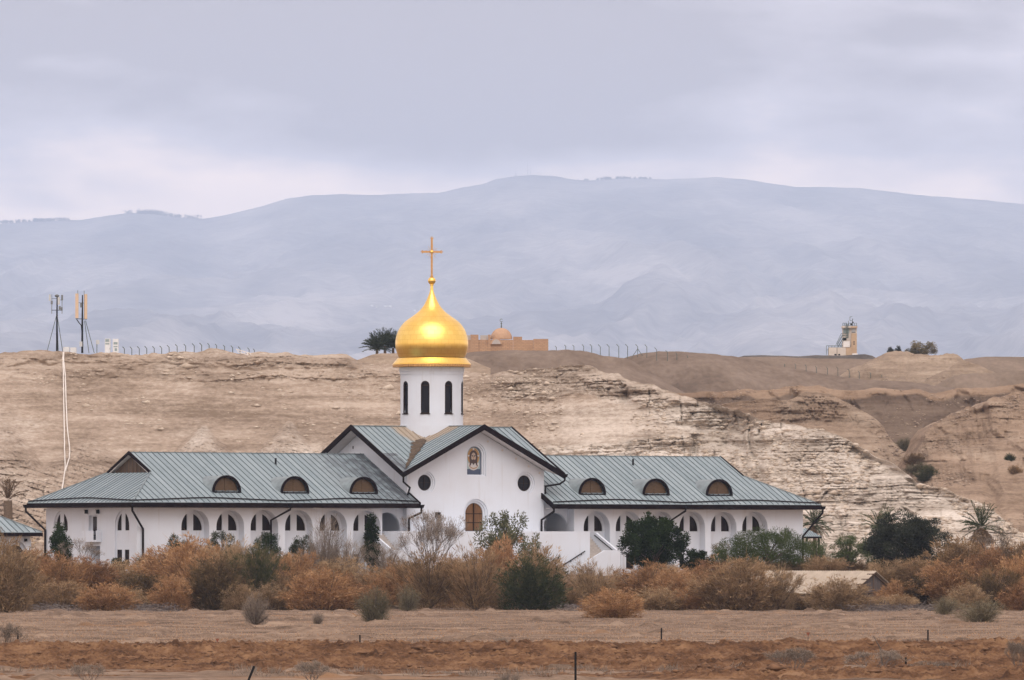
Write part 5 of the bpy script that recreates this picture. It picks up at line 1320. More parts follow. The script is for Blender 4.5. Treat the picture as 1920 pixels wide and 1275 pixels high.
def palm(seed, mat, th=4.0, tr=0.22, nf=30, fl=2.4, droop=0.9, dead=None, ndead=0, leafl=0.5, minel=-20):
    rs = np.random.RandomState(seed); rnd = random.Random(seed)
    mb = MB(); pts = []; rad = []
    for i in range(9):
        q = i / 8; pts.append((0.12 * math.sin(q * 2.2) * th / 4, 0.05 * q, th * q)); rad.append(tr * (1.18 - 0.25 * q + (0.06 if i % 2 else 0)))
    mb.tube(pts, rad, 9)
    top = np.array(pts[-1])
    def fronds(nf, lo, hi, dr, L_):
        PP, TT = [], []; rmb = MB()
        for i in range(nf):
            a = rs.rand() * 6.283; el = R(lo + (hi - lo) * rs.rand()); ln = L_ * rs.uniform(0.75, 1.1)
            d = np.array([math.cos(a) * math.cos(el), math.sin(a) * math.cos(el), math.sin(el)]); p = top.copy(); prev = []
            seg = 11
            for k in range(seg):
                prev.append(tuple(p))
                d = d + np.array([0, 0, -dr * 1.25 / seg * (0.3 + k / seg)]); d = d / np.linalg.norm(d)
                if k > 0:
                    sd = np.cross(d, [0, 0, 1.0]); sd = sd / (np.linalg.norm(sd) + 1e-6)
                    for s in (-1, 1):
                        for m_ in range(3):
                            b0 = p + d * (ln / seg) * m_ / 3
                            PP.append(b0); v = sd * s * 0.8 + d * 0.75 + np.array([0, 0, 0.22]) + rs.normal(size=3) * 0.12
                            TT.append(v / np.linalg.norm(v) * leafl * math.sin(math.pi * (0.12 + 0.80 * k / seg)) ** 0.7 * rs.uniform(0.8, 1.1))
                p = p + d * ln / seg
            prev.append(tuple(p))
            rmb.tube(prev[::2], [0.035] * len(prev[::2]), 3, cap=False)
        PP = np.array(PP); TT = np.array(TT); ln = np.linalg.norm(TT, axis=1)
        return PP, TT / ln[:, None], ln
    PP, DD, ln = fronds(nf, minel, 85, droop, fl)
    fol = leafmesh('fronds', sprays(PP, DD, ln, np.full(len(PP), 0.055), rs), mat, np.clip(rs.rand(len(PP)), 0, 1))
    dd = None
    if ndead:
        PP, DD, ln = fronds(ndead, -75, -30, 0.7, fl * 0.75)
        dd = leafmesh('dead_fronds', sprays(PP, DD, ln, np.full(len(PP), 0.05), rs), MAT['lf_dead'], rs.rand(len(PP)))
    return mb.mesh('trunk', MAT['palmtrunk']), fol, dd

# prototypes, shared by all copies
PROTO = {}
def proto(key):
    if key in PROTO: return PROTO[key]
    kind, var = key.split(':'); sd = abs(hash_str(key)) % 9999
    if kind in ('orange', 'rust', 'tan', 'brown', 'olive', 'greyg', 'umber'):
        v = int(var); kw = dict(h=4.0, r=2.0)
        if v == 0: kw.update(lump=0.25)                                  # dome
        if v == 1: kw.update(vase=0.7, lump=0.35, nst=80, spread=0.10)   # vase
        if v == 2: kw.update(vase=0.35, lump=0.45, nst=110)              # ragged
        if v == 3: kw.update(vase=0.9, nst=64, per=120, spread=0.07, up=1.2, L=(0.2, 0.5), Wd=(0.02, 0.045), nstem=44) # brushy
        PROTO[key] = feather(sd, MAT['lf_' + kind], **kw)
    elif kind == 'grey': PROTO[key] = feather(sd, MAT['lf_grey'], h=4.0, r=1.6, nst=60, per=70, vase=0.8, spread=0.07, up=1.3, L=(0.25, 0.55), Wd=(0.012, 0.026))
    elif kind == 'small': PROTO[key] = feather(sd, MAT['lf_' + var], h=1.6, r=0.8, nst=70, per=60, L=(0.10, 0.24), Wd=(0.010, 0.022), vase=0.5, spread=0.07, nstem=24)
    return PROTO[key]
def hash_str(s):
    h = 7
    for c_ in s: h = (h * 131 + ord(c_)) & 0x7fffffff
    return h
rot = random.Random(77)
def plant(name, cat, pr, px, Y, top, wpx, label, group=None, parts=('stems', 'foliage'), zb=None, sink=0.05):
    x = (px - PX0) / F * Y
    z0 = topz(x, Y) if zb is None else zb
    H = ZC + (YH - top) / F * Y - z0; Wm = wpx / F * Y
    a, f, h, w = pr
    o = thing(name, label, cat, (x, Y, z0 - sink), rot.uniform(0, 6.28), group)
    sc = (Wm / w, Wm / w, H / h)
    link(parts[0], a, o, scale=sc)
    if f is not None: link(parts[1], f, o, scale=sc)
    return o

TH_G = 'shrubs of the thicket between the field and the church'
B = [ # px, distance, top row, width px, kind, label
 (12, 668, 1003, 105, 'tan:2', 'tall tan-brown tamarisk cut by the left edge of the picture'),
 (66, 716, 1036, 105, 'rust:0', 'rust-brown tamarisk below the low outbuilding with the arch'),
 (40, 694, 1068, 110, 'brown:2', 'brown tamarisk at the front, second from the left edge'),
 (112, 704, 1050, 100, 'orange:2', 'orange tamarisk just below the glossy dark green shrub at the end wall'),
 (172, 712, 1052, 95, 'rust:2', 'rust tamarisk in front of the ground-floor doorway in the end wall'),
 (118, 692, 1088, 100, 'brown:0', 'low brown shrub left of the pale orange dome-shaped shrub'),
 (201, 688, 1093, 104, 'orange:0', 'pale orange dome-shaped shrub at the front, below the balcony'),
 (228, 718, 1056, 80, 'tan:2', 'tan shrub under the windows beside the front-left corner downpipe'),
 (270, 698, 1072, 86, 'umber:1', 'dark brown shrub between two rounded orange shrubs on the left'),
 (322, 689, 1078, 82, 'orange:0', 'rounded orange shrub with dark dead branches at its foot'),
 (304, 716, 1034, 90, 'rust:3', 'rust-orange tamarisk rising left of the first arched bay'),
 (352, 713, 1014, 125, 'orange:2', 'large orange tamarisk in front of the first arched bay'),
 (404, 690, 1042, 112, 'umber:2', 'dark olive-brown shrub with a black hollow, below the second arched bay'),
 (372, 700, 1044, 86, 'orange:1', 'orange shrub tucked behind the dark olive-brown shrub'),
 (432, 712, 1022, 105, 'tan:3', 'tall tan tamarisk in front of the second arched bay'),
 (478, 705, 1030, 100, 'olive:3', 'olive-brown tamarisk under the third arched bay'),
 (520, 714, 1046, 86, 'tan:2', 'tan shrub left of the middle downpipe of the left wing'),
 (545, 693, 1076, 96, 'brown:0', 'brown shrub at the front, left of the bright orange mound'),
 (560, 712, 1040, 80, 'orange:1', 'orange tamarisk right of the middle downpipe of the left wing'),
 (508, 690, 1092, 84, 'tan:0', 'low tan shrub behind the small round grey bush on the field'),
 (602, 687, 1064, 128, 'orange:0', 'bright orange mound-shaped tamarisk left of the picture centre'),
 (654, 695, 1080, 76, 'rust:2', 'rust shrub just right of the bright orange mound'),
 (735, 700, 1066, 92, 'orange:2', 'deep orange tamarisk below the left stair'),
 (700, 712, 1070, 80, 'tan:1', 'tan shrub under the dark cypress-like tree'),
 (694, 690, 1096, 70, 'rust:0', 'low rust shrub behind the grey-green bush on the field'),
 (803, 690, 1034, 126, 'tan:3', 'tall tan-orange tamarisk in front of the bare grey tree'),
 (776, 706, 1062, 90, 'rust:1', 'rust tamarisk half hidden left of the tall tan-orange one'),
 (846, 698, 1050, 80, 'orange:3', 'orange-tan shrub right of the bare grey tree'),
 (893, 688, 1030, 118, 'brown:3', 'big vase-shaped brown tamarisk below the church door'),
 (942, 704, 1018, 110, 'rust:2', 'rust-topped tamarisk under the sparse tree beside the church door'),
 (996, 685, 1036, 104, 'olive:0', 'black-green rounded shrub at the front below the right half of the church'),
 (1012, 706, 1026, 92, 'tan:2', 'tan tamarisk rising behind the black-green rounded shrub'),
 (1052, 699, 1092, 66, 'tan:1', 'tan shrub at the foot of the right stair'),
 (1112, 700, 1062, 104, 'tan:3', 'brushy straw-coloured shrub in front of the right stair'),
 (1075, 690, 1104, 60, 'brown:0', 'low brown shrub right of the black-green one'),
 (1213, 704, 1062, 104, 'orange:2', 'orange-tan tamarisk below the big dark green tree'),
 (1176, 712, 1092, 70, 'tan:1', 'tan shrub left of the big dark green tree'),
 (1268, 698, 1070, 100, 'orange:1', 'light orange shrub right of the big dark green tree'),
 (1312, 706, 1066, 84, 'rust:0', 'rust shrub left of the big rounded brown one'),
 (1234, 690, 1098, 92, 'tan:0', 'low tan shrub at the front below the big dark green tree'),
 (1300, 690, 1100, 80, 'orange:0', 'low orange shrub left of the big rounded brown one'),
 (1384, 688, 1046, 128, 'brown:2', 'big rounded brown tamarisk left of the plank shed'),
 (1458, 690, 1066, 86, 'tan:3', 'open tan tamarisk in front of the left end of the shed roof'),
 (1430, 693, 1096, 70, 'orange:0', 'low orange shrub right of the big rounded brown one'),
 (1500, 692, 1110, 78, 'tan:0', 'low tan shrub under the eave of the shed'),
 (1568, 686, 1082, 96, 'tan:2', 'ragged tan tamarisk in front of the shed gable'),
 (1612, 690, 1118, 56, 'brown:1', 'small brown shrub under the shed gable'),
 (1648, 694, 1120, 56, 'tan:0', 'small tan shrub right of the shed gable'),
 (1688, 700, 1092, 78, 'orange:0', 'rounded orange shrub right of the shed'),
 (1735, 700, 1084, 92, 'umber:2', 'brown shrub below the big blackish tree'),
 (1716, 722, 1052, 84, 'brown:0', 'brown shrub hugging the foot of the big blackish tree'),
 (1546, 728, 1050, 76, 'brown:1', 'brown shrub peering over the shed roof'),
 (1660, 722, 1056, 70, 'tan:1', 'tan shrub behind the ridge end of the shed'),
 (1792, 698, 1052, 120, 'orange:2', 'large orange tamarisk below the ragged palm on the right'),
 (1802, 726, 1012, 110, 'brown:2', 'tall dull brown tamarisk around the ragged palm trunk'),
 (1862, 714, 1036, 110, 'rust:2', 'rust tamarisk right of the ragged palm'),
 (1866, 692, 1066, 110, 'umber:3', 'brown tamarisk with a dark base near the right edge'),
 (1924, 704, 1044, 110, 'orange:1', 'orange-brown tamarisk cut by the right edge of the picture'),
 (1812, 690, 1092, 76, 'tan:0', 'low tan shrub behind the two grey-green bushes on the right'),
 (1918, 690, 1092, 80, 'rust:0', 'low rust shrub in the lower right corner of the thicket'),
 (1760, 716, 1062, 80, 'rust:1', 'rust shrub between the blackish tree and the large orange tamarisk'),
 (100, 728, 1052, 80, 'rust:1', 'rust shrub right at the corner of the low outbuilding'),
 (150, 728, 1058, 76, 'tan:2', 'tan shrub under the balcony of the end wall'),
 (285, 728, 1048, 76, 'brown:1', 'brown shrub right of the front-left corner downpipe'),
 (398, 730, 1030, 84, 'tan:2', 'tan shrub between the first and second arched bays'),
 (466, 730, 1034, 84, 'brown:1', 'brown shrub between the second and third arched bays'),
 (540, 729, 1044, 80, 'brown:2', 'brown shrub at the foot of the middle downpipe of the left wing'),
 (640, 716, 1050, 90, 'tan:1', 'tan shrub behind the bright orange mound'),
 (760, 722, 1058, 80, 'brown:2', 'brown shrub behind the deep orange tamarisk'),
 (868, 718, 1050, 84, 'tan:2', 'tan shrub left under the church door'),
 (1058, 714, 1094, 70, 'rust:1', 'rust shrub against the lower parapet of the right stair'),
 (1148, 722, 1096, 70, 'tan:2', 'tan shrub below the landing of the right stair'),
 (1248, 722, 1064, 84, 'tan:1', 'tan shrub behind the light orange shrub'),
 (1330, 726, 1058, 84, 'rust:2', 'rust shrub below the pale twiggy shrub'),
 (1400, 728, 1054, 90, 'tan:1', 'tan shrub under the wide acacia, left half'),
 (1470, 732, 1058, 90, 'brown:2', 'brown shrub under the wide acacia, right half'),
 (1520, 738, 1050, 80, 'brown:1', 'brown shrub below the small pavilion'),
 (1600, 742, 1054, 90, 'tan:2', 'tan shrub under the small bright green tree'),
 (1780, 738, 1046, 90, 'tan:1', 'tan shrub right behind the blackish tree'),
 (1840, 738, 1024, 90, 'rust:0', 'rust shrub under the ragged palm crown'),
 (1905, 736, 1020, 90, 'brown:0', 'brown shrub behind the rust tamarisk at the right edge'),
 (1350, 694, 1108, 66, 'brown:1', 'low brown shrub at the left foot of the big rounded brown one'),
 (1030, 690, 1110, 60, 'brown:2', 'low brown shrub at the right foot of the black-green one'),
 (948, 690, 1096, 60, 'tan:1', 'low tan shrub between the vase-shaped brown one and the black-green one'),
 (448, 688, 1092, 70, 'tan:0', 'low tan shrub right of the dark olive-brown shrub'),
 (236, 694, 1102, 66, 'tan:1', 'low tan shrub right of the pale orange dome-shaped shrub'),
 (1690, 686, 1116, 60, 'tan:1', 'low straw shrub at the front right of the shed'),
 (22, 724, 1030, 90, 'tan:1', 'tan tamarisk standing before the outbuilding wall'),
]
for px, Y, top, w, k, lab in B:
    plant('tamarisk_bush', 'bush', proto(k), px, Y, top - (3 if Y < 700 else 8), w * 1.10, lab, TH_G)
# free-standing bushes on the field
def gb(py): return groundY(py)
for px, base, top, w, k, lab in (
    (479, 1172, 1112, 52, 'small:grey', 'small round grey-brown bush alone on the field, left of centre'),
    (702, 1167, 1100, 68, 'small:greyg', 'grey-green tufted bush on the field below the left stair'),
    (1150, 1160, 1099, 108, 'orange:0', 'low spreading orange bush on the field below the right stair'),
    (1771, 1153, 1116, 48, 'small:greyg', 'smaller of two grey-green bushes on the field at the right'),
    (1836, 1168, 1122, 92, 'small:greyg', 'larger of two grey-green bushes on the field at the right'),
    (596, 1172, 1146, 26, 'small:grey', 'wispy little grey twig tuft right of the small round bush'),
    (765, 1147, 1098, 44, 'small:greyg', 'small green-grey bush at the front of the thicket left of centre'),
    (942, 1214, 1190, 34, 'small:grey', 'tiny grey tuft on the field just behind the soil bank')):
    plant('field_bush', 'bush', proto(k), px, gb(base), top, w, lab, 'bushes standing free on the field')
# shrubs and trees by the walls
def tree(name, pr, px, Y, top, w, label, cat='tree', parts=('trunk', 'crown'), **kw):
    return plant(name, cat, pr, px, Y, top, w, label, parts=parts, **kw)
tree('evergreen_shrub', leafy(11, MAT['lf_dark'], 3.6, 1.25, 0.3, 40, 190, L=(0.10, 0.2), Wd=(0.05, 0.10), clr=0.42), 111, 736, 984, 52, 'glossy dark green shrub against the left end wall', 'bush')
tree('cypress_tree', leafy(12, MAT['lf_dark'], 5.0, 0.75, 0.5, 34, 170, clr=0.36, shape='cone'), 697, 732, 962, 40, 'narrow dark green cypress-like tree by the left stair')
for i, (px, top, w, lab) in enumerate(((330, 1000, 40, 'small dark oleander at the left edge of the first arched bay'), (417, 990, 66, 'dark green oleander in front of the second arched bay'),
        (501, 996, 62, 'dark green oleander in front of the third arched bay'), (568, 1003, 58, 'blackish oleander right of the middle downpipe of the left wing'), (350, 1010, 36, 'low dark oleander under the first arched bay'))):
    tree('oleander', leafy(20 + i, MAT['lf_olive'] if i != 2 else MAT['lf_dark'], 3.6, 1.35, 0.4, 44, 130, L=(0.12, 0.26), Wd=(0.03, 0.06), clr=0.34, upw=0.5), px, 737, top, w, lab, 'bush')
tree('sparse_tree', leafy(31, MAT['lf_dull'], 5.2, 2.0, 0.8, 60, 120, L=(0.12, 0.26), Wd=(0.06, 0.10), clr=0.36, shape='columns', nlimb=30), 954, 722, 956, 122, 'sparse grey-green tree standing right of the church door')
tree('dark_tree', leafy(32, MAT['lf_dark'], 6.0, 2.4, 0.6, 150, 150, L=(0.13, 0.28), Wd=(0.06, 0.11), clr=0.36, shape='columns', fill=0.2, upw=0.5), 1226, 730, 966, 136, 'big dense dark green tree in front of the right wing')
tree('dark_tree', leafy(33, MAT['lf_dark'], 3.0, 1.4, 0.3, 40, 150, clr=0.40, fill=0.2), 1308, 731, 1030, 62, 'low dark green tree right beside the big dense one')
tree('acacia_tree', leafy(34, MAT['lf_green'], 4.4, 4.2, 0.3, 230, 110, L=(0.12, 0.30), Wd=(0.03, 0.055), clr=0.5, shape='ball', fill=0.1, upw=0.4, nlimb=40), 1438, 733, 990, 205, 'wide feathery green acacia before the end of the right wing')
tree('acacia_tree', leafy(35, MAT['lf_green'], 4.4, 1.8, 1.3, 50, 120, L=(0.10, 0.24), Wd=(0.04, 0.07), clr=0.42, nlimb=26), 1592, 740, 1004, 90, 'small bright green tree with a forked trunk left of the blackish tree')
tree('acacia_tree', leafy(36, MAT['lf_greyg'], 3.4, 1.6, 0.6, 36, 100, L=(0.10, 0.22), Wd=(0.03, 0.06), clr=0.40), 1352, 736, 1014, 60, 'pale twiggy shrub between the dark green tree and the wide acacia')
tree('casuarina_tree', leafy(37, MAT['lf_blackg'], 6.6, 3.0, 0.1, 160, 190, L=(0.16, 0.36), Wd=(0.04, 0.08), clr=0.55, fill=0.15, upw=0.9, nlimb=30), 1704, 734, 958, 172, 'big blackish bushy tree left of the ragged palm')
tree('green_shrub', leafy(42, MAT['lf_palm'], 4.0, 1.6, 0.2, 46, 120, L=(0.2, 0.42), Wd=(0.035, 0.06), clr=0.42, upw=0.9), 1650, 748, 1000, 76, 'green bushy palm shoots left against the blackish tree', 'bush')
tree('green_shrub', leafy(38, MAT['lf_dark'], 2.2, 1.0, 0.2, 26, 120, clr=0.34), 1885, 738, 1033, 44, 'dark green shrub near the right edge behind the tamarisks', 'bush')
tree('green_shrub', leafy(39, MAT['lf_palm'], 2.2, 1.0, 0.2, 24, 90, L=(0.2, 0.45), Wd=(0.03, 0.05), clr=0.30, upw=1.0), 272, 730, 1044, 46, 'spiky green shrub at the foot of the front-left downpipe', 'bush')
tree('green_shrub', leafy(41, MAT['lf_green'], 3.4, 1.5, 0.2, 40, 120, L=(0.12, 0.28), Wd=(0.03, 0.06), clr=0.42), 1532, 768, 1012, 60, 'green shrub in front of the small pavilion', 'bush')
tree('green_shrub', leafy(40, MAT['lf_olive'], 2.0, 0.9, 0.2, 24, 100, clr=0.30), 226, 734, 1046, 36, 'small olive shrub under the end wall windows', 'bush')
for px, top, w, sd, lab in ((610, 972, 80, 0, 'tall grey leafless shrub before the fifth arched bay'), (652, 1006, 76, 1, 'grey feathery leafless shrub left of the cypress-like tree'), (590, 1014, 60, 1, 'low grey leafless shrub before the fourth arched bay'),
                            (725, 1018, 74, 0, 'grey leafless shrub at the foot of the left stair')):
    plant('leafless_shrub', 'bush', proto('grey:%d' % sd), px, 728, top, w, lab, 'leafless grey shrubs')
bt = bare(5, MAT['bark_grey'], 5.0, 0.55, 6, 6, 0.06, twig=5, lean=0.55)
plant('bare_tree', 'tree', bt, 806, 716, 955, 150, 'bare grey tree with dark forking limbs before the left stair', parts=('branches', 'twigs'))
plant('bare_tree', 'tree', bare(6, MAT['bark_grey'], 3.4, 0.6, 5, 4, 0.04, twig=4, lean=0.6), 152, 734, 1010, 70, 'thin pale bare shrub leaning by the end wall', parts=('branches', 'twigs'))
plant('bare_tree', 'tree', bare(8, MAT['bark'], 4.0, 0.6, 5, 4, 0.05, twig=3, lean=0.4), 1870, 722, 980, 80, 'thin bare shrub right of the ragged palm', parts=('branches', 'twigs'))
# palms
def put_palm(pr, px, Y, crown_py, label, zb=None, scale=1.0, rz=0):
    x = (px - PX0) / F * Y; zt_ = ZC + (YH - crown_py) / F * Y
    trunk, fr, dd = pr
    th = max(v.co.z for v in trunk.vertices)
    z0 = zb if zb is not None else gz1(x, Y)
    o = thing('palm_tree', label, 'palm', (x, Y, z0), rz)
    k = (zt_ - z0) / th
    link('trunk', trunk, o, scale=(scale, scale, k))
    c_ = link('fronds', fr, o, scale=(scale, scale, scale), loc=(0, 0, zt_ - z0 - th * scale))
    if dd is not None: link('dead_fronds', dd, o, scale=(scale, scale, scale), loc=(0, 0, zt_ - z0 - th * scale))
    return o
pal = palm(1, MAT['lf_palm'], 4.0, 0.22, 34, 2.5, 0.9, ndead=14)
pal2 = palm(2, MAT['lf_palm'], 4.0, 0.24, 30, 2.6, 0.75, ndead=30)
put_palm(pal, 1527, 824, 985, 'palm behind the small pavilion at the right wing end', rz=1.0, scale=0.82)
put_palm(pal, 1652, 800, 993, 'upright palm half hidden behind the blackish tree', rz=2.0, scale=1.0)
put_palm(pal2, 1838, 790, 990, 'ragged palm with a brown skirt of dead fronds on the right', rz=0.4, scale=1.0)
pd = palm(3, MAT['lf_dead'], 4.0, 0.42, 12, 2.2, 0.9, minel=35)
put_palm(pd, 13, 800, 938, 'withered palm stump behind the low outbuilding at the left edge', rz=0.2, scale=1.0)
pk = palm(4, MAT['lf_palmdark'], 2.2, 0.20, 64, 2.7, 0.6, leafl=0.7, minel=0)
for i, (px, cy, lab) in enumerate(((706, 655, 'dark palm on the plateau, left of a clump of three'), (722, 648, 'dark palm on the plateau, middle and tallest of a clump of three'), (738, 652, 'dark palm on the plateau, right of a clump of three, beside the dome'))):
    put_palm(pk, px, 1116 + i * 2, cy, lab, zb=drop((px - PX0) / F * 1116, 1116 + i * 2, ('pale_mound',)) or 30.0, rz=i * 1.3, scale=0.84)
# shrubs in the gully and on the skyline
for i, (px, py, w, h, k, lab) in enumerate(((1697, 842, 40, 22, 'greyg:0', 'highest grey-green shrub in the gully of the right hills'), (1716, 868, 42, 20, 'brown:0', 'brown shrub in the middle of the gully'),
        (1722, 884, 44, 18, 'greyg:2', 'grey shrub low in the gully'), (1738, 898, 46, 26, 'olive:2', 'lowest dark brown-green shrub in the gully'), (1893, 862, 20, 14, 'olive:0', 'lone dark shrub on the right brown slope'), (1903, 885, 26, 14, 'brown:2', 'lower lone shrub on the right brown slope'))):
    p = hit(px, py)
    if p: plant('gully_shrub', 'bush', proto(k), px, p.y, py - h, w, lab, zb=p.z - 0.3)
for i, (px, top, base, w, mt, lab) in enumerate(((1670, 650, 664, 18, 'lf_blackg', 'left of the two small dark trees on the pale mound'), (1684, 648, 664, 16, 'lf_blackg', 'right of the two small dark trees on the pale mound'),
        (1730, 638, 667, 58, 'lf_greyg', 'larger grey-green tree on the pale mound skyline'), (1708, 654, 667, 28, 'lf_greyg', 'low scrub left of the larger skyline tree'))):
    x = (px - PX0) / F * 1462; zb = drop(x, 1462, ('pale_mound',)) or (ZC + (YH - base) / F * 1462)
    plant('skyline_tree', 'tree', leafy(60 + i, MAT[mt], 2.6, 1.6, 0.3, 30, 110, clr=0.45), px, 1462, top, w, lab, zb=zb - 0.2, parts=('trunk', 'crown'))
# dry shrubs in front
for px, base, top, w, sd, lab in ((1488, 1264, 1212, 120, 41, 'dry grey shrub on the soil bank, left of the two on the right'), (1642, 1264, 1216, 130, 42, 'dry grey shrub with a leaning dead stem on the right bank'),
        (1742, 1266, 1236, 110, 43, 'low tangle of dead branches beside the short post on the right'), (1908, 1262, 1200, 60, 44, 'dry twigs at the right edge of the soil bank'),
        (585, 1284, 1236, 90, 45, 'dry grey twigs right of the slanting post at the bottom'), (168, 1286, 1242, 70, 46, 'pale dry twigs at the bottom near the left corner'), (16, 1226, 1166, 84, 47, 'dark dead bush round the post at the left edge'),
        (950, 1290, 1262, 60, 48, 'faint dry twigs at the bottom edge near the middle')):
    Y = gb(base); plant('dry_shrub', 'bush', bare(sd, MAT['bark'] if sd in (43, 47) else MAT['bark_grey'], 2.0, 0.7, 5, 8, 0.022, twig=5, lean=0.9), px, min(Y, 372), top, w, lab, 'dry shrubs at the soil bank', parts=('branches', 'twigs'))
# a leaning dead stem
Y = 330.0; mb = MB(); p0 = W(1654, 1245, Y); p1 = W(1650, 1215, Y); p2 = W(1637, 1192, Y)
mb.tube([(p0.x, Y, topz(p0.x, Y) - 0.05), p0, p1, p2], [0.035, 0.032, 0.026, 0.012], 6); mb.tube([p1, W(1662, 1204, Y), W(1668, 1190, Y)], [0.014, 0.01, 0.005], 4)
tag(mb.build('dead_stem', MAT['bark']), 'curved dark dead stem rising from the dry shrub on the right', 'dead branch')
# grass stubble on the field
rs = np.random.RandomState(8); n = 60000
yy = 1 / rs.uniform(1 / 700.0, 1 / 385.0, n); xx = rs.uniform(-0.066, 0.066, n) * yy
den = vnoise(xx / 5.0, yy / 9.0, 91); keep = rs.rand(n) < 0.85; xx, yy = xx[keep], yy[keep]; n = len(xx)
zz = gz(xx, yy) + ground_relief(xx, yy)
P = np.stack([xx, yy, zz], 1); D = unit(rs.normal(size=(n, 3)) * np.array([0.7, 0.5, 0.2]) + np.array([0, 0, 0.8]))
MAT['lf_straw'] = leafmat('straw', [(0.0, (0.24, 0.165, 0.115)), (0.5, (0.33, 0.235, 0.165)), (0.9, (0.42, 0.31, 0.22)), (1.0, (0.42, 0.24, 0.12))], 0.3)
tag(link('grass_stubble', leafmesh('grass_stubble', sprays(P, D, rs.uniform(0.05, 0.15, n), rs.uniform(0.03, 0.06, n), rs), MAT['lf_straw'], rs.rand(n) * 0.9 + 0.1 * (den[keep] > 0.8))), 'short dry straw-coloured stubble over the field', 'grass', kind='stuff')
# dead twigs lying along the foot of the thicket
rs = np.random.RandomState(18); n = 9000
cx = np.concatenate([rs.normal(95, 28, n // 5), rs.normal(292, 26, n // 5), rs.normal(1082, 16, n // 5), rs.normal(1655, 42, n - 3 * (n // 5) - n // 5), rs.normal(1720, 34, n // 5)])
yy = rs.uniform(676, 694, n); xx = (cx - PX0) / F * yy
P = np.stack([xx, yy, gz(xx, yy) + rs.rand(n) ** 2 * 0.55], 1); D = unit(rs.normal(size=(n, 3)) * np.array([1, 1, 0.35]))
MAT['lf_litter'] = leafmat('dead_twigs', [(0.0, (0.045, 0.038, 0.042)), (0.6, (0.11, 0.095, 0.092)), (1.0, (0.21, 0.18, 0.16))], 0.05)
tag(link('dead_brushwood', leafmesh('dead_brushwood', sprays(P, D, rs.uniform(0.2, 0.7, n), rs.uniform(0.02, 0.05, n), rs), MAT['lf_litter'], rs.rand(n))), 'grey dead brushwood lying along the foot of the thicket', 'brushwood', kind='stuff')
# ================================================================ small buildings
ORD = ['first', 'second', 'third', 'fourth', 'fifth', 'sixth', 'seventh', 'eighth', 'ninth', 'tenth', 'eleventh', 'twelfth', 'thirteenth', 'fourteenth', 'fifteenth', 'sixteenth', 'seventeenth', 'eighteenth']
# ---- low outbuilding at the left edge, same roof as the wings
Y0 = 735.0; c0 = W(79, 999, Y0)
ob = thing('outbuilding', 'low white outbuilding with grey-green hipped roof at the left edge', 'building', (c0.x, c0.y, 0), TH)
ze = c0.z; Lh, Dh = 18.0, 10.0; kk = 0.517
fF_ = lambda a, b_, n: (a, b_, ze + kk * b_ + n)
pf = [(0, 0), (-Lh, 0), (-Lh, Dh / 2), (-Dh / 2, Dh / 2)]
dkm = MB().prism(pf, fF_, -0.2, -0.004).prism(pf, lambda a, b_, n: (a, Dh - b_, ze + kk * b_ + n), -0.2, 0.05)
dkm.prism([(0, 0), (Dh, 0), (Dh / 2, Dh / 2)], lambda a, b_, n: (-b_, a, ze + kk * b_ + n), -0.19, 0.045)
orf = dkm.build('roof', MAT['soffit'], ob); panels(orf, pf, fF_)
MB().bar((0, 0, ze + 0.1), (-Dh / 2, Dh / 2, ze + kk * Dh / 2 + 0.1), 0.12, 0.07).build('hip_cap', MAT['dormer'], orf)
MB().box(-Lh, 0.05, -0.06, 0.1, ze - 0.30, ze + 0.01).box(-0.1, 0.05, 0.105, Dh, ze - 0.298, ze + 0.008).build('fascia', MAT['brown'], ob)
ac = -2.15
mb = MB(); wall_panel(mb, lambda a, z, d: (a, 0.8 + d, z), -Lh, -0.6, 1.8, lambda a: ze + 0.1, [dict(a0=ac - 1.15, a1=ac + 1.15, bot=1.8, top=arch_top(ac, 1.15, 4.55, 1.2), d=0.35, n=16)])
mb.quad((-0.6, 0.8, 1.8), (-0.6, Dh - 0.8, 1.8), (-0.6, Dh - 0.8, ze + 0.1), (-0.6, 0.8, ze + 0.1))
mb.quad((ac - 1.3, 1.15, 1.8), (ac + 1.3, 1.15, 1.8), (ac + 1.3, 1.15, 6.0), (ac - 1.3, 1.15, 6.0))
mb.build('wall', MAT['white'], ob)
ow = MB().prism([(ac - 0.78, 1.9), (ac + 0.95, 1.9)] + ell(ac + 0.08, 4.4, 0.87, 0.95, 0, 180, 12), lambda a, z, d: (a, 1.15 + d, z), -0.05, -0.005).build('window', MAT['wglass'], ob)
fr = MB(); outline_frame(fr, [(ac - 0.78, 1.9), (ac + 0.95, 1.9)] + ell(ac + 0.08, 4.4, 0.87, 0.95, 0, 180, 12), lambda a, z, d: (a, 1.15 + d, z), -0.12, -0.052, 0.09); fr.build('frame', MAT['wframe'], ow)
MB().box(-1.3, -1.1, 0.60, 0.797, ze - 0.75, ze - 0.5).build('wall_lamp', MAT['black'], ob)
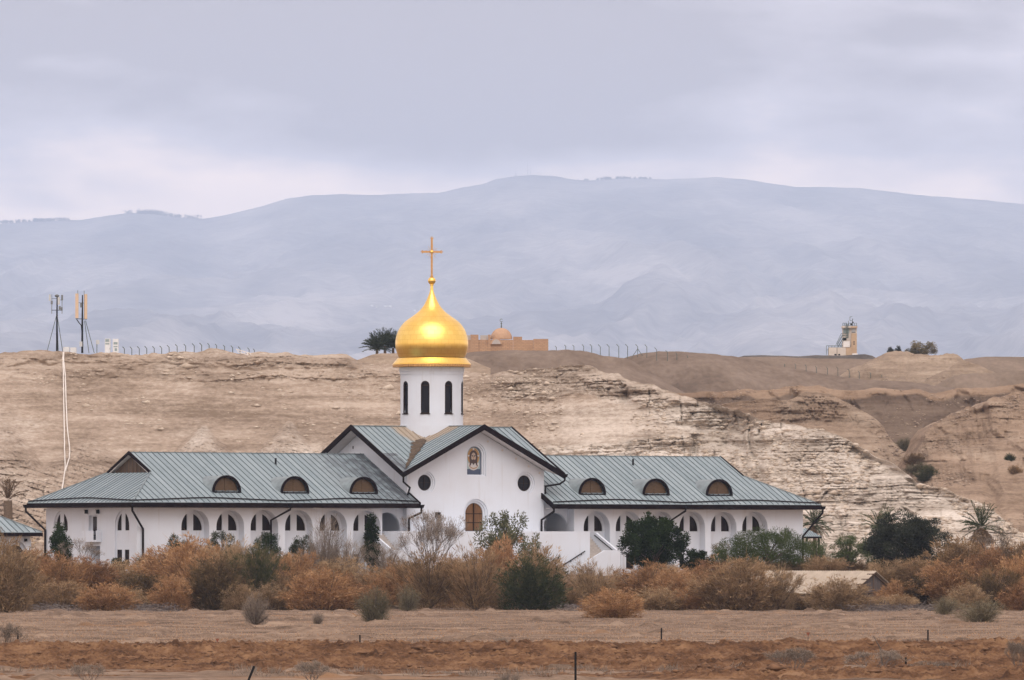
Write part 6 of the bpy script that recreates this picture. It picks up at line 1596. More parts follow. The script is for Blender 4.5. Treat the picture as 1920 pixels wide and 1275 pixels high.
# ---- small pavilion at the right wing end
Yp = 812.0; pc = W(1509, 1006, Yp)
pv_ = thing('pavilion', 'small pavilion with grey-green pyramid roof behind the right wing end', 'pavilion', (pc.x, Yp, 0), TH)
hw3 = 1.12; zr_ = pc.z
rf = MB(); rf.add([(-hw3, -hw3, zr_), (hw3, -hw3, zr_), (hw3, hw3, zr_), (-hw3, hw3, zr_), (0, 0, zr_ + 0.85)], [(0, 1, 4), (1, 2, 4), (2, 3, 4), (3, 0, 4), (3, 2, 1, 0)])
ro = rf.build('roof', MAT['roof'], pv_)
for k in range(-4, 5):
    x = k * 0.25; t_ = 1 - abs(x) / hw3
    MB().bar((x, -hw3, zr_ + 0.03), (x, -hw3 * (1 - t_), zr_ + 0.85 * t_ + 0.03), 0.04, 0.05).build('seam', MAT['seam'], ro)
MB().box(-hw3 - 0.03, hw3 + 0.03, -hw3 - 0.03, hw3 + 0.03, zr_ - 0.17, zr_ - 0.002).build('fascia', MAT['brown'], pv_)
for sx in (-1, 1):
    for sy in (-1, 1): MB().box(sx * 0.95 - 0.07, sx * 0.95 + 0.07, sy * 0.95 - 0.07, sy * 0.95 + 0.07, 2.4, zr_ - 0.17).build('post', MAT['brown'], pv_)
MB().box(-0.85, 0.85, 0.2, 0.85, 2.4, zr_ - 0.5).build('back_wall', MAT['white'], pv_)

# ---- plank shed with tin roof
MAT['tin'] = simple('tin_sheet', (0.50, 0.43, 0.35), (0.40, 0.335, 0.265), 1.3, 0.75, stretch=(1, 1, 0.3))
MAT['plank'] = simple('grey_plank', (0.075, 0.065, 0.066), (0.12, 0.10, 0.095), 4.0, 0.9, stretch=(3, 3, 0.4))
MAT['plankb'] = simple('brown_plank', (0.12, 0.08, 0.055), (0.09, 0.06, 0.042), 4.0, 0.9)
PHI = R(43); Ys = 712.0; ap = W(1637, 1072, Ys)
shed = thing('plank_shed', 'old plank shed with pale tin roof half buried in the tamarisks', 'shed', (ap.x, ap.y, 0), math.pi - PHI)
# local: x = back along the ridge, y = across the gable; gable at x = 0
zr2 = ap.z; hwS = 2.75; zeS = zr2 - 1.62; Ls = 13.5; gS = gz1(ap.x, ap.y) - 0.2
rfm = MB()
shr = MB().box(-0.05, Ls, -0.05, 0.05, zr2 - 0.14, zr2 - 0.02).build('roof', MAT['plankb'], shed)
sl = 1.62 / hwS; rg_ = random.Random(3)
for sy in (-1, 1):
    x = -0.35
    while x < Ls:
        w = 0.78; lift = rg_.uniform(0.0, 0.03); ext = rg_.uniform(0.2, 0.4)
        nrm = lambda a, b_, n: (a, sy * b_, zr2 - sl * b_ + n)
        mbp = MB(); pr_ = [(x, 0), (x + w - 0.05, 0), (x + w - 0.05, hwS + ext), (x, hwS + ext)]
        mbp.prism(pr_, nrm, 0.0 + lift, 0.03 + lift)
        for q in (0.13, 0.39, 0.65): mbp.prism([(x + q - 0.03, 0), (x + q + 0.03, 0), (x + q + 0.03, hwS + ext), (x + q - 0.03, hwS + ext)], nrm, 0.031 + lift, 0.085 + lift)
        mbp.build('roof_sheet', MAT['tin'], shr); x += w
gx_ = 0.0
y = -hwS + 0.05
while y < hwS - 0.05:
    w = rg_.uniform(0.17, 0.24); y2 = min(y + w, hwS - 0.03)
    t0_, t1_ = zr2 - 0.08 - sl * abs(y), zr2 - 0.08 - sl * abs(y2 - 0.015)
    zb_ = zeS - 0.02
    if abs(y - 1.6) < 0.1 or abs(y - 2.0) < 0.1: zb_ += 0.25
    if min(t0_, t1_) > zb_ + 0.05:
        d_ = rg_.uniform(0, 0.02)
        MB().prism([(y, zb_), (y2 - 0.015, zb_), (y2 - 0.015, t1_), (y, t0_)], lambda a, b_, n: (n, a, b_), d_, d_ + 0.03).build('plank', MAT['plank'] if rg_.random() < 0.75 else MAT['plankb'], shed)
    y = y2
MB().box(-0.12, -0.01, -hwS - 0.1, hwS + 0.1, zeS - 0.16, zeS - 0.03).build('tie_beam', MAT['plankb'], shed)
for sy in (-1, 1): MB().bar((-0.1, sy * 0.0, zr2 - 0.12), (-0.1, sy * (hwS + 0.2), zr2 - 0.12 - sl * (hwS + 0.2)), 0.08, 0.16).build('rafter', MAT['plankb'], shed)
for k in range(4):
    yk = 0.5 + k * 0.72; MB().box(-0.55, 0.2, yk - 0.04, yk + 0.04, zr2 - sl * yk - 0.02 + 0.06, zr2 - sl * yk + 0.14).build('purlin_end', MAT['plankb'], shed)
MB().box(-0.06, 0.0, -0.07, 0.07, zeS, zr2 - 0.2).build('king_post', MAT['plankb'], shed)
zz0 = zeS - 0.3; k = 0
while zz0 > gS:
    MB().box(0.0, 0.04, -hwS + 0.1, hwS - 0.1, zz0 - 0.17, zz0 - 0.02).build('plank', MAT['plank'], shed); zz0 -= 0.24
MB().box(0.3, Ls, -hwS + 0.15, hwS - 0.15, gS, zeS - 0.12).build('wall', MAT['plank'], shed)

# ================================================================ on the cliff edge, left
def plate(px, Y): return drop((px - PX0) / F * Y, Y, ('cliff',)) or 29.0
YE = 1042.0; kx_ = YE / F
# lattice-braced masts
def mast(px, label, rz=0.0):
    x = (px - PX0) * kx_; return thing('antenna_mast', label, 'antenna', (x, YE, plate(px, YE) - 0.1), rz)
def zpx(py): return ZC + (YH - py) * kx_
m1 = mast(106.5, 'left antenna mast with grey panel antennas and dark pole'); b0 = m1.location.z
L1 = lambda px, py, dy=0.0: ((px - 106.5) * kx_, dy, zpx(py) - b0)
MB().tube([L1(106.5, 662), L1(106.5, 585), L1(107, 557)], [0.13, 0.10, 0.085], 8).build('pole', MAT['black'], m1)
for px in (87.5, 118): MB().tube([L1(px, 662, -0.3), L1(106.5, 588, 0)], 0.04, 5).build('stay', MAT['green_metal'], m1)
MB().tube([L1(108, 662, 1.6), L1(106.5, 588, 0)], 0.04, 5).build('stay', MAT['green_metal'], m1)
MB().bar(L1(96, 581.5), L1(116, 581.5), 0.07).bar(L1(96, 560), L1(106, 560), 0.05).bar(L1(106, 561), L1(116, 563), 0.05).build('cross_arm', MAT['black'], m1)
for px, t0_, t1_ in ((96.8, 552, 588), (116, 553, 588)): MB().bar(L1(px, t0_), L1(px, t1_), 0.07).build('antenna_pipe', MAT['grey_metal'], m1)
for (x0, x1, t0_, t1_, mt) in ((91.5, 95, 552, 564, 'antenna_grey'), (108, 112, 557, 571, 'antenna_grey'), (114.5, 118, 553, 563, 'grey_metal')):
    MB().box((x0 - 106.5) * kx_, (x1 - 106.5) * kx_, -0.32, -0.12, zpx(t1_) - b0, zpx(t0_) - b0).build('panel_antenna', MAT[mt], m1)
for px, py in ((112, 577), (115.5, 579), (97, 567)): MB().box((px - 2 - 106.5) * kx_, (px + 1.6 - 106.5) * kx_, -0.25, 0.1, zpx(py + 3.5) - b0, zpx(py - 3) - b0).build('radio_unit', MAT['grey_metal'], m1)
MB().lathe([(0.02, zpx(558) - b0), (0.22, zpx(556.5) - b0), (0.30, zpx(554) - b0), (0.1, zpx(552) - b0)], 12).build('dish', MAT['grey_metal'], m1)
m2 = mast(154, 'right antenna mast with two tall tan panel antennas'); b0 = m2.location.z
L2 = lambda px, py, dy=0.0: ((px - 154) * kx_, dy, zpx(py) - b0)
MB().tube([L2(154, 662), L2(154, 610), L2(154.2, 553)], [0.14, 0.12, 0.07], 8).build('pole', MAT['black'], m2)
for px in (166.5, 176.5): MB().tube([L2(px, 662, 0.2), L2(158 + (px - 166) * 0.2, 601)], 0.04, 5).build('stay', MAT['green_metal'], m2)
MB().bar(L2(141.5, 597.5), L2(162.5, 598.5), 0.07).bar(L2(147, 567.5), L2(161, 568.5), 0.05).build('cross_arm', MAT['black'], m2)
for px, t0_ in ((145.5, 544), (157.5, 545)): MB().bar(L2(px, t0_, -0.05), L2(px, 598, -0.05), 0.055).build('antenna_pipe', MAT['green_metal'], m2)
for x0, x1, t0_, t1_ in ((141.2, 147.0, 550.5, 596.5), (158.2, 163.3, 551.5, 598)): MB().box((x0 - 154) * kx_, (x1 - 154) * kx_, -0.40, -0.12, zpx(t1_) - b0, zpx(t0_) - b0).build('panel_antenna', MAT['antenna'], m2)
MB().box((150.2 - 154) * kx_, (153.4 - 154) * kx_, -0.3, 0.0, zpx(576.5) - b0, zpx(568) - b0).build('radio_unit', MAT['grey_metal'], m2)
MB().tube([L2(143.5, 598.5, -0.1), L2(147, 604, -0.1), L2(152, 610, -0.1), L2(153.5, 625, -0.12)], 0.06, 5).build('cable', MAT['black'], m2)
MB().box((149.2 - 154) * kx_, (154.4 - 154) * kx_, -0.42, -0.1, zpx(650) - b0, zpx(640.5) - b0).build('junction_box', MAT['antenna_grey'], m2)
# cabinets and boxes
def cab(x0, x1, py0, py1, label, vents, name='equipment_cabinet', Y=YE):
    c_ = (x0 + x1) / 2; x = (c_ - PX0) / F * Y; k = Y / F; zb = ZC + (YH - py1) * k; w = (x1 - x0) * k / 2
    zg_ = min(zb, plate(c_, Y)) - 0.05
    o = thing(name, label, 'cabinet', (x, Y, zg_))
    MB().box(-w, w, -0.35, 0.45, 0, ZC + (YH - py0) * k - zg_).build('body', MAT['cabinet'], o)
    for (a0, a1, q0, q1) in vents: MB().box((a0 - c_) * k, (a1 - c_) * k, -0.375, -0.352, ZC + (YH - q1) * k - zg_, ZC + (YH - q0) * k - zg_).build('vent', MAT['vent'], o)
    return o
cab(196.5, 207, 635, 661, 'left and wider of two white equipment cabinets on the rim', [(197.5, 205, 636, 641), (197.5, 205, 643.5, 646), (205.4, 206.2, 652, 656)])
cab(211.5, 222, 635.5, 661, 'right of two white equipment cabinets, with grey louvres', [(213, 220.5, 641.5, 646), (213, 220.5, 649, 651), (215, 219.5, 653, 658)])
cab(118.5, 130, 650.5, 661, 'left of two low white boxes between the antenna masts', [], 'white_box', YE + 1.5)
cab(131.5, 143, 651.5, 661, 'right of two low white boxes between the antenna masts', [], 'white_box', YE + 1.5)
mb_ = thing('meter_box', 'small meter box on a thin post left of the white cabinets', 'box', ((181.5 - PX0) * kx_, YE, plate(181.5, YE) - 0.05))
b0 = mb_.location.z
MB().bar((0, 0, 0), (0, 0, zpx(645) - b0), 0.09).build('post', MAT['green_metal'], mb_)
MB().box(-0.09, 0.31, -0.16, 0.05, zpx(645.5) - b0, zpx(637.5) - b0).build('box', MAT['antenna_grey'], mb_)
# conduit hung down the cliff
def on_cliff(pts, off=0.18):
    out = []
    for px, py in pts:
        p = hit(px, py, ('cliff',)) or W(px, py, 1000.0)
        out.append(p + Vector((0, -off, 0.05)))
    return out
def dense(pts, n=40):
    pts = np.array(pts, float); t_ = np.linspace(0, len(pts) - 1, n)
    return [(float(np.interp(q, range(len(pts)), pts[:, 0])), float(np.interp(q, range(len(pts)), pts[:, 1]))) for q in t_]
for lab, pts in (('left strand of the white conduit hanging down the cliff below the masts', [(118.5, 661), (117.8, 676), (119, 700), (119.6, 745), (120.6, 800), (121.6, 850), (122.6, 878), (119.5, 900), (116.5, 919)]),
                 ('right looping strand of the white conduit hanging down the cliff', [(119.5, 661), (119.2, 676), (122.5, 705), (123.8, 745), (126, 800), (130.5, 838), (130.8, 858), (126, 872), (123, 884)])):
    q = on_cliff(dense(pts, 34)); ymin = None
    # keep the hose in front of small ledges
    for i in range(1, len(q) - 1): q[i].y = min(q[i].y, (q[i - 1].y + q[i + 1].y) / 2)
    tag(MB().tube(q, 0.075, 5).build('conduit', MAT['pvc']), lab, 'pipe', 'white conduits on the cliff')
# white barrier lying on the rim
bp = hit(457, 663, ('cliff',)) or W(457, 662, 1030)
br_o = thing('barrier', 'white ladder-like barrier lying on the cliff rim right of the fence', 'barrier', (bp.x, bp.y - 0.3, bp.z))
for dz, dx in ((0.55, -0.1), (0.2, 0.1)): MB().bar((-0.85 + dx, 0, dz), (0.85 + dx, 0, dz - 0.50), 0.09).build('rail', MAT['whitepaint'], br_o)
for k in range(5): MB().bar((-0.8 + k * 0.4, 0, 0.52 - k * 0.115), (-0.66 + k * 0.4, 0, 0.15 - k * 0.115), 0.07).build('rung', MAT['whitepaint'], br_o)

# ---- fence posts with bent tops
def post(x, y, z0, z1, label, group, bend=-0.35):
    o = thing('fence_post', label, 'post', (x, y, z0 - 0.15), 0, group)
    h = z1 - z0 + 0.15; k = max(0.3, min(1.0, h / 2.2))
    MB().tube([(0, 0, 0), (0, 0, h - 0.38 * k), (bend * k, 0, h)], 0.05, 5).build('shaft', MAT['green_metal'], o)
    return o
lx = [233, 247, 261, 275, 289, 303, 317, 332, 348, 364, 378, 392, 406, 421, 436, 450, 467, 477]
lt = [650, 650, 649.5, 649, 649, 648.5, 647, 645.5, 645, 644, 643, 643.5, 645, 647, 648, 650, 652, 654]
for i, (px, t0_) in enumerate(zip(lx, lt)):
    Yp_ = 1044.0; x = (px - PX0) / F * Yp_; post(x, Yp_, plate(px, Yp_), ZC + (YH - t0_) / F * Yp_, '%s bent-top fence post from the white cabinets along the left rim' % ORD[i], 'fence posts on the left cliff rim')
cx_ = [780, 848, 907, 977, 1035, 1097, 1160, 1230, 1293, 1366, 1432, 1503, 1580, 1648, 1724]; ct_ = [340, 333, 333, 330, 328, 330, 328, 328, 327, 328, 330, 352, 373, 388, 408]; cb_ = [362, 362, 365, 368, 370, 372, 382, 410, 417, 420, 425, 447, 450, 443, 427]
for i, (a, t0_, bb_) in enumerate(zip(cx_, ct_, cb_)):
    px = 840 + a / 3.84; py1 = 560 + t0_ / 3.84; py0 = 560 + bb_ / 3.84
    p = hit(px, py0, ('grey_hill',))
    Yp_ = min(p.y, 1380) if p else 1312.0
    if i < 7: Yp_ = 1306.0
    x = (px - PX0) / F * Yp_; zz_ = p.z if (p and i >= 7) else (drop(x, Yp_, ('grey_hill',)) or ZC + (YH - py0) / F * Yp_)
    o = post(x, Yp_, min(zz_, ZC + (YH - py0) / F * Yp_ + 0.3), ZC + (YH - py1) / F * Yp_, '%s bent-top fence post from the domed shrine on the grey hill' % ORD[i], 'fence posts right of the shrine')
    if i == 9:
        h = ZC + (YH - py1) / F * Yp_ - zz_
        for s in (-1, 1): MB().tube([(s * 1.0, 0, 0.0), (0, 0, h * 0.72)], 0.045, 5).build('brace', MAT['green_metal'], o)
rx_ = [435, 503, 568, 632, 700, 765, 836, 898, 968, 1038]; rt_ = [405, 405, 410, 420, 422, 423, 438, 450, 458, 474]; rb_ = [422, 437, 450, 460, 470, 480, 490, 492, 488, 486]
for i, (a, t0_, bb_) in enumerate(zip(rx_, rt_, rb_)):
    px = 1340 + a / 3.31; py1 = 560 + t0_ / 3.31; py0 = 560 + bb_ / 3.31
    p = hit(px, py0, ('grey_hill', 'plateau', 'pale_mound')) or W(px, py0, 1375)
    post(p.x, p.y - 0.1, p.z, ZC + (YH - py1) / F * p.y, '%s fence post from the left in the row below the watchtower' % ORD[i], 'fence posts below the watchtower')

# ---- domed shrine
MAT['brick'] = None
m, t, b, _ = newmat('shrine_brick')
br = t.nodes.new('ShaderNodeTexBrick'); co = t.nodes.new('ShaderNodeTexCoord'); sp = t.nodes.new('ShaderNodeSeparateXYZ'); t.links.new(co.outputs['Object'], sp.inputs[0])
cb = t.nodes.new('ShaderNodeCombineXYZ'); t.links.new(tmath(t, 'ADD', sp.outputs[0], sp.outputs[1]), cb.inputs[0]); t.links.new(sp.outputs[2], cb.inputs[1]); t.links.new(cb.outputs[0], br.inputs['Vector'])
br.inputs['Scale'].default_value = 1.0; br.inputs['Brick Width'].default_value = 0.62; br.inputs['Row Height'].default_value = 0.24; br.inputs['Mortar Size'].default_value = 0.035
br.inputs['Color1'].default_value = (0.44, 0.26, 0.15, 1); br.inputs['Color2'].default_value = (0.34, 0.19, 0.11, 1); br.inputs['Mortar'].default_value = (0.22, 0.14, 0.09, 1)
t.links.new(tmix(t, tmath(t, 'MULTIPLY', tnoise(t, 1.2, 4), 0.6), br.outputs[0], (0.50, 0.33, 0.20)), b.inputs['Base Color']); b.inputs['Roughness'].default_value = 0.9; tbump(t, b, br.outputs['Fac'], -0.5, 0.05); MAT['brick'] = m
MAT['brickdome'] = simple('shrine_dome', (0.46, 0.29, 0.18), (0.40, 0.25, 0.155), 2.0, 0.85)
MAT['render_grey'] = simple('grey_render', (0.46, 0.41, 0.37), (0.40, 0.36, 0.33), 2.0, 0.9)
YSH = 1318.0; kS = YSH / F; xs0 = (940 - PX0) * kS
zg_ = ZC + (YH - 662) * kS
sh = thing('domed_shrine', 'small tan brick shrine with dome and crescent finial on the grey hill', 'shrine', (xs0, YSH, zg_))
X_ = lambda px: (px - 940) * kS
Z_ = lambda py: ZC + (YH - py) * kS - zg_
def rb(x0, x1, y0, y1, t0_, name, mat='brick'):
    MB().box(X_(x0), X_(x1), y0, y1, -0.6, Z_(t0_)).build(name, MAT[mat], sh)
rb(872, 962, 0.0, 3.6, 637, 'wall'); rb(882, 897, -0.25, 0.9, 627.5, 'pier'); rb(915, 920, -0.25, 0.9, 627.5, 'pier'); rb(962.2, 979, 1.2, 3.6, 631, 'wall'); rb(962.2, 1000, 0.05, 0.6, 637.5, 'wall'); rb(1000.2, 1028, -0.1, 4.0, 635.5, 'wall'); rb(979.2, 1000, 2.8, 3.6, 638, 'wall')
rb(900.5, 914.5, 0.2, 1.2, 628.5, 'panel', 'render_grey'); rb(872, 881.5, 0.2, 1.2, 628.5, 'panel', 'render_grey')
rD = 20.5 * kS
MB().lathe([(rD * math.cos(R(90) * i / 12), Z_(637) + 0.15 + rD * 1.02 * math.sin(R(90) * i / 12)) for i in range(12)] + [(0.001, Z_(637) + 0.15 + rD * 1.02)], 32, c=(0, 1.8)).build('dome', MAT['brickdome'], sh, True)
ax_ = X_(930.5)
MB().prism(ell(ax_, Z_(645.5), 11 * kS, 12 * kS, 0, 180, 12), lambda a, z, d: (a, d, z), -0.35, 0.3).build('arch_hood', MAT['brickdome'], sh)
MB().prism(ell(ax_, Z_(645.3), 8 * kS, 9 * kS, 0, 180, 12), lambda a, z, d: (a, d, z), -0.38, -0.352).build('arch_window', MAT['render_grey'], sh)
fn_ = MB().tube([(0, 1.8, Z_(616)), (0, 1.8, Z_(603))], [0.10, 0.05], 8)
for py, r_ in ((611, 0.13), (606, 0.15)): fn_.lathe([(0.01, Z_(py) - r_), (r_, Z_(py)), (0.01, Z_(py) + r_)], 10, c=(0, 1.8))
for k in range(8):
    q0, q1 = R(-60 + k * 37.5) + R(180 - 15), R(-60 + (k + 1) * 37.5) + R(180 - 15)
    fn_.tube([(0.22 * math.cos(q0 - 1.2), 1.8, Z_(600) + 0.22 * math.sin(q0 - 1.2)), (0.22 * math.cos(q1 - 1.2), 1.8, Z_(600) + 0.22 * math.sin(q1 - 1.2))], 0.035, 5)
fn_.build('finial', MAT['green_metal'], sh)

# ---- watchtower
YT_ = 1556.0; kT = YT_ / F
zgT = (drop((1590 - PX0) * kT, YT_, ('gravel_mound',)) or ZC + (YH - 667) * kT) - 0.1
tw = thing('watchtower', 'tan concrete watchtower with outside metal stairs on the gravel mound', 'tower', ((1590 - PX0) * kT, YT_, zgT))
MAT['tanwall'] = simple('tan_concrete', (0.50, 0.36, 0.24), (0.45, 0.32, 0.21), 1.5, 0.85); MAT['creamwall'] = simple('cream_concrete', (0.60, 0.53, 0.46), (0.54, 0.47, 0.40), 1.5, 0.85)
TX = lambda c_: (1530 + c_ / 12.75 - 1590) * kT
TZ = lambda c_: ZC + (YH - (580 + c_ / 12.75)) * kT - zgT
def tb(x0, x1, z_top, z_bot, y0, y1, name, mat, par=None): return MB().box(TX(x0), TX(x1), y0, y1, TZ(z_bot) if z_bot else -0.3, TZ(z_top)).build(name, MAT[mat], par or tw)
tb(845, 980, 575, None, 0.0, 3.0, 'shaft', 'tanwall'); tb(640, 842, 575, None, 0.35, 3.0, 'shaft', 'creamwall')
cabn = tb(640, 842, 442, 574, 0.4, 2.9, 'cabin', 'creamwall'); tb(845, 980, 448, 574, 0.35, 2.9, 'cabin', 'creamwall')
for x0, x1, t0_, t1_ in ((655, 715, 455, 565), (725, 800, 455, 565)): tb(x0, x1, t0_, t1_, 0.34, 0.395, 'window', 'vent', cabn)
tb(858, 945, 462, 560, 0.29, 0.345, 'window', 'antenna_grey', cabn)
tb(855, 950, 535, 558, 0.25, 0.285, 'window_shade', 'grey_metal', cabn)
tb(625, 835, 398, 440, -0.25, 3.2, 'roof_slab', 'creamwall'); tb(837, 992, 400, 442, -0.28, 3.2, 'roof_slab', 'tanwall')
for t0_, t1_ in ((765, 795), (815, 845)): tb(898, 925, t0_, t1_, -0.03, 0.02, 'small_window', 'black')
ann = tb(298, 705, 920, None, -2.0, 1.8, 'annex', 'creamwall'); tb(707, 842, 915, None, -1.6, -0.02, 'annex', 'tanwall')
tb(432, 482, 1072, 1105, -2.03, -1.99, 'vent', 'black', ann); tb(525, 570, 1072, 1105, -2.03, -1.99, 'vent', 'black', ann); tb(488, 502, 925, 1100, -2.025, -2.003, 'joint', 'plateau', ann)
tb(648, 802, 765, 908, -1.7, -0.2, 'water_tank', 'whitepaint')
rl = MB()
def rail(pts, w=0.08):
    for p, q in zip(pts, pts[1:]): rl.bar(p, q, w)
P3 = lambda x, z, y=-1.2: (TX(x), y, TZ(z))
rail([P3(245, 1090), P3(245, 872), P3(640, 872)]); rail([P3(290, 1090), P3(290, 925)]); rail([P3(245, 975), P3(290, 975)]); rail([P3(300, 905), P3(640, 905)])
for x in (300, 375, 445, 520, 605): rail([P3(x, 915), P3(x, 872)])
for off in (0, 40): rail([P3(475 + off, 850), P3(600 + off, 580 + off), P3(640 + off, 580 + off)])
rail([P3(520, 905), P3(645, 690)], 0.16); rail([P3(565, 905), P3(680, 700)], 0.10)
for k in range(7): rail([P3(505 + k * 19, 870 - k * 34), P3(505 + k * 19, 800 - k * 34)])
rail([P3(645, 578), P3(770, 578), P3(770, 690), P3(645, 690), P3(645, 578)]); rail([P3(645, 630), P3(770, 630)])
for x in (690, 720, 750): rail([P3(x, 578), P3(x, 690)])
rail([P3(720, 690, -0.4), P3(720, 340, -0.4)]); rail([P3(760, 690, -0.4), P3(760, 340, -0.4)])
for k in range(11): rail([P3(720, 670 - k * 30, -0.4), P3(760, 670 - k * 30, -0.4)])
rl.build('stair_railing', MAT['green_metal'], tw)
tb(645, 725, 690, 745, -1.3, -0.1, 'landing', 'black')
rl = MB(); rail([P3(642, 395, -0.1), P3(642, 330, -0.1), P3(735, 330, -0.1)]); rail([P3(785, 330, -0.1), P3(975, 330, -0.1), P3(975, 395, -0.1)]); rail([P3(642, 378, -0.1), P3(975, 378, -0.1)])
for x in (690, 735, 785, 920): rail([P3(x, 395, -0.1), P3(x, 330, -0.1)])
rail([P3(783, 395, 1), P3(783, 270, 1)]); rail([P3(880, 395, 1), P3(880, 225, 1)], 0.09); rail([P3(820, 270, 1), P3(820, 175, 1), P3(875, 175, 1)]); rail([P3(820, 270, 1), P3(880, 270, 1)]); rail([P3(862, 228, 1), P3(900, 228, 1)], 0.09)
rl.build('roof_railing', MAT['green_metal'], tw)
tb(828, 878, 335, 385, 0.6, 1.1, 'searchlight', 'black'); tb(872, 905, 290, 330, 0.8, 1.2, 'camera_head', 'black')
# trailer tank at its foot
xt = (1602.5 - PX0) * kT; zt2 = (drop(xt, YT_ - 2.2, ('gravel_mound',)) or zgT)
wt_ = thing('tank_trailer', 'small trailer with a white rounded tank at the foot of the watchtower', 'trailer', (xt, YT_ - 2.2, zt2))
tk = MB(); tk.tube([(-0.52, 0, 0.46), (-0.48, 0, 0.46), (0.48, 0, 0.46), (0.52, 0, 0.46)], [0.10, 0.2, 0.2, 0.10], 12); tk.build('tank', MAT['whitepaint'], wt_)
MB().box(-0.58, 0.60, -0.22, 0.22, 0.16, 0.27).bar((0.6, 0, 0.2), (0.85, 0, 0.1), 0.05).build('chassis', MAT['grey_metal'], wt_)
for s in (-0.3, 0.3): MB().tube([(s, -0.25, 0.14), (s, 0.25, 0.14)], 0.14, 10).build('wheel', MAT['black'], wt_)
# dead palm basal leaves skipped: too small to show

# ================================================================ far away on the range
for i, (px, t0_, bb_, lab) in enumerate(((989, 300, 329, 'tall thin lattice mast on the mountain summit'), (994.5, 312, 329, 'shorter thin mast just right of the tall summit mast'), (967, 319, 330, 'small mast with a hut at the left of the summit'))):
    Yq = 28000.0 * FAR; p = W(px, bb_, Yq); o = thing('summit_mast', lab, 'mast', (p.x, Yq - 60, p.z - 8))
    hh = (bb_ - t0_) / F * Yq + 6
    mbm = MB(); w = 1.3 if i == 0 else 1.1
    mbm.bar((0, 0, 0), (0, 0, hh), w)
    for k in range(3): mbm.bar((math.cos(k * 2.09) * 6, math.sin(k * 2.09) * 6, 0), (0, 0, hh * 0.6), 0.4)
    mbm.build('lattice', MAT['grey_metal'], o)
    if i == 2: MB().box(-6, 5, -5, 5, 0, 9).build('hut', MAT['grey_metal'], o)
rs = np.random.RandomState(71); P = []; T_ = []
for _ in range(150):
    px = rs.choice([rs.uniform(0, 140), rs.uniform(235, 375), rs.uniform(262, 300), rs.uniform(1090, 1240)]); Yq = 27950.0 * FAR
    py = np.interp(px, cm[:, 0], cm[:, 1]); c_ = W(px, py, Yq); r_ = FAR * rs.uniform(4, 8) * (1.6 if 235 < px < 375 and rs.rand() < 0.3 else 1) * (0.6 if px > 1000 else 1)
    q = rs.normal(size=(40, 3)); q = q / np.linalg.norm(q, axis=1, keepdims=True) * rs.rand(40, 1) ** 0.4 * r_ * np.array([1.2, 1, 0.8]); q[:, 2] += r_ * 0.5
    P.append(q + np.array(c_[:])); T_.append(rs.rand(40))
P = np.concatenate(P); T_ = np.concatenate(T_); D = unit(rs.normal(size=P.shape))
tag(link('ridge_trees', leafmesh('ridge_trees', sprays(P, D, FAR * rs.uniform(3, 6, len(P)), FAR * rs.uniform(2, 4, len(P)), rs), MAT['lf_blackg'], T_)), 'scattered tiny trees along the far mountain crest', 'trees', kind='stuff')
MAT['farwhite'] = simple('far_white_wall', (0.85, 0.85, 0.84), (0.8, 0.79, 0.78), 0.2, 0.8)
for i, (px, py, w, h, lab) in enumerate(((697, 574, 5, 2.2, 'leftmost tiny white house on the mountain slope left of the dome'), (706, 576, 4, 1.8, 'second tiny white house on the slope left of the dome'), (723, 575, 6, 2.0, 'third tiny white house on the slope left of the dome'), (731, 575, 6, 2.2, 'rightmost tiny white house of the row left of the dome'), (777, 583, 4, 2.0, 'tiny white house on the slope right behind the dome'))):
    p = hit(px, py, ('mountain',)) or W(px, py, 20000.0); k = p.y / F
    o = thing('far_house', lab, 'house', (p.x, p.y, p.z - 4), 0.2, 'tiny white houses on the mountain')
    MB().box(-w * k / 2, w * k / 2, -8, 8, 0, h * k + 4).build('wall', MAT['farwhite'], o); MB().box(-w * k / 2 - 0.6, w * k / 2 + 0.6, -8.6, 8.6, h * k + 4.05, h * k + 5).build('roof', MAT['farwhite'], o)

# ================================================================ markers and posts on the field
def fieldpost(px, t0_, b0_, label, lean=0.0, w=0.07):
    Y = 372.0
    for _ in range(6):
        x = (px - PX0) / F * Y; z = topz(x, Y); Y = min(470.0, max(300.0, (ZC - z) * F / (b0_ - YH)))
    x = (px - PX0) / F * Y; z = topz(x, Y); h = (b0_ - t0_) / F * Y
    o = thing('marker_post', label, 'post', (x, Y, z - 0.12), 0, 'dark steel posts in the foreground')
    MB().bar((0, 0, 0), (lean, 0, h + 0.12), w).build('shaft', MAT['black'], o)
    MB().box(lean * 0.85 - 0.035, lean * 0.85 + 0.035, -0.035, -0.024, (h + 0.12) * 0.80, (h + 0.12) * 0.86).build('clip', MAT['pipe'], o)
fieldpost(675, 1188, 1217, 'dark post behind the soil bank below the left stair'); fieldpost(1240, 1177, 1214, 'dark post behind the soil bank right of centre'); fieldpost(1739.5, 1178, 1215, 'dark post behind the soil bank on the far right')
fieldpost(1079, 1222, 1278, 'tall dark post at the bottom edge right of centre', w=0.08); fieldpost(1698, 1232, 1262, 'short dark post among the dry shrubs on the right'); fieldpost(34, 1182, 1224, 'dark post standing in the dead bush at the left edge'); fieldpost(462, 1249, 1280, 'slanting dark post at the bottom edge left of centre', lean=0.28, w=0.08)
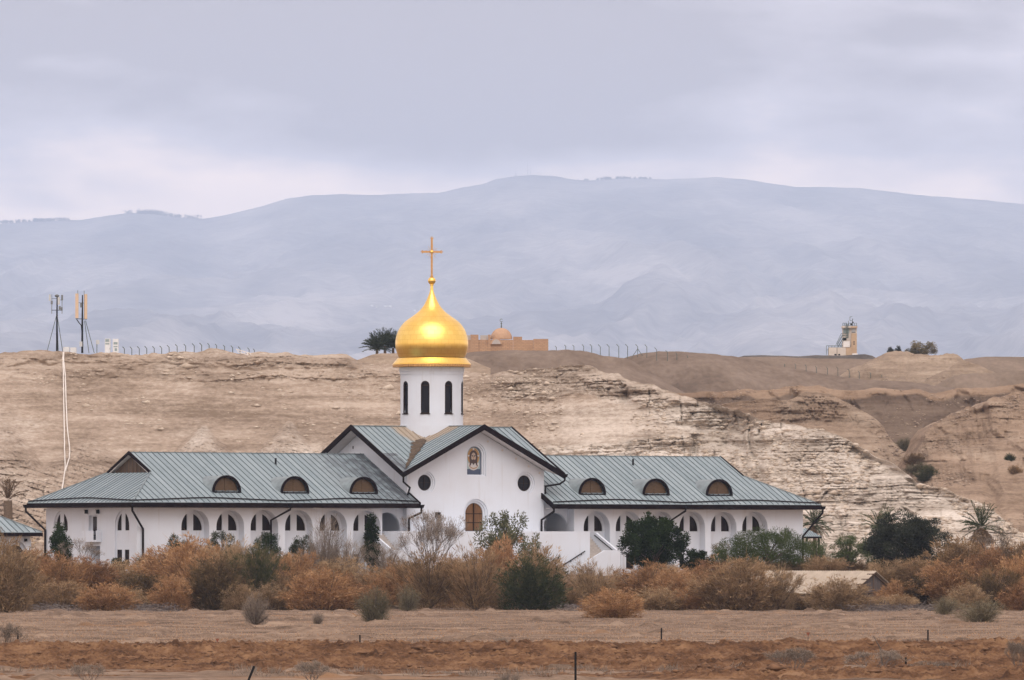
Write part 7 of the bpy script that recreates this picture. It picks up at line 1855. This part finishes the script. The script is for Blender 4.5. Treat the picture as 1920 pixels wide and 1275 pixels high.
for px, t0_, b0_, lab in ((408, 1197, 1212, 'rusty triangular sign on the field left of centre'), (1515, 1187, 1202, 'rusty triangular sign on the field at the right')):
    Y = gb(b0_); x = (px - PX0) / F * Y; z = topz(x, Y); k = Y / F; h = (b0_ - t0_) * k
    o = thing('triangle_sign', lab, 'sign', (x, Y, z - 0.1), 0, 'rusty triangular warning signs'); hw4 = 3.6 * k
    MB().bar((0, 0, 0), (0, 0, h + 0.08), 0.02).build('stake', MAT['pipe'], o)
    MB().prism([(-hw4, h + 0.1), (0, h + 0.1 - 7.5 * k), (hw4, h + 0.1)], lambda a, z_, d: (a, d, z_), -0.03, -0.012).build('plate', MAT['red'], o)
for px, t0_, b0_, lab in ((322, 1218, 1231, 'red-topped white stake at the left end of the soil bank'), (1141, 1208, 1218, 'red-topped white stake right of centre on the soil bank'), (1778, 1206, 1216, 'red-topped white stake near the post on the far right')):
    Y = 380.0
    for _ in range(5): x = (px - PX0) / F * Y; Y = min(450.0, max(340.0, (ZC - topz(x, Y)) * F / (b0_ - YH)))
    x = (px - PX0) / F * Y; z = topz(x, Y); h = (b0_ - t0_) / F * Y
    o = thing('marker_stake', lab, 'stake', (x, Y, z - 0.05), 0, 'red and white stakes on the soil bank')
    MB().box(-0.025, 0.025, -0.025, 0.025, 0, (h + 0.05) * 0.55).build('white_part', MAT['whitepaint'], o); MB().box(-0.026, 0.026, -0.026, 0.026, (h + 0.05) * 0.555, h + 0.05).build('red_part', MAT['red'], o)
# loose stones on the cliff face and the hills behind
MAT['stone'] = simple('pale_stone', (0.56, 0.48, 0.39), (0.36, 0.28, 0.21), 0.6, 0.95)
MAT['stone_brown'] = simple('brown_stone', (0.40, 0.31, 0.23), (0.22, 0.16, 0.12), 0.6, 0.95)
oc = np.array([[1, 0, 0], [0, 1, 0], [-1, 0, 0], [0, -1, 0], [0, 0, 0.8], [0, 0, -0.8]], float); of = np.array([[0, 1, 4], [1, 2, 4], [2, 3, 4], [3, 0, 4], [1, 0, 5], [2, 1, 5], [3, 2, 5], [0, 3, 5]])
def stones(pts, size, mat, label, seed):
    rs = np.random.RandomState(seed); n = len(pts)
    sz = rs.gamma(1.6, size, n)[:, None, None] + 0.03
    V = oc[None] * sz * rs.uniform(0.55, 1.5, (n, 6, 1)) * np.array([1.6, 1.0, 0.7]) + pts[:, None, :]
    Fa = (of[None] + (np.arange(n) * 6)[:, None, None]).reshape(-1, 3)
    tag(link('loose_stones', fastmesh('loose_stones', V.reshape(-1, 3), Fa, [mat])), label, 'stones', kind='stuff')
rs = np.random.RandomState(31); N = 60000
pts = SHEETS['cliff'].reshape(-1, 3)[rs.randint(0, SHEETS['cliff'].shape[0] * SHEETS['cliff'].shape[1], N)]
pxs = pts[:, 0] / pts[:, 1] * F + PX0; pys = YH - (pts[:, 2] - ZC) / pts[:, 1] * F
keep = (rs.rand(N) < 0.07 + 0.40 * rockA(pxs, pys) + 0.25 * band(pxs, 940, 1300, 40) * band(pys, 745, 810, 15)) & (vnoise(pts[:, 0] / 4, pts[:, 2] / 2.5, 4) > 0.48)
stones(pts[keep][:9000], 0.065, MAT['stone'], 'pale loose stones scattered over the cliff face', 32)
hp = np.concatenate([SHEETS[k].reshape(-1, 3)[rs.randint(0, SHEETS[k].shape[0] * SHEETS[k].shape[1], n_)] for k, n_ in (('hill_slope', 9000), ('hill_spur', 7000), ('terrace', 5000), ('pale_mound', 1500), ('pale_mound.001', 2500))])
hp = hp[vnoise(hp[:, 0] / 5, hp[:, 2] / 2.0, 14) > 0.5]
stones(hp, 0.045, MAT['stone_brown'], 'brown rubble scattered over the hills on the right', 33)
# clods and stones on the soil bank, weeds along its foot
rs = np.random.RandomState(44); n = 5200
xx = rs.uniform(-26, 26, n); yy = rs.uniform(312, 386, n); zz = berm_height(xx, yy); k = zz > 0.02
MAT['clod'] = simple('soil_clod', (0.20, 0.105, 0.052), (0.10, 0.05, 0.025), 2.0, 0.95)
P = np.stack([xx, yy, zz + 0.01], 1)[k]
stones(P, 0.028, MAT['clod'], 'crumbly orange clods strewn over the soil bank', 45)
n = 420; cx_ = rs.uniform(-25, 25, n); cy_ = np.where(rs.rand(n) < 0.6, rs.uniform(314, 332, n), rs.uniform(378, 400, n)); per = 26
ok = vnoise(cx_ / 3.0, cy_ / 6.0, 46) > 0.46; cx_, cy_ = cx_[ok], cy_[ok]; n = len(cx_)
xx = np.repeat(cx_, per) + rs.normal(size=n * per) * 0.14; yy = np.repeat(cy_, per) + rs.normal(size=n * per) * 0.2
zz = np.maximum(gz(xx, yy) + ground_relief(xx, yy), berm_height(xx, yy))
P = np.stack([xx, yy, zz], 1); D = unit(rs.normal(size=P.shape) * np.array([0.5, 0.5, 0.2]) + np.array([0, 0, 1.0]))
tag(link('dry_weeds', leafmesh('dry_weeds', sprays(P, D, rs.uniform(0.10, 0.42, len(P)), rs.uniform(0.010, 0.022, len(P)), rs), MAT['lf_grey'], rs.rand(len(P)))), 'thin grey dry weeds along the soil bank', 'weeds', kind='stuff')
